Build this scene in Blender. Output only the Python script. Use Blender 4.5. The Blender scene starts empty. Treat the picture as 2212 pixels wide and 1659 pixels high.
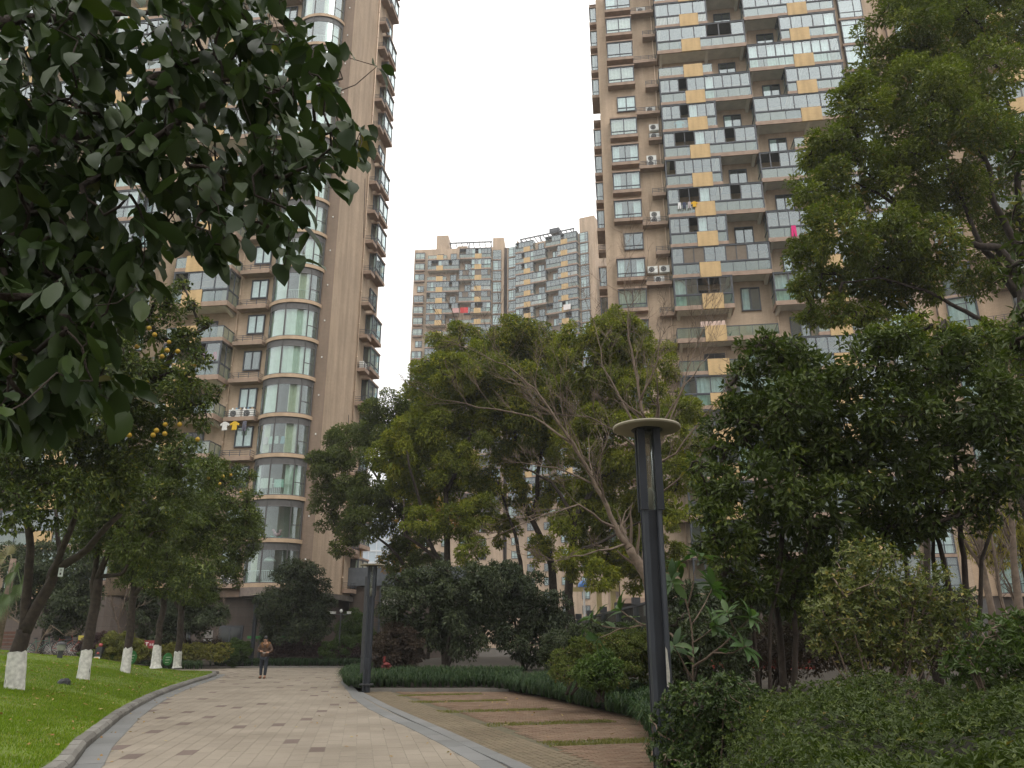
import bpy, math, random
import numpy as np
from mathutils import Vector, Matrix, Euler

HAZE_D = 0.0005
SC = bpy.context.scene
COL = SC.collection
PI = math.pi
rnd = random.Random(11)
RG = np.random.default_rng(7)

# ------------------------------------------------------------------ camera, sky, sun, exposure
EYE = 1.6
PITCH = math.radians(18.0966)
cam_data = bpy.data.cameras.new('camera')
cam_data.sensor_width = 36.0
cam_data.lens = 27.5625
cam_data.clip_start = 0.1
cam_data.clip_end = 3000
cam = bpy.data.objects.new('camera', cam_data)
COL.objects.link(cam)
cam.location = (0, 0, EYE)
cam.rotation_euler = (PI / 2 + PITCH, 0, 0)
SC.camera = cam

SUN_ELEV, SUN_AZ = math.radians(52), math.radians(150)      # azimuth clockwise from +Y
world = bpy.data.worlds.new('World')
SC.world = world
world.use_nodes = True
wn, wl = world.node_tree.nodes, world.node_tree.links
wn.clear()
w_out = wn.new('ShaderNodeOutputWorld')
w_sky = wn.new('ShaderNodeTexSky')
w_sky.sky_type = 'NISHITA'
w_sky.sun_disc = False
w_sky.sun_elevation = SUN_ELEV
w_sky.sun_rotation = SUN_AZ
w_sky.air_density = 1.0
w_sky.dust_density = 4.0
w_hsv = wn.new('ShaderNodeHueSaturation')
w_hsv.inputs['Saturation'].default_value = 0.12
wl.new(w_sky.outputs[0], w_hsv.inputs['Color'])
w_b1 = wn.new('ShaderNodeBackground')
w_b1.inputs['Strength'].default_value = 0.05
wl.new(w_hsv.outputs[0], w_b1.inputs['Color'])
# even overcast layer, brighter towards the zenith as a cloud deck is
w_tc = wn.new('ShaderNodeTexCoord')
w_sep = wn.new('ShaderNodeSeparateXYZ')
wl.new(w_tc.outputs['Generated'], w_sep.inputs[0])
w_mr = wn.new('ShaderNodeMapRange')
w_mr.inputs['From Min'].default_value = 0.0
w_mr.inputs['From Max'].default_value = 1.0
w_mr.inputs['To Min'].default_value = 0.68
w_mr.inputs['To Max'].default_value = 1.95
wl.new(w_sep.outputs['Z'], w_mr.inputs['Value'])
w_b2 = wn.new('ShaderNodeBackground')
w_b2.inputs['Color'].default_value = (1.0, 0.982, 0.95, 1)
wl.new(w_mr.outputs[0], w_b2.inputs['Strength'])
w_add = wn.new('ShaderNodeAddShader')
wl.new(w_b1.outputs[0], w_add.inputs[0])
wl.new(w_b2.outputs[0], w_add.inputs[1])
wl.new(w_add.outputs[0], w_out.inputs['Surface'])

sun_data = bpy.data.lights.new('sun', 'SUN')
sun_data.energy = 0.6
sun_data.angle = math.radians(25)
sun_data.color = (1.0, 0.95, 0.87)
sun = bpy.data.objects.new('sun', sun_data)
COL.objects.link(sun)
sun_dir = Vector((math.sin(SUN_AZ) * math.cos(SUN_ELEV), math.cos(SUN_AZ) * math.cos(SUN_ELEV), math.sin(SUN_ELEV)))
sun.rotation_euler = sun_dir.to_track_quat('Z', 'Y').to_euler()
sun.location = (0, -20, 120)

vs = SC.view_settings
vs.view_transform = 'Standard'
vs.look = 'None'
vs.exposure = 0.28
vs.gamma = 1.0
vs.use_curve_mapping = False
SC.cycles.max_bounces = 8
SC.cycles.diffuse_bounces = 3
SC.cycles.glossy_bounces = 3
SC.cycles.transmission_bounces = 4
SC.cycles.transparent_max_bounces = 16
SC.cycles.volume_bounces = 0
SC.cycles.use_denoising = True

# ------------------------------------------------------------------ measuring helper: photo position + distance -> point in the place
CP, SP = math.cos(PITCH), math.sin(PITCH)
def at(xd, yd, Y):
    u = (xd - 1106) / 1693.6
    w = (829.5 - yd) / 1693.6
    t = Y / (CP - w * SP)
    return Vector((u * t, Y, EYE + (SP + w * CP) * t))

# ------------------------------------------------------------------ objects
def link(o, parent=None):
    COL.objects.link(o)
    if parent is not None:
        o.parent = parent
    return o

def tag(o, label=None, cat=None, group=None, kind=None):
    if label: o['label'] = label
    if cat: o['category'] = cat
    if group: o['group'] = group
    if kind: o['kind'] = kind
    return o

def thing(name, label, cat, loc=(0, 0, 0), rz=0.0, group=None):
    o = bpy.data.objects.new(name, None)
    o.empty_display_size = 0.3
    COL.objects.link(o)
    o.location = loc
    o.rotation_euler = (0, 0, rz)
    return tag(o, label, cat, group)

def put(name, mesh, parent=None, loc=(0, 0, 0), rz=0.0):
    o = bpy.data.objects.new(name, mesh)
    COL.objects.link(o)
    if parent is not None:
        o.parent = parent
    o.location = loc
    if rz: o.rotation_euler = (0, 0, rz)
    return o

def copy_tree(o, parent=None):
    c = o.copy()
    COL.objects.link(c)
    if parent is not None:
        c.parent = parent
    for ch in list(o.children):
        copy_tree(ch, c)
    return c

class MB:
    """collects polygons; build() gives one mesh"""
    def __init__(self):
        self.v, self.f, self.m = [], [], []
    def quad(self, a, b, c, d, mi=0):
        n = len(self.v)
        self.v += [tuple(a), tuple(b), tuple(c), tuple(d)]
        self.f.append((n, n + 1, n + 2, n + 3)); self.m.append(mi)
    def poly(self, pts, mi=0):
        n = len(self.v)
        self.v += [tuple(p) for p in pts]
        self.f.append(tuple(range(n, n + len(pts)))); self.m.append(mi)
    def box(self, x0, y0, z0, x1, y1, z1, mi=0):
        if x0 > x1: x0, x1 = x1, x0
        if y0 > y1: y0, y1 = y1, y0
        if z0 > z1: z0, z1 = z1, z0
        n = len(self.v)
        self.v += [(x0, y0, z0), (x1, y0, z0), (x1, y1, z0), (x0, y1, z0), (x0, y0, z1), (x1, y0, z1), (x1, y1, z1), (x0, y1, z1)]
        for q in ((0, 3, 2, 1), (4, 5, 6, 7), (0, 1, 5, 4), (1, 2, 6, 5), (2, 3, 7, 6), (3, 0, 4, 7)):
            self.f.append(tuple(n + i for i in q)); self.m.append(mi)
    def bar(self, a, b, w, mi=0, h=None):
        """square bar between two points"""
        self.tube([a, b], [w * .7071, w * .7071], 4, mi)
    def tube(self, pts, rads, n=6, mi=0, cap=True):
        pts = [Vector(p) for p in pts]
        base = len(self.v)
        up = Vector((0.13, 0.21, 0.97)).normalized()
        prev = None
        for i, p in enumerate(pts):
            if i == 0: d = pts[1] - p
            elif i == len(pts) - 1: d = p - pts[i - 1]
            else: d = pts[i + 1] - pts[i - 1]
            if d.length < 1e-9: d = Vector((0, 0, 1))
            d.normalize()
            if prev is None:
                s = d.cross(up)
                if s.length < .1: s = d.cross(Vector((1, 0, 0)))
            else:
                s = prev - d * prev.dot(d)
                if s.length < 1e-4: s = d.cross(up)
            s.normalize(); prev = s
            t = d.cross(s)
            r = rads[i] if hasattr(rads, '__len__') else rads
            for k in range(n):
                a = 2 * PI * (k + .5) / n
                q = p + (s * math.cos(a) + t * math.sin(a)) * r
                self.v.append((q.x, q.y, q.z))
        for i in range(len(pts) - 1):
            for k in range(n):
                a = base + i * n + k; b = base + i * n + (k + 1) % n
                self.f.append((a, b, b + n, a + n)); self.m.append(mi)
        if cap:
            self.f.append(tuple(base + k for k in range(n - 1, -1, -1))); self.m.append(mi)
            e = base + (len(pts) - 1) * n
            self.f.append(tuple(e + k for k in range(n))); self.m.append(mi)
    def lathe(self, prof, n=12, c=(0, 0, 0), mi=0, sx=1.0, sy=1.0):
        base = len(self.v)
        for r, z in prof:
            for k in range(n):
                a = 2 * PI * k / n
                self.v.append((c[0] + r * sx * math.cos(a), c[1] + r * sy * math.sin(a), c[2] + z))
        for i in range(len(prof) - 1):
            for k in range(n):
                a = base + i * n + k; b = base + i * n + (k + 1) % n
                self.f.append((a, b, b + n, a + n)); self.m.append(mi)
        self.f.append(tuple(base + k for k in range(n - 1, -1, -1))); self.m.append(mi)
        e = base + (len(prof) - 1) * n
        self.f.append(tuple(e + k for k in range(n))); self.m.append(mi)
    def prism(self, pts, z0, z1, mi=0):
        n = len(self.v); k = len(pts)
        self.v += [(p[0], p[1], z0) for p in pts] + [(p[0], p[1], z1) for p in pts]
        for i in range(k):
            j = (i + 1) % k
            self.f.append((n + i, n + j, n + k + j, n + k + i)); self.m.append(mi)
        self.f.append(tuple(n + k + i for i in range(k))); self.m.append(mi)
        self.f.append(tuple(n + i for i in range(k - 1, -1, -1))); self.m.append(mi)
    def strip(self, A, B, mi=0):
        """quads between two polylines of equal length"""
        n = len(self.v); k = len(A)
        self.v += [tuple(p) for p in A] + [tuple(p) for p in B]
        for i in range(k - 1):
            self.f.append((n + i, n + i + 1, n + k + i + 1, n + k + i)); self.m.append(mi)
    def build(self, name, mats, smooth=False, bevel=0):
        me = bpy.data.meshes.new(name)
        me.from_pydata(self.v, [], self.f)
        if not isinstance(mats, (list, tuple)): mats = [mats]
        for m in mats: me.materials.append(m)
        if len(mats) > 1:
            me.polygons.foreach_set('material_index', np.array(self.m, dtype=np.int32))
        if smooth:
            me.polygons.foreach_set('use_smooth', np.ones(len(self.f), dtype=bool))
        me.update()
        return me
    def obj(self, name, mats, parent=None, loc=(0, 0, 0), rz=0.0, smooth=False):
        return put(name, self.build(name, mats, smooth), parent, loc, rz)

def np_mesh(name, V, F, mat, attr=None, smooth=False):
    """V (N,3), F (M,k) with one k; attr: per-face float 'v'"""
    V = np.asarray(V, dtype=np.float32); F = np.asarray(F, dtype=np.int32)
    me = bpy.data.meshes.new(name)
    k = F.shape[1]
    me.vertices.add(len(V)); me.vertices.foreach_set('co', V.ravel())
    me.loops.add(F.size); me.loops.foreach_set('vertex_index', F.ravel())
    me.polygons.add(len(F))
    me.polygons.foreach_set('loop_start', np.arange(0, F.size, k, dtype=np.int32))
    me.polygons.foreach_set('use_smooth', np.full(len(F), bool(smooth)))
    if attr is not None:
        a = me.attributes.new('v', 'FLOAT', 'FACE')
        a.data.foreach_set('value', np.asarray(attr, dtype=np.float32))
    me.materials.append(mat)
    me.update(calc_edges=True)
    return me

# ------------------------------------------------------------------ materials
MATS = {}
def new_mat(name):
    m = bpy.data.materials.new(name); m.use_nodes = True
    nt = m.node_tree; nt.nodes.clear()
    out = nt.nodes.new('ShaderNodeOutputMaterial')
    MATS[name] = m
    return m, nt.nodes, nt.links, out

def ramp(nodes, stops):
    r = nodes.new('ShaderNodeValToRGB')
    e = r.color_ramp.elements
    while len(e) < len(stops): e.new(0.5)
    for i, (p, c) in enumerate(stops):
        e[i].position = p; e[i].color = (c[0], c[1], c[2], 1)
    return r

def simple(name, col, rough=0.6, var=0.15, scale=6.0, metal=0.0, spec=0.4, bump=0.0, stain=0.0):
    """one base colour broken up by two noises"""
    m, N, L, out = new_mat(name)
    p = N.new('ShaderNodeBsdfPrincipled')
    p.inputs['Roughness'].default_value = rough
    p.inputs['Metallic'].default_value = metal
    p.inputs['Specular IOR Level'].default_value = spec
    tc = N.new('ShaderNodeTexCoord')
    nz = N.new('ShaderNodeTexNoise'); nz.inputs['Scale'].default_value = scale; nz.inputs['Detail'].default_value = 6
    L.new(tc.outputs['Object'], nz.inputs['Vector'])
    lo = tuple(c * (1 - var) for c in col); hi = tuple(min(1, c * (1 + var)) for c in col)
    r = ramp(N, [(0.3, lo), (0.7, hi)])
    L.new(nz.outputs['Fac'], r.inputs[0])
    L.new(r.outputs[0], p.inputs['Base Color'])
    if bump:
        n2 = N.new('ShaderNodeTexNoise'); n2.inputs['Scale'].default_value = scale * 8; n2.inputs['Detail'].default_value = 4
        L.new(tc.outputs['Object'], n2.inputs['Vector'])
        b = N.new('ShaderNodeBump'); b.inputs['Strength'].default_value = bump; b.inputs['Distance'].default_value = 0.02
        L.new(n2.outputs['Fac'], b.inputs['Height']); L.new(b.outputs[0], p.inputs['Normal'])
    L.new(p.outputs[0], out.inputs['Surface'])
    return m

def wall_mat(name, col, mortar, bw=0.24, bh=0.075, stain=0.25, rough=0.75):
    """small facing tiles in courses with rain streaks"""
    m, N, L, out = new_mat(name)
    p = N.new('ShaderNodeBsdfPrincipled'); p.inputs['Roughness'].default_value = rough
    p.inputs['Specular IOR Level'].default_value = 0.25
    tc = N.new('ShaderNodeTexCoord')
    sp = N.new('ShaderNodeSeparateXYZ'); L.new(tc.outputs['Object'], sp.inputs[0])
    ad = N.new('ShaderNodeMath'); ad.operation = 'ADD'
    L.new(sp.outputs['X'], ad.inputs[0]); L.new(sp.outputs['Y'], ad.inputs[1])
    cb = N.new('ShaderNodeCombineXYZ'); L.new(ad.outputs[0], cb.inputs['X']); L.new(sp.outputs['Z'], cb.inputs['Y'])
    br = N.new('ShaderNodeTexBrick')
    br.inputs['Scale'].default_value = 1.0
    br.inputs['Brick Width'].default_value = bw; br.inputs['Row Height'].default_value = bh
    br.inputs['Mortar Size'].default_value = 0.007; br.inputs['Mortar Smooth'].default_value = 0.3
    br.inputs['Color1'].default_value = (*[c * 0.94 for c in col], 1)
    br.inputs['Color2'].default_value = (*[c * 1.06 for c in col], 1)
    br.inputs['Mortar'].default_value = (*mortar, 1)
    L.new(cb.outputs[0], br.inputs['Vector'])
    mp = N.new('ShaderNodeMapping'); mp.inputs['Scale'].default_value = (0.9, 0.9, 0.10)
    L.new(tc.outputs['Object'], mp.inputs['Vector'])
    nz = N.new('ShaderNodeTexNoise'); nz.inputs['Scale'].default_value = 1.3; nz.inputs['Detail'].default_value = 8; nz.inputs['Roughness'].default_value = .65
    L.new(mp.outputs[0], nz.inputs['Vector'])
    rp = ramp(N, [(0.32, (1 - stain, 1 - stain, 1 - stain * 1.05)), (0.62, (1, 1, 1))])
    L.new(nz.outputs['Fac'], rp.inputs[0])
    n3 = N.new('ShaderNodeTexNoise'); n3.inputs['Scale'].default_value = 0.35; n3.inputs['Detail'].default_value = 3
    L.new(tc.outputs['Object'], n3.inputs['Vector'])
    r3 = ramp(N, [(0.3, (.9, .9, .9)), (0.7, (1.06, 1.05, 1.04))])
    L.new(n3.outputs['Fac'], r3.inputs[0])
    mx = N.new('ShaderNodeMixRGB'); mx.blend_type = 'MULTIPLY'; mx.inputs[0].default_value = 1
    L.new(br.outputs['Color'], mx.inputs[1]); L.new(rp.outputs[0], mx.inputs[2])
    m2 = N.new('ShaderNodeMixRGB'); m2.blend_type = 'MULTIPLY'; m2.inputs[0].default_value = 1
    L.new(mx.outputs[0], m2.inputs[1]); L.new(r3.outputs[0], m2.inputs[2])
    L.new(m2.outputs[0], p.inputs['Base Color'])
    L.new(p.outputs[0], out.inputs['Surface'])
    return m

def leaf_mat(name, stops, rough=0.42, spec=0.45, trans=0.22, back=None):
    """leaf colours picked per leaf (face attribute v, plus the object's own random number)"""
    m, N, L, out = new_mat(name)
    a = N.new('ShaderNodeAttribute'); a.attribute_name = 'v'
    oi = N.new('ShaderNodeObjectInfo')
    ad = N.new('ShaderNodeMath'); ad.operation = 'ADD'
    L.new(a.outputs['Fac'], ad.inputs[0]); L.new(oi.outputs['Random'], ad.inputs[1])
    fr = N.new('ShaderNodeMath'); fr.operation = 'FRACT'; L.new(ad.outputs[0], fr.inputs[0])
    r = ramp(N, stops); L.new(fr.outputs[0], r.inputs[0])
    p = N.new('ShaderNodeBsdfPrincipled')
    p.inputs['Roughness'].default_value = rough; p.inputs['Specular IOR Level'].default_value = spec * .5
    L.new(r.outputs[0], p.inputs['Base Color'])
    t = N.new('ShaderNodeBsdfTranslucent')
    br = N.new('ShaderNodeMixRGB'); br.blend_type = 'MULTIPLY'; br.inputs[0].default_value = 1
    br.inputs[2].default_value = (1.25, 1.5, 0.6, 1)
    L.new(r.outputs[0], br.inputs[1]); L.new(br.outputs[0], t.inputs['Color'])
    mx = N.new('ShaderNodeMixShader'); mx.inputs[0].default_value = trans
    L.new(p.outputs[0], mx.inputs[1]); L.new(t.outputs[0], mx.inputs[2])
    L.new(mx.outputs[0], out.inputs['Surface'])
    return m

def rand_mat(name, stops, rough=0.7, spec=0.3, scale=20.0, var=0.2, bump=0.15):
    """stone pieces: each its own shade (attribute v + object random) with a fine grain"""
    m, N, L, out = new_mat(name)
    a = N.new('ShaderNodeAttribute'); a.attribute_name = 'v'
    oi = N.new('ShaderNodeObjectInfo')
    ad = N.new('ShaderNodeMath'); ad.operation = 'ADD'
    L.new(a.outputs['Fac'], ad.inputs[0]); L.new(oi.outputs['Random'], ad.inputs[1])
    fr = N.new('ShaderNodeMath'); fr.operation = 'FRACT'; L.new(ad.outputs[0], fr.inputs[0])
    r = ramp(N, stops); L.new(fr.outputs[0], r.inputs[0])
    ge = N.new('ShaderNodeNewGeometry')
    nz = N.new('ShaderNodeTexNoise'); nz.inputs['Scale'].default_value = scale; nz.inputs['Detail'].default_value = 8; nz.inputs['Roughness'].default_value = .7
    L.new(ge.outputs['Position'], nz.inputs['Vector'])
    r2 = ramp(N, [(0.3, (1 - var,) * 3), (0.7, (1 + var * .5,) * 3)]); L.new(nz.outputs['Fac'], r2.inputs[0])
    n3 = N.new('ShaderNodeTexNoise'); n3.inputs['Scale'].default_value = 0.55; n3.inputs['Detail'].default_value = 5
    L.new(ge.outputs['Position'], n3.inputs['Vector'])
    r3 = ramp(N, [(0.32, (.82, .81, .79)), (0.62, (1.04, 1.04, 1.04))]); L.new(n3.outputs['Fac'], r3.inputs[0])
    mx = N.new('ShaderNodeMixRGB'); mx.blend_type = 'MULTIPLY'; mx.inputs[0].default_value = 1
    L.new(r.outputs[0], mx.inputs[1]); L.new(r2.outputs[0], mx.inputs[2])
    m2 = N.new('ShaderNodeMixRGB'); m2.blend_type = 'MULTIPLY'; m2.inputs[0].default_value = 1
    L.new(mx.outputs[0], m2.inputs[1]); L.new(r3.outputs[0], m2.inputs[2])
    p = N.new('ShaderNodeBsdfPrincipled'); p.inputs['Roughness'].default_value = rough; p.inputs['Specular IOR Level'].default_value = spec
    L.new(m2.outputs[0], p.inputs['Base Color'])
    if bump:
        b = N.new('ShaderNodeBump'); b.inputs['Strength'].default_value = bump; b.inputs['Distance'].default_value = 0.01
        L.new(nz.outputs['Fac'], b.inputs['Height']); L.new(b.outputs[0], p.inputs['Normal'])
    L.new(p.outputs[0], out.inputs['Surface'])
    return m

def glass_mat(name, tint=(.80, .88, .85), refl=0.16, film=0.0, film_col=(.7, .78, .76)):
    """thin window glass: see-through with sky reflection growing at grazing angles; film = dust/frosting"""
    m, N, L, out = new_mat(name)
    tr = N.new('ShaderNodeBsdfTransparent'); tr.inputs[0].default_value = (*tint, 1)
    gl = N.new('ShaderNodeBsdfGlossy'); gl.inputs['Roughness'].default_value = 0.03; gl.inputs['Color'].default_value = (.84, .93, .95, 1)
    lw = N.new('ShaderNodeLayerWeight'); lw.inputs['Blend'].default_value = 0.35
    mr = N.new('ShaderNodeMapRange'); mr.inputs['To Min'].default_value = refl; mr.inputs['To Max'].default_value = 0.75
    L.new(lw.outputs['Facing'], mr.inputs['Value'])
    pw = N.new('ShaderNodeMath'); pw.operation = 'POWER'; pw.inputs[1].default_value = 1.0
    L.new(mr.outputs[0], pw.inputs[0])
    mx = N.new('ShaderNodeMixShader'); L.new(pw.outputs[0], mx.inputs[0]); L.new(tr.outputs[0], mx.inputs[1]); L.new(gl.outputs[0], mx.inputs[2])
    last = mx
    if film:
        df = N.new('ShaderNodeBsdfDiffuse'); df.inputs[0].default_value = (*film_col, 1)
        m3 = N.new('ShaderNodeMixShader'); m3.inputs[0].default_value = film
        L.new(mx.outputs[0], m3.inputs[1]); L.new(df.outputs[0], m3.inputs[2]); last = m3
    L.new(last.outputs[0], out.inputs['Surface'])
    return m

M_WALL = wall_mat('wall_tile', (.48, .368, .268), (.32, .24, .172), stain=.30)
M_WALL2 = wall_mat('wall_tile_pale', (.51, .375, .26), (.36, .265, .18), stain=.22)
M_WALLD = wall_mat('wall_tile_dark', (.25, .185, .14), (.19, .145, .11), stain=.25)
M_PANEL = wall_mat('panel_tile', (.54, .385, .20), (.41, .28, .14), stain=.28)
M_SLAB = simple('slab_paint', (.29, .208, .155), .75, .2, 2.0)
M_SOFFIT = simple('soffit_paint', (.60, .55, .47), .8, .10, 1.5)
M_GRANITE = wall_mat('granite_cladding', (.105, .083, .07), (.05, .042, .038), bw=1.2, bh=.62, stain=.2, rough=.5)
M_FRAME = simple('window_frame_grey', (.06, .066, .076), .5, .15, 4)
M_STEEL = simple('dark_steel', (.045, .047, .05), .5, .2, 5)
M_GLASS = glass_mat('window_glass', (.64, .76, .77), .12, .03, (.42, .50, .52))
M_RAILGL = glass_mat('railing_glass', (.52, .68, .62), .085, .10, (.30, .41, .375))
M_BAYGL = glass_mat('bay_glass', (.66, .80, .75), .11, .05, (.5, .56, .53))
M_CURT = simple('curtain_white', (.74, .75, .69), .9, .12, 3)
M_CURT2 = simple('curtain_cream', (.66, .60, .48), .9, .12, 3)
M_ROOM = simple('room_shade_dark', (.10, .095, .085), .9, .2, .8)  # backing sheet behind panes, the unlit room's darkness put into its colour
M_ROOM2 = simple('room_shade_mid', (.22, .20, .17), .9, .2, .8)  # same backing for bays and tall windows, room shade in a lighter tone
M_PIPE = simple('drain_pipe', (.55, .42, .31), .6, .15, 3)
M_WHITE = simple('white_paint', (.72, .72, .69), .5, .06, 3)
M_GRILLE = simple('fan_black', (.03, .03, .032), .6, .1, 5)
M_SCREEN = simple('insect_screen', (.16, .13, .10), .9, .1, 5)

# ================================================================== GROUND, PATHS, LAWN
def interp(poly, y):
    """x of a boundary given as [(x, y)...] sorted by y"""
    ys = np.array([p[1] for p in poly]); xs = np.array([p[0] for p in poly])
    return np.interp(y, ys, xs)

KERB_L = [(-2.6, 2.0), (-4.3, 7.0), (-5.80, 11.39), (-6.60, 13.28), (-7.38, 15.44), (-8.37, 18.16), (-9.28, 20.92), (-10.36, 24.5), (-11.36, 28.27), (-12.5, 33.1), (-13.25, 36.63), (-14.0, 39.6), (-14.75, 41.6)]
TILE_R = [(0.9, 2.0), (0.35, 7.0), (-0.43, 11.39), (-1.16, 13.79), (-2.0, 16.3), (-2.76, 18.37), (-3.62, 20.92), (-4.56, 24.12), (-5.70, 28.8), (-6.78, 33.1), (-7.8, 39.44), (-8.6, 46), (-9.1, 51.0)]
SLOT_R = [(1.5, 2.0), (0.8, 7.0), (-0.04, 11.39), (-0.45, 12.66), (-0.96, 14.15), (-1.63, 16.14), (-2.73, 19.5), (-3.85, 23.23), (-4.96, 27.0), (-6.17, 31.42), (-7.45, 38.45), (-8.3, 46), (-8.8, 51.0)]
BAND2 = [(1.8, 2.0), (1.08, 7.0), (0.25, 11.39), (-0.32, 13.07), (-1.05, 15.36), (-2.06, 18.37), (-3.15, 21.63), (-4.40, 25.71), (-4.95, 27.55)]
BORDER = [(2.9, 2.0), (2.1, 7.0), (1.12, 11.39), (0.61, 13.56), (-0.14, 16.39), (-1.11, 19.26), (-2.35, 23.06), (-3.6, 26.59), (-3.9, 27.55)]
BED_R = [(0.7, 2.0), (1.0, 5.0), (1.55, 8.0), (2.2, 11.4), (2.55, 14.5), (2.79, 17.46), (2.11, 19.86), (0.98, 24.12), (-0.17, 27.52)]
PATH_E = [(-4.9, 27.52), (-5.9, 30.5), (-6.79, 34.97), (-7.6, 40.0), (-8.5, 46.0), (-8.9, 51.0)]

M_SOIL = simple('soil', (.035, .028, .02), .95, .35, 3, bump=.4)
M_LAWNG = simple('lawn_ground', (.095, .135, .014), .9, .35, 0.7, bump=.3)
M_TILE = rand_mat('paver_cream', [(0, (.232, .199, .158)), (.5, (.246, .211, .167)), (1, (.264, .227, .180))], .75, .25, 35, .12, .05)
M_TILED = rand_mat('paver_dark', [(0, (.135, .102, .088)), (1, (.155, .117, .10))], .75, .25, 35, .15, .05)
M_GRAN = rand_mat('grey_granite', [(0, (.165, .168, .165)), (1, (.20, .20, .197))], .65, .3, 60, .25)
M_KERB = rand_mat('kerb_stone', [(0, (.17, .16, .145)), (1, (.22, .21, .19))], .8, .2, 40, .25, .3)
M_BRICK = rand_mat('paving_brick', [(0, (.15, .098, .068)), (.35, (.19, .125, .085)), (.7, (.175, .125, .086)), (1, (.22, .15, .105))], .85, .2, 30, .25)
M_BRICKT = rand_mat('border_brick', [(0, (.16, .128, .088)), (.5, (.185, .148, .10)), (1, (.145, .12, .08))], .85, .2, 30, .22)
M_JOINT = simple('joint_sand', (.20, .175, .14), .95, .25, 8)
M_MOSSJ = simple('mossy_joint', (.095, .082, .05), .95, .3, 8)
M_BLADE = leaf_mat('lawn_blade', [(0, (.11, .17, .012)), (.45, (.15, .225, .014)), (.8, (.185, .26, .02)), (.96, (.21, .25, .03)), (1, (.27, .23, .09))], .6, .25, .3)
M_DRYBL = leaf_mat('weedy_blade', [(0, (.13, .13, .04)), (.5, (.18, .17, .055)), (.8, (.22, .19, .08)), (1, (.11, .16, .04))], .65, .2, .25)
M_LIRI = leaf_mat('liriope_blade', [(0, (.016, .036, .013)), (.5, (.024, .050, .017)), (.85, (.036, .068, .021)), (1, (.065, .09, .026))], .45, .4, .2)
M_FALLEN = leaf_mat('fallen_leaf', [(0, (.30, .20, .07)), (.5, (.24, .13, .05)), (1, (.42, .34, .14))], .7, .2, .15)

def sheet(name, rows, mat, smooth=True):
    """rows: list of equal-length point lists"""
    V = np.array(rows, dtype=np.float32); r, c = V.shape[:2]
    idx = np.arange(r * c).reshape(r, c)
    F = np.stack([idx[:-1, :-1], idx[:-1, 1:], idx[1:, 1:], idx[1:, :-1]], -1).reshape(-1, 4)
    return np_mesh(name, V.reshape(-1, 3), F, mat, smooth=smooth)

g = MB(); g.quad((-410, -90, -.06), (410, -90, -.06), (410, 412, -.06), (-410, 412, -.06))
tag(g.obj('ground', M_SOIL), kind='structure')

def lawn_z(d, y):
    d = np.maximum(d, 0)
    return .13 + .22 * d / (1 + .085 * d) - .045 * np.maximum(0, y - 34) * np.minimum(1, d / 1.5)
ly = np.concatenate([np.arange(2, 39.5, .6), np.array([40, 40.6, 41.1, 41.5])])
ld = np.array([0, .15, .3, .6, 1, 1.5, 2, 3, 4, 5, 6.5, 8, 10, 13, 17, 24, 34])
rows = []
for y in ly:
    kx = interp(KERB_L, y) - .20
    lim = 1.0 if y < 39.5 else 1.0
    rows.append([(kx - d, y, float(lawn_z(d, y)) + .03 * math.sin(1.3 * (kx - d) + .7 * y) * min(1, d)) for d in ld])
lawn = put('lawn', sheet('lawn', rows, M_LAWNG)); tag(lawn, kind='structure')

def lawn_at(x, y):
    d = interp(KERB_L, y) - .20 - x
    return lawn_z(d, y) + .03 * np.sin(1.3 * x + .7 * y) * np.minimum(1, np.maximum(d, 0))

# ground rising behind the lawn up to the left tower
rows = []
for y in np.arange(41.5, 64, 1.5):
    rows.append([(x, y, float(max(.02, (.55 - .02 * (x + 30)) * np.interp(y, [41.5, 50, 54], [1, .6, .3])))) for x in (-70, -50, -40, -32, -26, -22, -20.5)])
tag(put('planting_ground', sheet('planting_ground', rows, M_SOIL)), kind='structure')

def patch(P):
    x, y = P[:, 0], P[:, 1]
    return .5 + .20 * np.sin(1.1 * x + .6 * y) * np.sin(.9 * y - .5 * x + 1) + .14 * np.sin(2.9 * x - 1.3 * y) * np.sin(2.3 * y + .7 * x) + .10 * np.sin(7 * x + 3 * y) * np.sin(5 * y - 4 * x)

def blades(name, P, h, w, mat, lean=.35, seed=1, seg=1, parent=None, patchy=False):
    """single-triangle grass blades at points P (N,3)"""
    r = np.random.default_rng(seed); n = len(P)
    vv = np.clip(patch(P) + r.uniform(-.3, .3, n), .001, .999) if patchy else r.uniform(0, 1, n)
    a = r.uniform(0, 2 * PI, n); hh = h * r.uniform(.55, 1.25, n) * (.55 + .9 * np.clip(patch(P), 0, 1) if patchy else 1); ww = w * r.uniform(.7, 1.3, n)
    side = np.stack([np.cos(a), np.sin(a), np.zeros(n)], 1) * ww[:, None] * .5
    b = r.uniform(0, 2 * PI, n)
    tip = P + np.stack([np.cos(b) * hh * lean * r.uniform(0, 1.6, n), np.sin(b) * hh * lean * r.uniform(0, 1.6, n), hh], 1)
    V = np.stack([P - side, P + side, tip], 1).reshape(-1, 3)
    F = np.arange(3 * n).reshape(-1, 3)
    return put(name, np_mesh(name, V, F, mat, attr=vv), parent)

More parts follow.
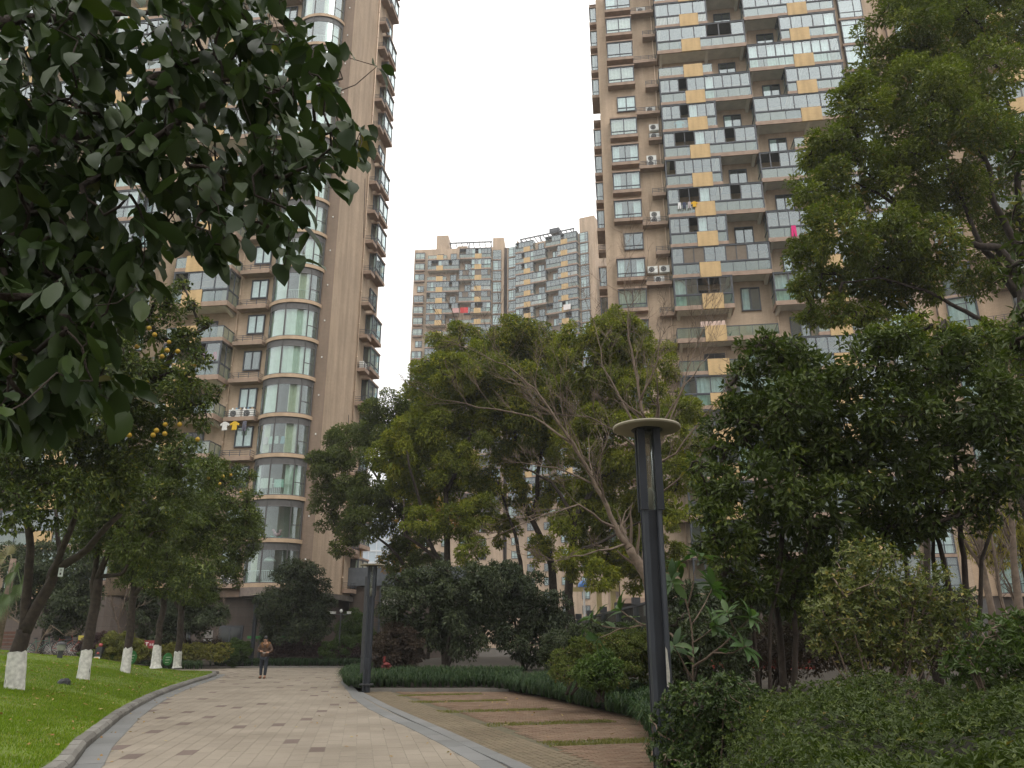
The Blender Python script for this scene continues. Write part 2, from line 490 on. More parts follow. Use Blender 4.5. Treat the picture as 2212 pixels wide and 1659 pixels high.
def lawn_points(n, y0, y1, dmax, seed):
    r = np.random.default_rng(seed)
    y = r.uniform(y0, y1, n); d = dmax * r.uniform(0, 1, n) ** 1.15
    x = interp(KERB_L, y) - .22 - d
    vis = np.abs(x) < .70 * y + 1.0
    x, y = x[vis], y[vis]
    return np.stack([x, y, lawn_at(x, y) - .01], 1)
PB = np.concatenate([lawn_points(85000, 9.5, 20, 7.5, 1), lawn_points(65000, 18, 30, 9, 2), lawn_points(45000, 28, 41.4, 16, 3)])
tag(blades('lawn_grass', PB[np.random.default_rng(6).uniform(0, 1, len(PB)) < .55 + 1.1 * (patch(PB) - .2)], .055, .018, M_BLADE, .5, 4, patchy=True), 'short bright green lawn grass on the mound left of the path', 'grass', kind='stuff')
# fallen leaves on the lawn and on the paving
FLP = lawn_points(700, 10.5, 38, 8, 9)
def flat_leaves(name, P, s, mat, seed):
    r = np.random.default_rng(seed); n = len(P); a = r.uniform(0, 2 * PI, n); q = s * r.uniform(.6, 1.3, n)
    d = np.stack([np.cos(a), np.sin(a), r.uniform(-.2, .5, n)], 1) * q[:, None]; e = np.stack([-np.sin(a), np.cos(a), r.uniform(-.2, .5, n)], 1) * q[:, None] * .45
    V = np.stack([P - d, P + e, P + d, P - e], 1).reshape(-1, 3)
    return put(name, np_mesh(name, V, np.arange(4 * n).reshape(-1, 4), mat, attr=r.uniform(0, 1, n)))
tag(flat_leaves('fallen_leaves', FLP + np.array([0, 0, .05]), .05, M_FALLEN, 3), 'dry yellow and brown leaves scattered over the lawn', 'leaves', kind='stuff')

# ---------------------------------------------------------------- the paved path
g = MB()
rowsL, rowsR = [], []
for y in list(np.arange(2, 51.1, .5)):
    xl = interp(KERB_L, y) + .02 if y < 41.3 else -14.9 - (y - 41.3) * 3.0
    xl = max(xl, -24)
    rowsL.append((xl, y, 0)); rowsR.append((interp(SLOT_R, y) - .012, y, 0))
g.strip([(a[0], a[1], .0085) for a in rowsR], [(a[0], a[1], .0085) for a in rowsL])
g.strip([(-9, 51.2, -.01), (-24, 51.2, -.01)], [(-9, 50, -.01), (-24, 50, -.01)])
path = g.obj('path', M_JOINT); tag(path, kind='structure')

def box_mesh_np(C, X, Yv, hx, hy, z0, z1, name, mat, attr, chamfer=0):
    """boxes: centres C (N,2), unit axes X, Yv, half sizes; open underneath"""
    C = np.asarray(C); n = len(C); X = np.asarray(X); Yv = np.asarray(Yv)
    hx = np.broadcast_to(hx, n)[:, None]; hy = np.broadcast_to(hy, n)[:, None]
    z0 = np.broadcast_to(z0, n)[:, None]; z1 = np.broadcast_to(z1, n)[:, None]
    def ring(z, k):
        return [np.concatenate([C + sx * (hx - k) * X + sy * (hy - k) * Yv, z], 1) for sx, sy in ((-1, -1), (1, -1), (1, 1), (-1, 1))]
    V = np.stack(ring(z0, 0) + ring(z1, .003), 1).reshape(-1, 3)
    b = (np.arange(n) * 8)[:, None]
    F = np.concatenate([b + np.array(q) for q in ((4, 5, 6, 7), (0, 1, 5, 4), (1, 2, 6, 5), (2, 3, 7, 6), (3, 0, 4, 7))], 1).reshape(-1, 4)
    return np_mesh(name, V, F, mat, attr=np.repeat(attr, 5))

TA = math.radians(10.5)
TX, TY = np.array([math.cos(TA), math.sin(TA)]), np.array([-math.sin(TA), math.cos(TA)])
TW, TL = .235, .56
near_c, near_d, far_c, far_d = [], [], [], []
rt = random.Random(5)
dark_prev = {}
cand = []
for i in range(-110, 70):
    off = 0.0 if i % 2 == 0 else TL * .5
    lastd = -9
    for j in range(0, 100):
        c = np.array([-2.0, 4.0]) + TX * (i * TW) + TY * (j * TL + off - 4)
        y = c[1]
        if y < 2.2 or y > 50.3: continue
        xl = interp(KERB_L, y) + .40 if y < 40.5 else -15.6 - (y - 40.5) * 2.5
        xr = interp(TILE_R, y) + .02
        if c[0] < max(xl, -22) or c[0] > xr: continue
        dark = (j - lastd) > 3 and rt.random() < .062 and not (dark_prev.get((i - 1, j)) or dark_prev.get((i - 1, j - 1)) or dark_prev.get((i - 1, j + 1)) or dark_prev.get((i - 2, j)))
        if dark: lastd = j; dark_prev[(i, j)] = True
        cand.append((c, dark))
cand.sort(key=lambda t: (t[0][1] < 11.5) * 1000 + t[0][1])
tile_meshes = []
for k in range(2):
    m = box_mesh_np(np.zeros((1, 2)), TX[None], TY[None], TW / 2 - .0015, TL / 2 - .0015, -.02, .012, 'tile', (M_TILE, M_TILED)[k], np.zeros(1)); tile_meshes.append(m)
nobj = 0
for c, dark in cand:
    if nobj < 298 and c[1] >= 10.9 and abs(c[0]) < c[1] * .68:
        put('tile', tile_meshes[1 if dark else 0], path, (c[0], c[1], rt.uniform(-.0005, .0005))); nobj += 1
    else:
        (far_d if dark else far_c).append(c)
r = np.random.default_rng(3)
for nm, arr, mt in (('tile_field', far_c, M_TILE), ('dark_tile_field', far_d, M_TILED)):
    o = put(nm, box_mesh_np(arr, np.tile(TX, (len(arr), 1)), np.tile(TY, (len(arr), 1)), TW / 2 - .0015, TL / 2 - .0015, -.02, .012 + r.uniform(-.0005, .0005, len(arr)), nm, mt, r.uniform(0, 1, len(arr))), path)
    tag(o, kind='stuff')

def along(poly, step, y0, y1):
    """points, tangents at even spacing along a boundary between y0 and y1"""
    ys = np.arange(y0, y1, .05); P = np.stack([interp(poly, ys), ys], 1)
    k = np.array([.25, .5, .25])
    for _ in range(30):
        P[1:-1] = P[:-2] * .25 + P[1:-1] * .5 + P[2:] * .25
    s = np.concatenate([[0], np.cumsum(np.linalg.norm(np.diff(P, axis=0), axis=1))])
    t = np.arange(step / 2, s[-1], step)
    Q = np.stack([np.interp(t, s, P[:, 0]), np.interp(t, s, P[:, 1])], 1)
    Q2 = np.stack([np.interp(t + .02, s, P[:, 0]), np.interp(t + .02, s, P[:, 1])], 1)
    T = Q2 - Q; T /= np.maximum(1e-9, np.linalg.norm(T, axis=1))[:, None]
    if len(T) > 1: T[-1] = T[-2]
    return Q, T

kerb = MB(); kerb.box(-.01, 1.9, -.05, .01, 2.0, -.04)
kerb = kerb.obj('kerb', M_JOINT); tag(kerb, kind='structure')
def stone_mesh(l, w, h, ch, mat, name):
    m = MB()
    prof = [(-w / 2, -.05), (w / 2, -.05), (w / 2, h - ch), (w / 2 - ch, h), (-w / 2 + .008, h), (-w / 2, h - .008)]
    a = [(p[0], -l / 2, p[1]) for p in prof]; b = [(p[0], l / 2, p[1]) for p in prof]
    for i in range(6):
        j = (i + 1) % 6; m.quad(a[i], a[j], b[j], b[i])
    m.poly(a[::-1]); m.poly(b)
    return m.build(name, mat)
KS = [stone_mesh(.585, .20, .135 + dz, .05, M_KERB, 'kerb_stone') for dz in (-.004, 0, .005)]
Q, T = along(KERB_L, .6, 2, 41.6)
for i, (q, t) in enumerate(zip(Q, T)):
    nrm = np.array([t[1], -t[0]])
    p = q - nrm * .10
    o = put('kerb_stone', KS[i % 3], kerb, (p[0], p[1], 0), math.atan2(-t[0], t[1]) + rt.uniform(-.012, .012))
# rounded tip of the lawn, and the kerb running back along its far side
tipc = (-15.35, 41.55)
for k in range(5):
    a = math.radians(20 + k * 34)
    put('kerb_stone', KS[k % 3], kerb, (tipc[0] + .62 * math.cos(a), tipc[1] + .55 * math.sin(a), -.004), a)
for k in range(14):
    put('kerb_stone', KS[k % 3], kerb, (-16.25 - k * .59, 41.75 - .0 * k, -.004), PI / 2)

band = MB(); band.box(-.01, 1.9, -.05, .01, 2.0, -.04)
band = band.obj('granite_edging', M_JOINT); tag(band, kind='structure')
def edging(poly, off, w, l, y0, y1, zt):
    Q, T = along(poly, l, y0, y1)
    N2 = np.stack([T[:, 1], -T[:, 0]], 1)
    C = Q + N2 * off
    return C, N2, T
cnt = 0
rest = []
for poly, off, w, y0, y1 in ((KERB_L, .20, .36, 4, 41.0), (TILE_R, .17, .32, 4, 51), (BAND2, -.13, .25, 4, 27.5)):
    C, N2, T = edging(poly, off, w, .8, y0, y1, .02)
    me = box_mesh_np(np.zeros((1, 2)), np.array([[1., 0]]), np.array([[0, 1.]]), w / 2, .397, -.03, .018, 'edging_slab', M_GRAN, np.zeros(1))
    for c, t in zip(C, T):
        put('edging_slab', me, band, (c[0], c[1], rt.uniform(0, .001)), math.atan2(-t[0], t[1]))

# ---------------------------------------------------------------- brick parking court with grass strips
g = MB()
ys = list(np.arange(2, 27.6, .4))
g.strip([(interp(BED_R, y) + .3, y, -.006) for y in ys], [(interp(SLOT_R, y) + .012, y, -.006) for y in ys])
court = g.obj('brick_court', M_MOSSJ); tag(court, kind='structure')
BA = math.radians(17)
BX, BY = np.array([math.cos(BA), math.sin(BA)]), np.array([-math.sin(BA), math.cos(BA)])
STRIPS = []
for (xa, xb, yd) in ((858, 1043, 1501), (887, 1097, 1515), (944, 1196, 1535), (1040, 1334, 1562), (1166, 1420, 1603)):
    pa, pb = None, None
    t = lambda xd: at(xd, yd, 1.0)
    def gp(xd, yd):
        u = (xd - 1106) / 1693.6; w = (829.5 - yd) / 1693.6
        dz = SP + w * CP; k = -EYE / dz
        return np.array([u * k, (CP - w * SP) * k])
    c = (gp(xa, yd) + gp(xb, yd)) / 2
    STRIPS.append((c, np.linalg.norm(gp(xb, yd) - gp(xa, yd)) / 2, .34))
bc, brk = [], []
for i in range(-60, 60):
    for j in range(-30, 260):
        c = np.array([0., 8.]) + BX * (i * .204 + (j % 2) * .102) + BY * (j * .104)
        if c[1] < 3 or c[1] > 27.45: continue
        if c[0] < interp(BORDER, c[1]) + .06 or c[0] > interp(BED_R, c[1]) + .1: continue
        if any(abs((c - s[0]) @ BX) < s[1] - .06 and abs((c - s[0]) @ BY) < s[2] - .07 for s in STRIPS): continue
        brk.append(c)
brk.sort(key=lambda c: (c[1] < 11.5) * 100 + c[1])
bm = box_mesh_np(np.zeros((1, 2)), BX[None], BY[None], .0985, .0485, -.03, .002, 'brick', M_BRICK, np.zeros(1))
for c in brk[:290]:
    put('brick', bm, court, (c[0], c[1], rt.uniform(-.002, .002)))
arr = np.array(brk[290:]); n = len(arr)
o = put('brick_field', box_mesh_np(arr, np.tile(BX, (n, 1)), np.tile(BY, (n, 1)), .0985, .0485, -.03, .002 + r.uniform(-.003, .003, n), 'brick_field', M_BRICK, r.uniform(0, 1, n)), court)
tag(o, kind='stuff')
tb = []
for k in range(9):
    Q, T = along(BAND2, .205, 3, 27.4)
    N2 = np.stack([T[:, 1], -T[:, 0]], 1)
    C = Q + N2 * (.05 + k * .104) + T * (.1 * (k % 2))
    keep = C[:, 0] < interp(BORDER, C[:, 1]) + .05
    tb.append((C[keep], T[keep], N2[keep]))
C = np.concatenate([t[0] for t in tb]); T = np.concatenate([t[1] for t in tb]); N2 = np.concatenate([t[2] for t in tb])
o = put('border_brick_field', box_mesh_np(C, T, N2, .0985, .0485, -.03, .005 + r.uniform(-.002, .002, len(C)), 'border_brick_field', M_BRICKT, r.uniform(0, 1, len(C))), court)
tag(o, kind='stuff')
for s in STRIPS:
    n = 2000
    q = s[0] + r.uniform(-1, 1, n)[:, None] * s[1] * BX + r.uniform(-1, 1, n)[:, None] * (s[2] - .02) * BY
    q = q[np.random.default_rng(int(s[1] * 99)).uniform(0, 1, n) < .35 + .65 * (np.sin(q[:, 0] * 4.1) * np.sin(q[:, 1] * 5.3 + q[:, 0]) > -.25)]
    keep = q[:, 0] < interp(BED_R, q[:, 1]) + .1
    q = q[keep]
    tag(blades('weed_strip', np.concatenate([q, np.full((len(q), 1), -.012)], 1), .045, .022, M_DRYBL, .6, 8), 'thin strip of weedy grass let into the brick court', 'grass', 'grass strips in the brick court', 'stuff')
q = np.stack([r.uniform(-3.5, 2.4, 130), r.uniform(12, 27, 130)], 1)
q = q[(q[:, 0] > interp(BORDER, q[:, 1])) & (q[:, 0] < interp(BED_R, q[:, 1]))]
tag(flat_leaves('fallen_leaves', np.concatenate([q, np.full((len(q), 1), .02)], 1), .045, M_FALLEN, 5), 'dry leaves scattered on the brick court', 'leaves', kind='stuff')

yq = r.uniform(11, 40, 150); xq = np.where(r.uniform(0, 1, 150) < .6, interp(KERB_L, yq) + .05 + np.abs(r.normal(0, .5, 150)), interp(TILE_R, yq) - np.abs(r.normal(0, 1.2, 150)))
tag(flat_leaves('fallen_leaves', np.stack([xq, yq, np.full(150, .025)], 1), .04, M_FALLEN, 15), 'few dry leaves blown along the edges of the paved path', 'leaves', kind='stuff')

# ---------------------------------------------------------------- planting beds on the right
def bed_z(x, y):
    x = np.asarray(x, float); y = np.asarray(y, float)
    d1 = x - interp(BED_R, np.minimum(y, 27.52))
    d2 = np.where(y > 27.52, np.minimum(x - interp(PATH_E, np.maximum(y, 27.52)), np.where(x < 0.3, (y - 27.52), 9)), 99)
    d = np.where(y > 27.52, d2, d1)
    return .10 + .42 * (1 - np.exp(-np.maximum(d, 0) / 2.2))
dd = np.array([0, .3, .7, 1.2, 2, 3, 4.5, 6.5, 9, 13, 20, 35])
rows = [[(interp(BED_R, y) + d, y, float(bed_z(interp(BED_R, y) + d, y))) for d in dd] for y in np.arange(1, 27.6, .8)]
rows.append([(interp(BED_R, 27.52) + d, 27.52, float(bed_z(interp(BED_R, 27.52) + d, 27.5))) for d in dd])
tag(put('planting_bed', sheet('planting_bed', rows, M_SOIL)), kind='structure')
xs = np.concatenate([np.arange(0, 8, .6), np.arange(8, 48, 3)])
rows = [[(interp(PATH_E, y) + d, y, float(bed_z(interp(PATH_E, y) + d, y))) for d in xs] for y in np.concatenate([np.arange(27.53, 34, .5), np.arange(34, 60, 2)])]
tag(put('planting_bed', sheet('planting_bed', rows, M_SOIL)), kind='structure')
rows = [[(x, y, z) for x in np.arange(-20.5, -7.9, .9)] for y, z in ((50.47, .06), (50.9, .15), (53, .22), (56, .25))]
tag(put('planting_bed', sheet('planting_bed', rows, M_SOIL)), kind='structure')
kb = MB()
for (x0, y0, x1, y1) in ((-4.9, 27.50, -.1, 27.58), (-20, 50.42, -9, 50.5)):
    nn = int(abs(x1 - x0) / .6)
    for k in range(nn):
        kb.box(x0 + k * .6, y0, -.02, x0 + k * .6 + .592, y1, .11)
kbo = kb.obj('bed_edging', M_KERB); tag(kbo, kind='structure')

def liriope(name, pts, L, seed, label, group='liriope edging', nb=26):
    """tufts of arching strap leaves: three-segment blades"""
    r = np.random.default_rng(seed); P = np.repeat(np.asarray(pts, float), nb, 0); n = len(P)
    a = r.uniform(0, 2 * PI, n); L = L * r.uniform(.65, 1.2, n)
    out = np.stack([np.cos(a), np.sin(a), np.zeros(n)], 1)
    sd = np.stack([-np.sin(a), np.cos(a), np.zeros(n)], 1) * (.0075 * r.uniform(.7, 1.4, n))[:, None]
    P = P + out * (r.uniform(0, .05, n))[:, None]
    k = r.uniform(.35, 1.0, n)
    up = np.array([0, 0, 1.])
    p1 = P + up * (L * .42)[:, None] + out * (L * .12 * k)[:, None]
    p2 = P + up * (L * (.66 - .1 * k))[:, None] + out * (L * .42 * k)[:, None]
    p3 = P + up * (L * (.62 - .42 * k))[:, None] + out * (L * .78 * k)[:, None]
    V = np.stack([P - sd, P + sd, p1 - sd, p1 + sd, p2 - sd * .9, p2 + sd * .9, p3], 1).reshape(-1, 3)
    b = (np.arange(n) * 7)[:, None]
    F = np.concatenate([b + np.array(q) for q in ((0, 1, 3), (0, 3, 2), (2, 3, 5), (2, 5, 4), (4, 5, 6))], 1).reshape(-1, 3)
    o = put(name, np_mesh(name, V, F, M_LIRI, attr=np.repeat(r.uniform(0, 1, n), 5)))
    return tag(o, label, 'grass', group, 'stuff')

def row_pts(line, depth, step, seed, zf):
    """tuft spots in a band behind a polyline [(x,y)...], going to the outside given by depth vector"""
    r = np.random.default_rng(seed); out = []
    for (a, b) in zip(line[:-1], line[1:]):
        a = np.array(a, float); b = np.array(b, float); L = np.linalg.norm(b - a); n = max(1, int(L / step))
        nr = np.array([(b - a)[1], -(b - a)[0]]) / L
        for i in range(n):
            k = 0
            while k * step < depth:
                p = a + (b - a) * (i + r.uniform(0, 1)) / n + nr * (k * step + r.uniform(.05, step))
                out.append((p[0], p[1], float(zf(p[0], p[1])))); k += 1
    return out
ln = [(-8.9, 51), (-8.5, 46), (-7.6, 40), (-6.79, 34.97), (-5.95, 30.7), (-4.95, 27.62)]
lp = row_pts(ln[::-1][0:4], -1.0, .2, 1, bed_z)          # along the path edge (normal flipped by negative depth)
def band_pts(f, y0, y1, depth, step, seed):
    r = np.random.default_rng(seed); o = []
    for y in np.arange(y0, y1, step):
        for d in np.arange(-.16, depth, step):
            yy = y + r.uniform(-.1, .1); x = interp(f, yy) + d + r.uniform(-.1, .1)
            o.append((x, yy, float(max(.06, bed_z(x, yy)))))
    return o
lp = band_pts(PATH_E, 27.75, 40, 1.1, .22, 1)
for x in np.arange(-4.8, 0.4, .2):
    for d in np.arange(.15, 2.2, .23):
        lp.append((x + rnd.uniform(-.1, .1), 27.52 + d + rnd.uniform(-.08, .08), float(bed_z(x, 27.52 + d))))
liriope('liriope_bed', lp, .62, 2, 'dark strap-leaf liriope tufts round the second lamp post and along the back of the brick court', nb=24)
liriope('liriope_bed', [(p[0], p[1], p[2]) for p in band_pts(BED_R, 14.0, 27.6, 1.25, .2, 3)], .60, 4, 'arching liriope tufts along the right edge of the brick court', nb=28)
pp = [(x + rnd.uniform(-.15, .15), 50.5 + d + rnd.uniform(-.1, .1), .1) for x in np.arange(-18.3, -8.8, .25) for d in np.arange(.1, 1.4, .28)]
liriope('liriope_bed', pp, .7, 5, 'liriope edging along the far side of the path behind the walking man', nb=20)
pp = [(x + rnd.uniform(-.15, .15), 47.3 + (x + 18.7) * -.35 + d + rnd.uniform(-.1, .1), .05) for x in np.arange(-25, -17.6, .25) for d in np.arange(.1, .9, .28)]
liriope('liriope_bed', pp, .7, 6, 'liriope edging below the clipped yellow-green hedge behind the lawn', nb=20)
liriope('liriope_bed', [(p[0], p[1], p[2]) for p in band_pts(BED_R, 10.4, 12.0, .5, .18, 8)], .45, 7, 'small liriope tuft at the foot of the front lamp post', nb=24)

# ================================================================== APARTMENT TOWERS
def node(name, mesh, kids=(), loc=(0, 0, 0)):
    return (name, mesh, loc, list(kids))

def place(nd, parent, loc=(0, 0, 0), rz=0.0):
    o = put(nd[0], nd[1], parent, loc, rz)
    if nd[0] in ('curtain', 'insect_screen', 'balcony_goods', 'railing') or (nd[0] == 'window_pane' and len(nd[1].polygons) > 1): o['kind'] = 'stuff'
    for k in nd[3]:
        place(k, o, k[2])
    return o

def wave(m, x0, x1, y, z0, z1, amp=.045, step=.11, mi=0):
    n = max(2, int((x1 - x0) / step)); 
    A = [(x0 + (x1 - x0) * i / n, y + amp * math.sin(i * 2.2 + x0 * 3) + amp * .5 * math.sin(i * .9), z0) for i in range(n + 1)]
    B = [(a[0], a[1], z1) for a in A]
    m.strip(A, B, mi)

PV = random.Random(21)

def balcony_node(w, p0, p1, h, style, seed, D=1.6, split=False):
    q = random.Random(seed)
    b = MB()
    b.box(0.13, -D + .13, 0, w - .13, 0, .12, 1)
    b.box(0, -D, -.12, w, -D + .13, .26, 0)
    b.box(0, -D + .13, -.12, .13, 0, .26, 0); b.box(w - .13, -D + .13, -.12, w, 0, .26, 0)
    for x in ([.2, w - .45] if w < 6 else [.2, w * .55, w - .45]):
        n = len(b.v)
        b.v += [(x, -D + .14, -.002), (x + .25, -D + .14, -.002), (x + .25, 0, -.002), (x, 0, -.002), (x, -D + .14, -.12), (x + .25, -D + .14, -.12), (x + .25, 0, -.42), (x, 0, -.42)]
        for f in ((0, 1, 2, 3), (4, 7, 6, 5), (0, 4, 5, 1), (1, 5, 6, 2), (3, 2, 6, 7), (0, 3, 7, 4)):
            b.f.append(tuple(n + i for i in f)); b.m.append(1)
    kids = []
    pm = MB(); pm.box(p0, -D - .06, -.13, p1, -D + .10, 1.24)
    kids.append(node('tiled_panel', pm.build('tiled_panel', M_PANEL)))
    rl = MB(); gls = []
    def glq(*q4):
        g1 = MB(); g1.quad(*q4); gls.append(g1)
    spans = [s for s in ((0.02, p0), (p1, w - .02)) if s[1] - s[0] > .15]
    balus = style == 'white_rail'
    for x0, x1 in spans:
        rl.box(x0, -D + .01, 1.12, x1, -D + .07, 1.18)
        n = max(1, round((x1 - x0) / 1.15))
        for i in range(n + 1):
            x = x0 + (x1 - x0) * i / n
            rl.box(x - .018, -D + .015, .26, x + .018, -D + .06, 1.12)
        if balus:
            n = int((x1 - x0) / .13)
            for i in range(n):
                rl.box(x0 + .06 + i * .13, -D + .02, .26, x0 + .09 + i * .13, -D + .05, 1.12, 1)
        glq((x0, -D + .04, .27), (x1, -D + .04, .27), (x1, -D + .04, 1.12), (x0, -D + .04, 1.12))
    for x in (.04, w - .04):
        rl.box(x - .025, -D + .07, 1.12, x + .025, 0, 1.18)
        rl.box(x - .018, -D * .5 - .02, .26, x + .018, -D * .5 + .02, 1.12)
        glq((x, -D + .07, .27), (x, 0, .27), (x, 0, 1.12), (x, -D + .07, 1.12))
    kids.append(node('railing', rl.build('railing', [M_FRAME, M_WHITE])))
    for g1 in gls: kids.append(node('railing_glass', g1.build('railing_glass', M_RAILGL)))
    if style not in ('open',):
        zt = h - .16
        fr = MB(); pn = MB(); cu = MB(); sc = MB()
        fr.box(0, -D - .02, 1.18, w, -D + .09, 1.29); fr.box(0, -D - .02, zt - .05, w, -D + .09, zt + .07)
        for x in (0, w - .1):
            fr.box(x, -D - .005, .262, x + .1, -D + .1, zt - .05)
            fr.box(x + .02, -D + .1, 1.18, x + .08, 0, 1.25); fr.box(x + .02, -D + .1, zt, x + .08, 0, zt + .07)
            fr.box(x + .02, -D * .5 - .04, 1.25, x + .08, -D * .5 + .04, zt)
            pn.quad((x + .05, -D + .1, 1.25), (x + .05, 0, 1.25), (x + .05, 0, zt), (x + .05, -D + .1, zt))
        fr.box(-.04, -D - .05, zt + .07, w + .04, 0, zt + .10)          # flat cover of the glazed balcony
        n = max(3, round((w - .2) / q.choice((.78, .9, 1.05))))
        openset = set()
        if style == 'part':
            k = q.randint(0, n - 3); openset = {k, k + 1}
            if n > 6: openset |= {min(n - 2, k + 5)}
        elif style == 'glazed' and q.random() < .35:
            openset = {q.randint(0, n - 1)}
        screens = style == 'screens'
        for i in range(n):
            x0 = .1 + (w - .2) * i / n; x1 = .1 + (w - .2) * (i + 1) / n
            wd = .06 if (i % 2) else .10
            fr.box(x1 - wd / 2, -D + .01, 1.26, x1 + wd / 2, -D + .08, zt)
            if i in openset: continue
            if screens and i % 4 in (1, 2):
                sc.quad((x0, -D + .05, 1.26), (x1, -D + .05, 1.26), (x1, -D + .05, zt), (x0, -D + .05, zt)); continue
            pn.quad((x0, -D + .045, 1.26), (x1, -D + .045, 1.26), (x1, -D + .045, zt), (x0, -D + .045, zt))
            if (style == 'curtains' and q.random() < .5) or q.random() < .10:
                wave(cu, x0 + .03, x1 - .03, -D + .25, .3, zt - .05)
        kids.append(node('window_frame', fr.build('window_frame', M_FRAME)))
        if split:
            for f in pn.f:
                g1 = MB(); g1.quad(*[pn.v[i] for i in f]); kids.append(node('window_pane', g1.build('window_pane', M_GLASS)))
        else: kids.append(node('window_pane', pn.build('window_pane', M_GLASS)))
        if cu.v: kids.append(node('curtain', cu.build('curtain', M_CURT)))
        if sc.v: kids.append(node('insect_screen', sc.build('insect_screen', M_SCREEN)))
    # things kept on the balcony floor, drying rail under the soffit
    st = MB()
    for i in range(q.randint(2, 5)):
        x = q.uniform(.3, w - .7); s = q.uniform(.12, .35)
        st.lathe([(s * .6, .12), (s * .8, .12 + s), (s * .7, .13 + s)], 7, (x, -D + .45, 0), q.randint(0, 3))
        if q.random() < .6:
            for k in range(7):
                a = q.uniform(0, 6.28); e = q.uniform(.1, .25)
                st.quad((x, -D + .45, .12 + s), (x + e * .5 * math.cos(a), -D + .45 + e * .5 * math.sin(a), .25 + s), (x + e * math.cos(a), -D + .45 + e * math.sin(a), .3 + s + e), (x + .04, -D + .45, .3 + s), 4)
    kids.append(node('balcony_goods', st.build('balcony_goods', [M_WHITE, M_GOODS1, M_GOODS2, M_GOODS3, M_GOODSG])))
    dr = MB()
    dx = min(w - 1.9, max(.4, p1 * .5 + .2))
    dr.box(dx, -.09, .13, dx + 1.7, -.012, 2.25, 0)
    for k in range(2):
        dr.box(dx + .08 + k * .8, -.11, .2, dx + .82 + k * .8, -.09, 2.17, 1)
    kids.append(node('balcony_door', dr.build('balcony_door', [M_FRAME, M_DOORGL])))
    return node('balcony', b.build('balcony', [M_SLAB, M_SOFFIT]), kids)

M_GOODS1 = simple('goods_blue', (.16, .30, .40), .6)
M_GOODS2 = simple('goods_red', (.45, .10, .09), .6)
M_GOODS3 = simple('goods_tan', (.42, .30, .18), .7)
M_GOODSG = simple('pot_plant_green', (.05, .11, .03), .6)
M_DOORGL = simple('dark_door_glass', (.035, .038, .04), .08, .25, 1.2, spec=.6)

def pane_nodes(pn):
    out = []
    for f in pn.f:
        g1 = MB(); g1.quad(*[pn.v[i] for i in f]); out.append(node('window_pane', g1.build('window_pane', M_GLASS)))
    return out

def window_box(m_fr, m_pn, m_cu, x0, x1, z0, z1, y, cols=2, low=.38, curt=2, mi=0, side=0):
    t = .085
    m_fr.box(x0, y - .05, z0, x1, y + .05, z0 + t); m_fr.box(x0, y - .05, z1 - t, x1, y + .05, z1)
    for i in range(cols + 1):
        x = x0 + (x1 - x0 - t) * i / cols
        m_fr.box(x, y - .045, z0 + t, x + t, y + .045, z1 - t)
    if low: m_fr.box(x0 + t, y - .04, z0 + low, x1 - t, y + .04, z0 + low + .075)
    for i in range(cols):
        a = x0 + t + (x1 - x0 - t) * i / cols; b = x0 + (x1 - x0 - t) * (i + 1) / cols
        m_pn.quad((a, y, z0 + t), (b, y, z0 + t), (b, y, z1 - t), (a, y, z1 - t))
    if m_cu is not None and curt:
        L = (x1 - x0)
        if curt == 2: wave(m_cu, x0 + t, x1 - t, y + .2, z0 + .02, z1 - .08)
        elif curt == 1: wave(m_cu, x0 + t, x0 + L * .38, y + .2, z0 + .02, z1 - .08)
        elif curt == 3:
            wave(m_cu, x0 + t, x0 + L * .28, y + .2, z0 + .02, z1 - .08); wave(m_cu, x1 - L * .3, x1 - t, y + .2, z0 + .02, z1 - .08)

def bay_node(w, h, curt, d=.62, seed=0):
    b = MB()
    b.box(-.06, -d - .1, -.30, w + .06, 0, 0, 0); b.box(-.06, -d - .1, 1.80, w + .06, 0, 1.93, 0)
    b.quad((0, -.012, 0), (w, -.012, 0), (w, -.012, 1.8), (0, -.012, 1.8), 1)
    fr, pn, cu = MB(), MB(), MB()
    window_box(fr, pn, cu, 0, w, 0, 1.8, -d, 2, .36, curt)
    for x in (0.03, w - .03):
        fr.box(x - .03, -d * .12, 0.001, x + .03, -.013, 1.799)
        fr.box(x - .025, -d + .05, .36, x + .025, -d * .12, .41)
        pn.quad((x, -d + .05, .01), (x, -d * .12, .01), (x, -d * .12, 1.79), (x, -d + .05, 1.79))
    kids = [node('window_frame', fr.build('window_frame', M_FRAME))] + pane_nodes(pn)
    if cu.v: kids.append(node('curtain', cu.build('curtain', M_CURT if seed % 3 else M_CURT2)))
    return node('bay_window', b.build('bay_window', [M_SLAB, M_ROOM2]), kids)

def win_node(w, hh, cols, low, curt, proud=.02):
    b = MB(); b.box(-.05, -proud - .02, -.06, w + .05, 0, 0); 
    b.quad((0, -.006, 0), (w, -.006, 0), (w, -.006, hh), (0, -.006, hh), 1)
    fr, pn, cu = MB(), MB(), MB()
    window_box(fr, pn, None, 0, w, 0, hh, -max(.09, proud) - .02, cols, low, 0)
    if curt: 
        x1 = w - .06 if curt == 2 else w * .42
        wave(cu, .06, x1, -max(.09, proud) * .5 - .01, .02, hh - .06, amp=.02)
    kids = [node('window_frame', fr.build('window_frame', M_FRAME))] + pane_nodes(pn)
    if cu.v: kids.append(node('curtain', cu.build('curtain', M_CURT)))
    return node('window', b.build('window', [M_SLAB, M_ROOM]), kids)

